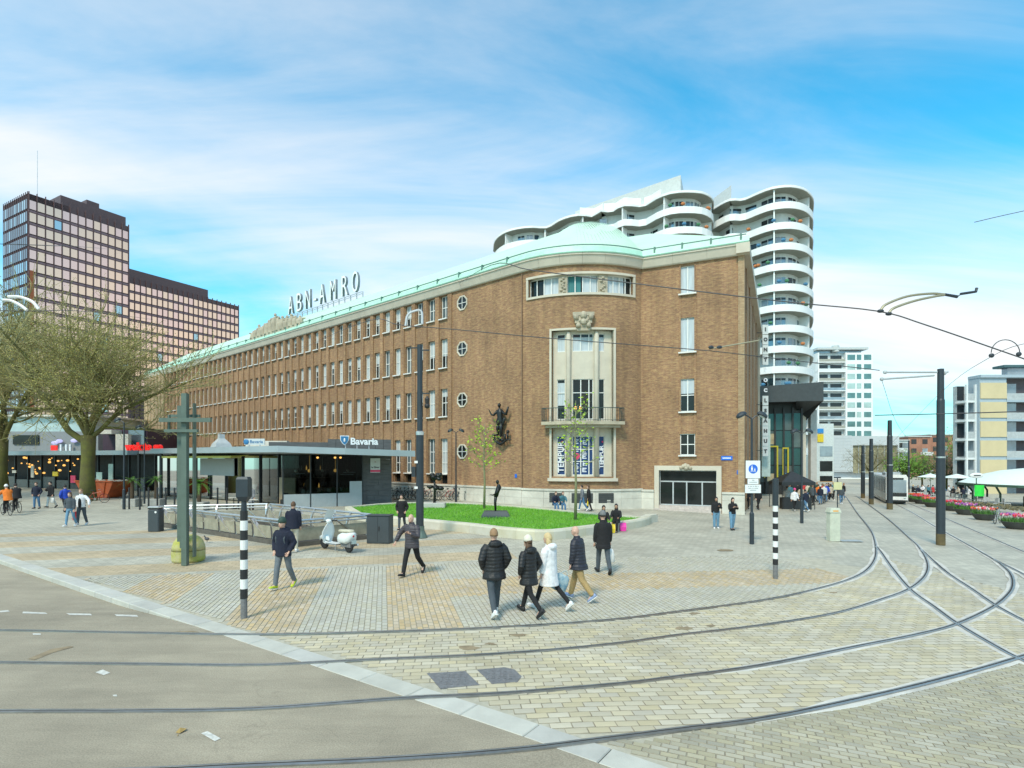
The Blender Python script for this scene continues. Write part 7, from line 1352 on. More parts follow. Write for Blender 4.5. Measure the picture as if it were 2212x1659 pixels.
h2 = thing('wire_hanger', 'small hanger with two clamps in front of the right brick wall', 'wire hanger', A(1550, 747, 13)); mb = MB(); mb.tube([A(1532, 754, 13), A(1560, 749, 13), A(1636, 736, 13), A(1640, 735, 13)], .016, 6); mb.build('curved_tube', MATS['hanger_steel'], h2)
for x_ in (1536, 1554): mb = MB(); mb.ell(A(x_, 750, 12.95), (.07, .04, .04), 7, 5); mb.build('clamp', MATS['pole_dark'], h2)
h3 = thing('wire_hanger', 'bent pale tube hanger in front of the long window rows', 'wire hanger', A(895, 690, 16)); mb = MB(); mb.tube(smoothline([A(876, 704, 14), A(880, 682, 14), (A(892, 673, 14)), A(910, 672, 14), A(912, 700, 14)], 4), .03, 6); mb.build('curved_tube', MATS['steel_pale'], h3); mb = MB(); mb.tube([A(912, 672, 14), A(912, 655, 14)], .012, 4); mb.build('drop_rod', MATS['pole_dark'], h3)
h4 = thing('wire_hanger', 'white curved tube hanger among the plane branches at the left', 'wire hanger', A(40, 650, 11))
for pl in ([(18, 641), (45, 642), (70, 652), (84, 668)], [(8, 648), (25, 650), (45, 660), (58, 670)]): mb = MB(); mb.tube(smoothline([A(a, b, 11) for a, b in pl], 5), .03, 6); mb.build('curved_tube', MATS['white_paint'], h4)
h5 = thing('wire_hanger', 'ring-shaped contact wire crossing at the right edge', 'wire hanger', A(2172, 760, 12)); mb = MB(); mb.tube([A(2172+31*math.cos(a), 762+28*math.sin(a), 12) for a in [math.pi+math.pi*i/14 for i in range(15)]], .010, 5); mb.build('ring', MATS['wire'], h5)
for x_, y_ in ((2142, 768), (2201, 765)): mb = MB(); mb.ell(A(x_, y_, 12), (.06, .04, .05), 7, 5); mb.build('clamp', MATS['pole_dark'], h5)
# ================================================================ PEOPLE
tmp = bpy.data.scenes.new('tmp'); REM = []
SKIN = [M('skin_fair', (.58, .36, .27), .5, var=.08, scale=6), M('skin_tan', (.40, .23, .15), .5, var=.08, scale=6)]
def cloth(name, col, rough=.8, quilt=0):
    if name in MATS: return MATS[name]
    m = M(name, col, rough, var=.2, scale=7, bump=.8, bscale=13)
    if quilt:
        t = m.node_tree; b = t.nodes['Principled BSDF']; tc = t.nodes.new('ShaderNodeTexCoord'); wv = t.nodes.new('ShaderNodeTexWave'); wv.bands_direction = 'Z'; wv.inputs['Scale'].default_value = 4.2; wv.inputs['Distortion'].default_value = 1.2; wv.inputs['Detail Scale'].default_value = 2; t.links.new(tc.outputs['Object'], wv.inputs[0]); bp = t.nodes.new('ShaderNodeBump'); bp.inputs['Strength'].default_value = .22; bp.inputs['Distance'].default_value = .03; t.links.new(wv.outputs[1], bp.inputs['Height']); old = b.inputs['Normal'].links[0].from_node; t.links.new(bp.outputs[0], old.inputs['Normal'])
    return m
def remesh(mb, name, mat, parent, vox, extra=None, sm=3):
    me = mb.mesh(name, mat); o = bpy.data.objects.new('tmp_'+name, me); tmp.collection.objects.link(o); m = o.modifiers.new('r', 'REMESH'); m.mode = 'VOXEL'; m.voxel_size = vox; m.use_smooth_shade = True
    s = o.modifiers.new('s', 'SMOOTH'); s.iterations = sm; s.factor = .5; REM.append((o, name, mat, parent, extra))
def flush():
    tmp.view_layers[0].update(); dg = tmp.view_layers[0].depsgraph; dg.update()
    for o, name, mat, parent, extra in REM:
        me = bpy.data.meshes.new_from_object(o.evaluated_get(dg), depsgraph=dg); me.materials.clear(); me.materials.append(mat); me.name = name
        if extra:
            bm = bmesh.new(); bm.from_mesh(me); em = extra.mesh('x', mat, True); bm.from_mesh(em); bm.to_mesh(me); bm.free(); bpy.data.meshes.remove(em)
        me.polygons.foreach_set('use_smooth', [True]*len(me.polygons)); ob = bpy.data.objects.new(name, me); COL.objects.link(ob); ob.parent = parent
    for o, *_ in REM: bpy.data.objects.remove(o)
    bpy.data.scenes.remove(tmp)
def V3(*a): return Vector(a)
def person(label, loc, h, face, top, bottom, shoes='shoe_black', hair=('short', 'hair_brown'), pose='walk', stride=.42, arms='swing', hem=.80, bulk=1.0, skin=0, hood=False, hat=None, vox=.02, ph=1, lean=.03, group=None, legw=1.0, seatz=.45, collar=None):
    k = h/1.75; t = thing('person', label, 'person', loc, R(face), group); sk = SKIN[skin]
    hipz = .93; th = {1: stride, -1: -stride*.85}; kn = {1: .10, -1: .45*min(1, stride/.4)}
    if pose == 'stand': th = {1: .05, -1: -.06}; kn = {1: .05, -1: .06}
    if pose == 'sit': th = {1: 1.45, -1: 1.38}; kn = {1: 1.45, -1: 1.25}; hipz = seatz/k+.09
    if pose == 'squat': th = {1: 2.0, -1: 1.9}; kn = {1: 2.2, -1: 2.1}; hipz = .28
    if pose == 'cycle': th = {1: 1.15, -1: .55}; kn = {1: 1.25, -1: .75}; hipz = 1.02/k
    J = {}
    for s in (-1, 1):
        a = th[s*ph]; b = kn[s*ph]; hip = V3(s*.095, 0, hipz); knee = hip+V3(s*.01, math.sin(a), -math.cos(a))*.44; ank = knee+V3(0, math.sin(a-b), -math.cos(a-b))*.43; pit = max(-.75, min(.25, (a-b)*1.0 if pose == 'walk' else 0)); fd = V3(s*.12, math.cos(pit), math.sin(pit)).normalized(); J[s] = [hip, knee, ank, fd]
    if pose not in ('cycle', 'sit', 'squat'):
        low = min(min((J[s][2]+J[s][3]*.19).z, (J[s][2]-J[s][3]*.05).z) for s in (-1, 1))-.075; dz = V3(0, 0, -low)
    else: dz = V3(0, 0, 0)
    if pose == 'squat': dz = V3(0, 0, .08-min(J[s][2].z for s in (-1, 1)))
    for s in (-1, 1): J[s] = [q+dz for q in J[s][:3]]+[J[s][3]]
    hz = hipz+dz.z; lean_ = lean if pose not in ('cycle', 'squat') else .35
    T = lambda x, y, z: V3(x, y+(z-.93)*math.sin(lean_), hz+(z-.93)*math.cos(lean_))      # torso frame
    S = lambda q: q*k
    B = MB(); e14 = lambda c, rx, ry: [c+V3(rx*math.cos(2*math.pi*i/14), ry*math.sin(2*math.pi*i/14), 0) for i in range(14)]
    def tors(mb, spec, kk=1.0): mb.loft([[S(q) for q in e14(T(0, y, z), rx*kk, ry*kk)] for z, y, rx, ry in spec])
    tors(B, [(.84, 0, .13, .10), (.93, 0, .155, .11), (1.05, 0, .13, .095), (1.2, 0, .145, .10), (1.36, 0, .165, .10), (1.44, 0, .12, .08), (1.49, .005, .06, .055), (1.56, .015, .055, .055)])
    hc = T(0, .03, 1.645); B.ell(S(hc), (.077*k, .096*k, .118*k), 14, 10); B.ell(S(hc+V3(0, .045, -.06)), (.052*k, .055*k, .06*k), 10, 8); B.ell(S(hc+V3(0, .102, -.02)), (.014*k, .02*k, .025*k), 7, 6)
    for s in (-1, 1): B.ell(S(hc+V3(s*.078, -.005, -.01)), (.012*k, .022*k, .032*k), 7, 6)
    for s in (-1, 1): B.tube([S(J[s][0]), S(J[s][0].lerp(J[s][1], .5)), S(J[s][1]), S(J[s][1].lerp(J[s][2], .4)), S(J[s][2])], [.085*k, .075*k, .055*k, .055*k, .036*k], 10); B.tube([S(J[s][2]), S(J[s][2]+J[s][3]*.12+V3(0, 0, -.04))], [.036*k, .03*k], 8)
    AR = {}
    for s in (-1, 1):
        sw = (-th[s*ph]*.9 if pose == 'walk' else .0); ab, el, inw = .16, .35, 0.0
        am = arms[0 if s < 0 else 1] if isinstance(arms, (tuple, list)) else arms
        if am == 'pocket': sw, ab, el, inw = -.25, .38, .75, .45
        elif am == 'chest': sw, ab, el, inw = .35, .25, 1.75, .75
        elif am == 'hang': sw, ab, el = .05, .12, .15
        elif am == 'out': sw, ab, el = .15, .75, .25
        elif am == 'fwd': sw, ab, el = .9, .2, .3
        elif am == 'lap': sw, ab, el, inw = .45, .2, .9, .4
        sh = T(s*.185, 0, 1.40); u = V3(s*math.sin(ab), math.sin(sw)*math.cos(ab), -math.cos(sw)*math.cos(ab)); eb = sh+u*.285; f = V3(s*(math.sin(ab*.4)-inw), math.sin(sw+el), -math.cos(sw+el)).normalized(); wr = eb+f*.25; AR[s] = (sh, eb, wr, f); B.tube([S(sh), S(eb), S(eb.lerp(wr, .4)), S(wr)], [.055*k, .043*k, .042*k, .028*k], 10)
        hd = wr+f*.055; B.ell(S(hd), (.042*k, .026*k, .05*k), 10, 8, rot=f.to_track_quat('Z', 'Y').to_matrix())
    X = MB()
    for s in (-1, 1):          # five separate, slightly curled fingers on each hand
        sh, eb, wr, f = AR[s]; side = f.cross(V3(0, 1, 0)); side = side.normalized() if side.length > .1 else V3(1, 0, 0); pal = side.cross(f).normalized(); b0 = wr+f*.085
        for i, L in enumerate((.062, .072, .068, .052)): o = side*(i-1.5)*.019; X.tube([S(b0+o), S(b0+o+f*L*.55+pal*.008), S(b0+o+f*L*.9+pal*.03)], [.0095*k, .0088*k, .007*k], 5)
        o = side*(-s)*.03; X.tube([S(wr+f*.04+o), S(wr+f*.075+o*1.75+pal*.01), S(wr+f*.10+o*1.7+pal*.025)], [.011*k, .0098*k, .008*k], 5)
    remesh(B, 'body', sk, t, vox*k, X)
    # trousers
    TR = MB(); lw = legw; tors(TR, [(.80, 0, .135, .115), (.9, 0, .17, .13), (1.0, 0, .16, .12)])
    for s in (-1, 1): TR.tube([S(J[s][0]+V3(0, 0, .05)), S(J[s][0].lerp(J[s][1], .35)), S(J[s][1]), S(J[s][1].lerp(J[s][2], .5)), S(J[s][1].lerp(J[s][2], 1.03))], [.10*k*lw, .093*k*lw, .073*k*lw, .068*k*lw, .056*k*lw], 12)
    remesh(TR, 'trousers', MATS[bottom], t, vox*k*1.05)
    # jacket or coat
    JK = MB(); b = bulk; spec = [(1.46, 0, .10*b, .085*b), (1.42, 0, .165*b, .115*b), (1.33, 0, .20*b, .135*b), (1.18, 0, .19*b, .14*b), (1.02, 0, .185*b, .145*b), (.92, 0, .195*b, .15*b)]
    if hem < .9: spec.append((max(hem, .80), 0, .20*b, .155*b))
    if hem < .78: spec += [(hem+.1, .01, .215*b, .18*b), (hem, .015, .22*b, .20*b)]
    tors(JK, spec[::-1])
    for s in (-1, 1): sh, eb, wr, f = AR[s]; JK.tube([S(sh+V3(-s*.05, 0, .01)), S(sh.lerp(eb, .25)), S(eb), S(eb.lerp(wr, .5)), S(wr-f*.01)], [.085*k*b, .08*k*b, .068*k*b, .062*k*b, .05*k*b], 11)
    if hood: JK.ell(S(T(0, -.09, 1.47)), (.15*k, .10*k, .085*k), 12, 8)
    if collar != 'low': JK.loft([[S(q) for q in e14(T(0, .0, z), r, r)] for z, r in ((1.42, .105), (1.50, .082), (1.535, .078))])
    remesh(JK, 'jacket', MATS[top], t, vox*k*1.05)
    for s in (-1, 1):
        mb = MB(); a = J[s][2]; fd = J[s][3]; up = V3(0, 0, 1); up = (up-fd*up.dot(fd)).normalized(); sd = fd.cross(up); c = a-up*.035; rings = []
        for y, hw, hh, zo in ((-.075, .03, .04, .0), (-.05, .042, .052, .01), (.02, .042, .052, .0), (.10, .048, .038, -.012), (.16, .045, .03, -.02), (.195, .025, .022, -.025)): rings.append([S(c+fd*y+sd*hw*math.cos(q)+up*(zo+max(-.042-zo, hh*math.sin(q)))) for q in [2*math.pi*i/12 for i in range(12)]])
        mb.loft(rings); so = mb.build('shoe', MATS[shoes], t, smooth=True, world=False)
        if vox < .03: mb = MB(); mb.loft([[S(c+fd*y+sd*hw*q-up*(.05 if q2 else .036)) for q, q2 in ((-1, 0), (1, 0), (1, 1), (-1, 1))] for y, hw in ((-.078, .035), (.02, .045), (.12, .05), (.195, .03))]); mb.build('sole', MATS['white_paint' if shoes != 'shoe_black' else 'rubber'], so, world=False)
    st_, hm = hair
    if st_ != 'bald':
        mb = MB(); n = 16; rings = []; c = hc+V3(0, -.008, .012); thk = 1.1 if st_ != 'long' else 1.16
        rot = Matrix.Rotation(.0, 3, 'X')
        for j in range(9):
            aa = -.25+(math.pi/2+.25)*j/8; q = []
            for i in range(n):
                bb = 2*math.pi*i/n; fr_ = max(0, math.sin(bb)); a2 = max(aa, .42*fr_+(-.25)*(1-fr_)+.15*(fr_ > .3)); q.append(S(c+V3(.08*thk*math.cos(a2)*math.cos(bb), .10*thk*math.cos(a2)*math.sin(bb), .118*thk*math.sin(a2))))
            rings.append(q)
        mb.loft(rings)
        if st_ == 'long': mb.loft([[S(q) for q in e14(hc+V3(0, -.045+y, z), rx, ry)] for z, y, rx, ry in ((.03, 0, .08, .06), (-.12, -.01, .092, .055), (-.24, -.02, .10, .045), (-.32, -.02, .06, .03))])
        if st_ == 'bob': mb.loft([[S(q) for q in e14(hc+V3(0, -.035+y, z), rx, ry)] for z, y, rx, ry in ((.03, 0, .085, .07), (-.1, -.005, .095, .065), (-.15, -.005, .075, .05))])
        mb.build('hair', MATS[hm], t, smooth=True, world=False)
    else:
        pass
    if hat:
        mb = MB(); mb.loft([[S(q) for q in e14(hc+V3(0, -.008+y, z), rx, ry)] for z, y, rx, ry in ((.015, 0, .092, .108), (.05, 0, .097, .112), (.09, 0, .092, .106), (.13, -.003, .072, .085), (.165, -.008, .035, .04), (.172, -.008, .01, .01))]); ho = mb.build('hat', MATS[hat], t, smooth=True, world=False)
        if hat == 'cap_grey': mb = MB(); mb.loft([[S(hc+V3(x*.07, .09+y, .03+z)) for x in (-1, -.5, 0, .5, 1)] for y, z in ((0, 0), (.07, -.015))], closed=False); mb.build('peak', MATS[hat], ho, world=False)
    if vox < .03:
        for s in (-1, 1): mb = MB(); mb.ell(S(hc+V3(s*.03, .088, .008)), (.011*k, .007*k, .006*k), 7, 5); mb.build('eye', MATS['ink'], t, world=False)
        mb = MB(); mb.ell(S(hc+V3(0, .094, -.065)), (.02*k, .008*k, .006*k), 7, 5); mb.build('mouth', M('lips', (.35, .12, .1), .5), t, world=False)
    t['_hand'] = [list(S(AR[s][2]+AR[s][3]*.1)) for s in (-1, 1)]
    return t
def hand(t, i):
    h = t['_hand'][i]; a = t.rotation_euler.z; return Vector((t.location.x+h[0]*math.cos(a)-h[1]*math.sin(a), t.location.y+h[0]*math.sin(a)+h[1]*math.cos(a), t.location.z+h[2]))
def bag(label, t, i, mat, w_=.3, hh=.36, d=.1, strap=.12, name='shopping_bag'):
    q = hand(t, i); b = thing(name, label, 'bag', (q.x, q.y, q.z-hh-strap), t.rotation_euler.z); rn = random.Random(len(label)); mb = MB(); rings = []
    for z, kx in ((0, .75), (.08, 1.0), (.6, .95), (.88, .8), (1, .55)): rings.append([(w_/2*kx*c+rn.uniform(-.012, .012), d/2*kx*s_+rn.uniform(-.012, .012), hh*z) for c, s_ in [(math.cos(2*math.pi*j/10), math.sin(2*math.pi*j/10)) for j in range(10)]])
    mb.loft(rings); mb.build('sack', mat, b, smooth=True, world=False); mb = MB()
    for s_ in (-1, 1): mb.tube([(s_*w_*.22, 0, hh*.97), (s_*w_*.08, 0, hh+strap*.8), (0, 0, hh+strap)], .008, 5)
    mb.build('handle', mat, b, world=False); return b
for n_, c in dict(shoe_black=(.02, .02, .022), shoe_white=(.75, .75, .75), shoe_lime=(.45, .55, .03), shoe_blue=(.25, .32, .5), hair_brown=(.10, .055, .03), hair_black=(.015, .012, .012), hair_blond=(.55, .42, .22), hair_grey=(.35, .34, .33), hair_sandy=(.28, .17, .09), beanie_green=(.025, .06, .045), beanie_cream=(.66, .62, .52), cap_grey=(.16, .165, .17), cap_pink=(.7, .05, .25), helmet_white=(.75, .75, .75)).items(): M(n_, c, .7, var=.15, scale=20, bump=.2)
for n_, c, q in [('c_navy', (.008, .012, .03), 0), ('c_black', (.010, .010, .012), 0), ('c_blackpuff', (.010, .011, .013), 1), ('c_plum', (.055, .048, .058), 1), ('c_white', (.72, .72, .74), 0), ('c_navypuff', (.018, .02, .032), 1), ('c_grey', (.16, .17, .19), 0), ('c_greyjean', (.06, .075, .09), 0), ('c_slate', (.13, .15, .17), 0), ('c_khaki', (.36, .25, .11), 0), ('c_jeans', (.07, .16, .28), 0), ('c_jeans2', (.13, .26, .38), 0), ('c_blue', (.02, .06, .42), 0), ('c_cream', (.55, .5, .4), 0), ('c_orange', (.72, .18, .02), 0), ('c_red', (.5, .04, .04), 0), ('c_dgreen', (.03, .08, .05), 0), ('c_beige', (.5, .42, .32), 0), ('c_pale', (.6, .6, .58), 0), ('c_marl', (.20, .20, .21), 0), ('c_teal', (.05, .16, .2), 0)]: cloth(n_, c, .55 if q else .85, q)
# --- walkers in the foreground
P1 = person('man in a green beanie and dark navy jacket walking past the striped pole', G(612, 1272), 1.78, 165, 'c_navy', 'c_slate', 'shoe_lime', ('short', 'hair_brown'), arms='pocket', stride=.26, hat='beanie_green', bulk=1.08, vox=.014, hood=True)
for s in (-1, 1): mb = MB(); mb.tube([(s*.12, .11, 1.18), (s*.125, .145, 1.32), (s*.12, .09, 1.46), (s*.11, -.1, 1.46)], .022, 6, flat=.5); mb.build('backpack_strap', MATS['c_greyjean'], P1, world=False)
mb = MB(); mb.eloft([(0, -.22, 1.0, .15, .09), (0, -.24, 1.1, .17, .11), (0, -.24, 1.35, .16, .1), (0, -.22, 1.47, .1, .06)], 12); mb.build('backpack', MATS['c_greyjean'], P1, smooth=True, world=False)
person('man in a navy coat and cream trousers seen from behind at the stair railing', G(633, 1193), 1.76, 10, 'c_navy', 'c_cream', 'shoe_white', ('short', 'hair_brown'), pose='walk', stride=.12, arms='hang', bulk=1.1, vox=.016)
person('bald bearded man in a shiny plum puffer jacket striding to the left', G(890, 1243), 1.78, 158, 'c_plum', 'c_black', 'shoe_black', ('bald', 'hair_brown'), stride=.40, arms=('chest', 'out'), bulk=1.12, vox=.014, hem=.78)
P4 = person('woman in a black coat with a fur hood standing by the camera mast', G(868, 1146), 1.64, 175, 'c_black', 'c_greyjean', 'shoe_black', ('long', 'hair_black'), stride=.22, arms='pocket', hem=.62, vox=.02)
mb = MB(); mb.tube([(.12*math.cos(a), -.03+.11*math.sin(a), 1.40+.03*math.sin(a)) for a in [2*math.pi*i/14 for i in range(15)]], .04, 7); mb.build('fur_trim', MATS['c_beige'], P4, world=False)
P5 = person('young man with sandy hair in a black hooded puffer and grey joggers, back turned', G(1068, 1330), 1.82, 18, 'c_blackpuff', 'c_greyjean', 'shoe_white', ('short', 'hair_sandy'), stride=.30, arms='pocket', bulk=1.16, hood=True, vox=.014, hem=.74)
mb = MB(); mb.lathe([(.085, 1.49), (.1, 1.55), (.085, 1.6)], 12); mb.build('inner_hood', MATS['c_pale'], P5, world=False)
P6 = person('woman in a cream knitted hat and black coat walking arm in arm', G(1143, 1328), 1.70, 42, 'c_blackpuff', 'c_black', 'shoe_black', ('long', 'hair_brown'), stride=.42, arms='pocket', bulk=1.05, hat='beanie_cream', hem=.70, vox=.014, legw=.86, hood=True)
P7 = person('blonde woman in a long white coat with black leggings', G(1187, 1317), 1.72, 55, 'c_white', 'c_black', 'shoe_white', ('bob', 'hair_blond'), stride=.42, arms='hang', bulk=1.12, hem=.58, vox=.014, legw=.82, hood=True, ph=-1)
M('bag_pattern', (.05, .22, .35), .6, var=.5, scale=9, col2=(.55, .62, .6)); b = bag('blue and white patterned tote bag carried by the woman in white', P7, 1, MATS['bag_pattern'], .42, .40, .12, .1, 'tote_bag'); b.location += Vector((.12, -.05, .14)); b.rotation_euler = (0, .5, .3)
person('older bald man in a navy quilted jacket and khaki trousers', G(1250, 1297), 1.76, 60, 'c_navypuff', 'c_khaki', 'shoe_blue', ('bald', 'hair_grey'), stride=.34, arms='hang', bulk=1.18, vox=.014, hem=.74, legw=1.1, lean=.08)
P9 = person('man in a grey cap and black jacket walking away with a white carrier bag', G(1303, 1239), 1.80, 8, 'c_black', 'c_greyjean', 'shoe_black', ('short', 'hair_black'), stride=.28, arms='hang', hat='cap_grey', hem=.70, vox=.015, bulk=1.05, ph=-1)
bag('white plastic carrier bag held by the man in the grey cap', P9, 1, MATS['white_paint'], .30, .42, .16)
# --- by the lawn and the brick wall
for x, yb, col, lab in ((1305, 1131, 'c_black', 'woman in black sitting on the lawn wall, left one of two'), (1333, 1129, 'c_black', 'woman in black sitting on the lawn wall with a pink bag, right one')):
    p = G(x, 1154 if x < 1320 else 1148); z = gz(p.x); person(lab, (p.x, p.y+.18, z), 1.66, 185 if x < 1320 else 160, col, 'c_black', 'shoe_black', ('long', 'hair_black'), pose='sit', arms='lap', seatz=.43, vox=.02, hem=.8, skin=x % 2)
for x, y, mt, lab in ((1322, 1151, MATS['sign_yellow'], 'yellow carrier bag at the feet of the seated women'), (1346, 1147, M('bag_magenta', (.75, .05, .38), .5), 'bright pink bag beside the right seated woman')):
    p = G(x, y); b = thing('shopping_bag', lab, 'bag', p); mb = MB(); mb.loft([[(-.13, -.06, 0), (.13, -.06, 0), (.13, .06, 0), (-.13, .06, 0)], [(-.16, -.07, .2), (.15, -.08, .2), (.16, .07, .2), (-.15, .08, .2)], [(-.14, -.03, .4), (.14, -.02, .4), (.14, .03, .4), (-.14, .02, .4)]]); mb.build('sack', mt, b, world=False); mb = MB(); mb.tube([(-.06, 0, .39), (0, 0, .5), (.06, 0, .39)], .01, 5); mb.build('handle', mt, b, world=False)
person('woman in black jacket and blue flared jeans drinking, left of the pair', G(1547, 1141), 1.6, 170, 'c_black', 'c_jeans2', 'shoe_white', ('long', 'hair_black'), pose='stand', arms=('chest', 'hang'), vox=.02, hem=.88, legw=1.15, skin=1)
person('woman in a black jacket and jeans holding a drink, right of the pair', G(1582, 1145), 1.6, 190, 'c_black', 'c_jeans2', 'shoe_black', ('long', 'hair_black'), pose='walk', stride=.12, arms=('chest', 'chest'), vox=.02, hem=.86, legw=1.15)
person('person in a grey hoodie and blue jeans passing the stone plinth', G(1258, 1104), 1.66, 90, 'c_grey', 'c_jeans', 'shoe_white', ('short', 'hair_black'), stride=.3, arms='hang', vox=.03, hem=.88)
P14 = person('person in a long black coat walking beside the grey hoodie at the plinth', G(1272, 1104), 1.66, 85, 'c_black', 'c_black', 'shoe_black', ('long', 'hair_brown'), stride=.15, arms='hang', vox=.03, hem=.55)
bag('small yellow bag carried past the stone plinth', P14, 0, MATS['sign_yellow'], .2, .3, .1)
for x, lab in ((1199, 'person in dark blue sitting on the rear lawn edge, left one'), (1214, 'person in dark teal sitting on the rear lawn edge, right one')): p = G(x, 1106); person(lab, (p.x, p.y, 0), 1.7, 150+x % 3*20, 'c_navy' if x < 1205 else 'c_teal', 'c_jeans', 'shoe_black', ('short', 'hair_brown'), pose='sit', arms='lap', seatz=.40, vox=.03, lean=.3)
# --- left side of the plaza
person('girl in a dark leather jacket and light jeans walking towards the camera', G(152, 1138), 1.66, 185, 'c_greyjean', 'c_jeans2', 'shoe_white', ('long', 'hair_brown'), stride=.25, arms=('hang', 'pocket'), vox=.02, hem=.9, legw=.9)
P18 = person('young man in a white open jacket and black trousers beside the girl', G(176, 1135), 1.78, 185, 'c_white', 'c_greyjean', 'shoe_white', ('short', 'hair_sandy'), stride=.2, arms=('out', 'hang'), vox=.02, hem=.86)
mb = MB(); mb.eloft([(0, .13, .92, .075, .03), (0, .14, 1.1, .08, .03), (0, .135, 1.3, .075, .03), (0, .11, 1.42, .05, .03)], 10); mb.build('shirt', MATS['c_black'], P18, world=False)
bag('red shopping bag between the young couple', P18, 1, M('bag_red', (.65, .02, .02), .5), .26, .44, .1)
person('man in a bright blue jacket walking to the left behind the couple', G(141, 1107), 1.74, 60, 'c_blue', 'c_black', 'shoe_black', ('short', 'hair_black'), stride=.45, arms='pocket', vox=.022, hem=.86)
person('man in a dark coat and blue jeans with hands in pockets at the far left', G(79, 1099), 1.72, 190, 'c_navy', 'c_jeans', 'shoe_black', ('short', 'hair_brown'), stride=.12, arms='pocket', vox=.022)
P21 = person('person in black with pale trouser stripe walking next to the dark coat', G(110, 1097), 1.74, 170, 'c_black', 'c_pale', 'shoe_black', ('short', 'hair_black'), stride=.25, arms=('hang', 'chest'), vox=.022, hem=.75); bag('pale canvas bag of the person in black at the left', P21, 0, MATS['c_pale'], .3, .34, .12)
for x, y, top, hatm, lab, bl in ((14, 1113, 'c_orange', 'helmet_white', 'cyclist in an orange jacket and white helmet at the left edge', 'bicycle ridden by the cyclist in orange'), (34, 1107, 'c_black', None, 'cyclist in black riding beside the orange jacket', 'bicycle ridden by the cyclist in black')):
    p = G(x, y); rz = R(150); bk = bicycle((p.x, p.y, 0), rz, bl, 'bike_black', 'bicycles being ridden'); f = Vector((math.cos(rz), math.sin(rz), 0)); person(lab, (p.x-f.x*.22, p.y-f.y*.22, 0), 1.76, math.degrees(rz)-90, top, 'c_black', 'shoe_black', ('short', 'hair_black'), pose='cycle', arms='fwd', hat=hatm, vox=.022, bulk=1.15)
person('person in a speckled grey coat on the pavilion terrace', G(543, 1102), 1.66, 180, 'c_marl', 'c_black', 'shoe_black', ('bald', 'hair_brown'), pose='stand', arms='hang', vox=.03, hem=.5)
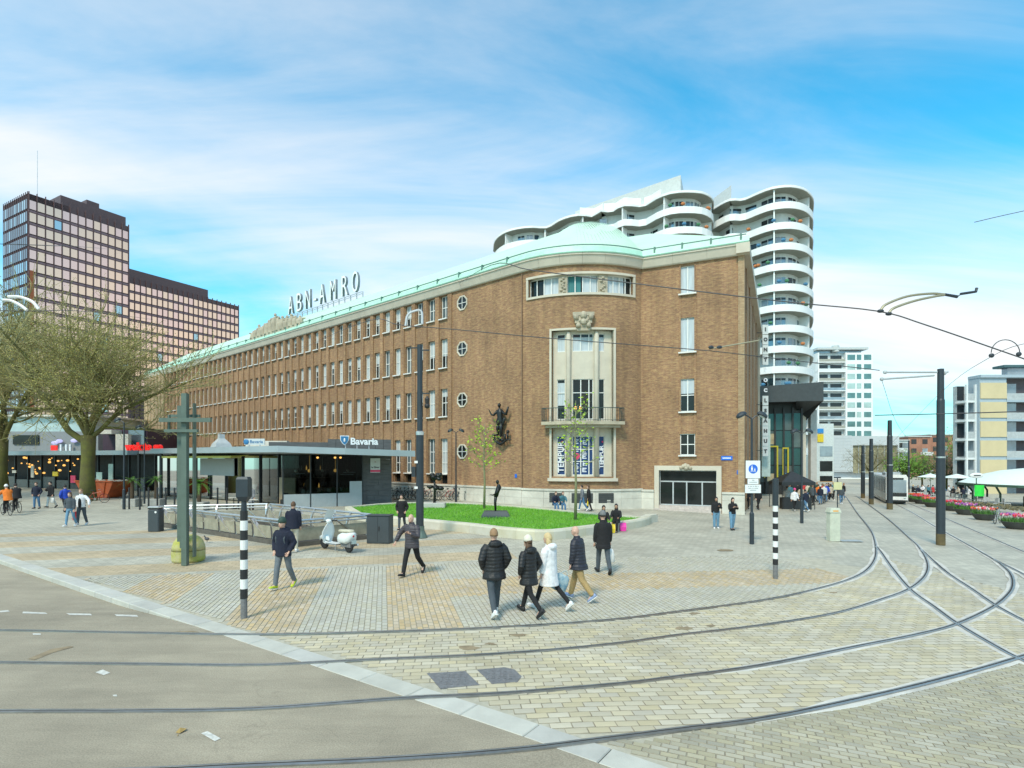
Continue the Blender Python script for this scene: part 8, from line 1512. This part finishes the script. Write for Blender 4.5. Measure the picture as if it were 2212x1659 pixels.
# --- shoppers along the street on the right
rn = random.Random(40); far = [(1700, 1097, 'c_pale', 'c_black', None, 'shopper in a pale jacket next to the black market tent'), (1716, 1104, 'c_white', 'c_black', 'cap_pink', 'shopper in a white coat and bright pink hat'), (1740, 1106, 'c_navy', 'c_jeans', None, 'shopper in navy and jeans, back turned, carrying a white bag'), (1731, 1092, 'c_beige', 'c_greyjean', None, 'shopper with a beige jacket behind the street lamp'), (1752, 1086, 'c_dgreen', 'c_black', None, 'shopper in a dark green coat in the crowd'), (1760, 1084, 'c_black', 'c_greyjean', None, 'shopper in black in the thick of the crowd'), (1768, 1085, 'c_orange', 'c_jeans', None, 'shopper with an orange top in the crowd'), (1776, 1083, 'c_red', 'c_black', None, 'shopper in a dark red jacket in the crowd'), (1785, 1084, 'c_blue', 'c_jeans', None, 'shopper in a blue jacket near the pale board'), (1817, 1089, 'c_greyjean', 'c_jeans', None, 'shopper in grey walking right of the off-white cabinet'), (1790, 1079, 'c_black', 'c_black', None, 'shopper in black far up the street behind the board'), (1745, 1080, 'c_cream', 'c_jeans', None, 'shopper in a cream top far up the street'), (1724, 1082, 'c_black', 'c_jeans', None, 'shopper in black jacket and jeans by the cinema doors'), (1800, 1076, 'c_teal', 'c_black', None, 'shopper in teal far up the street'), (1810, 1074, 'c_navy', 'c_greyjean', None, 'shopper in navy, furthest up the street by the rails'), (1706, 1088, 'c_teal', 'c_jeans', None, 'shopper in teal jacket and jeans behind the market tent'), (1756, 1092, 'c_greyjean', 'c_black', None, 'shopper in dark grey at the front of the crowd'), (1772, 1090, 'c_navy', 'c_jeans', 'beanie_cream', 'shopper in navy with a cream hat in the crowd'), (1780, 1088, 'c_pale', 'c_greyjean', None, 'shopper in a pale grey coat in the crowd'), (1764, 1079, 'c_dgreen', 'c_jeans', None, 'shopper in green, half hidden at the back of the crowd'), (1795, 1083, 'c_beige', 'c_black', None, 'shopper in a beige coat left of the rails'), (1822, 1079, 'c_black', 'c_jeans', None, 'shopper in black crossing near the far rails'), (1736, 1078, 'c_red', 'c_jeans', None, 'shopper in a red top by the far shop doors'), (1614, 1100, 'c_black', 'c_black', None, 'person in black at the brick corner behind the sign, left one'), (1638, 1101, 'c_black', 'c_black', None, 'person in black at the brick corner behind the sign, right one')]
for i, (x, y, a, b_, ht, lab) in enumerate(far):
    q = person(lab, G(x, y), rn.uniform(1.6, 1.72), rn.choice([0, 20, 180, 200, -20, 160]), a, b_, rn.choice(['shoe_black', 'shoe_white']), (rn.choice(['short', 'long']), rn.choice(['hair_black', 'hair_brown', 'hair_sandy'])), stride=rn.uniform(.1, .4), arms=rn.choice(['hang', 'pocket', 'swing']), hat=ht, vox=.035, hem=rn.choice([.8, .86, .7]), skin=i % 2)
    if i == 2: bag('white plastic bag carried by the shopper in navy', q, 1, MATS['white_paint'], .3, .4, .15)
# --- guests on the terrace
cols = ['c_black', 'c_navy', 'c_white', 'c_teal', 'c_red', 'c_greyjean', 'c_jeans', 'c_pale', 'c_black', 'c_beige', 'c_navy', 'c_white']
for i in range(12):
    x = 1972+i*11; y = 1073+max(0, (x-2040))*.10-rn.uniform(0, 4); p = G(x, y); nm = {'c_black': 'black', 'c_navy': 'navy', 'c_white': 'white', 'c_teal': 'teal', 'c_red': 'red', 'c_greyjean': 'dark grey', 'c_jeans': 'denim', 'c_pale': 'pale grey', 'c_beige': 'beige'}[cols[i]]
    person('seated terrace guest in %s, %s from the tram' % (nm, ords[i]), p, 1.7, rn.uniform(0, 360), cols[i], 'c_black', 'shoe_black', (rn.choice(['short', 'long']), rn.choice(['hair_black', 'hair_brown', 'hair_blond'])), pose='sit', arms='lap', seatz=.45, vox=.04, group='terrace guests')
flush()
for o in bpy.data.objects:
    if '_hand' in o: del o['_hand']
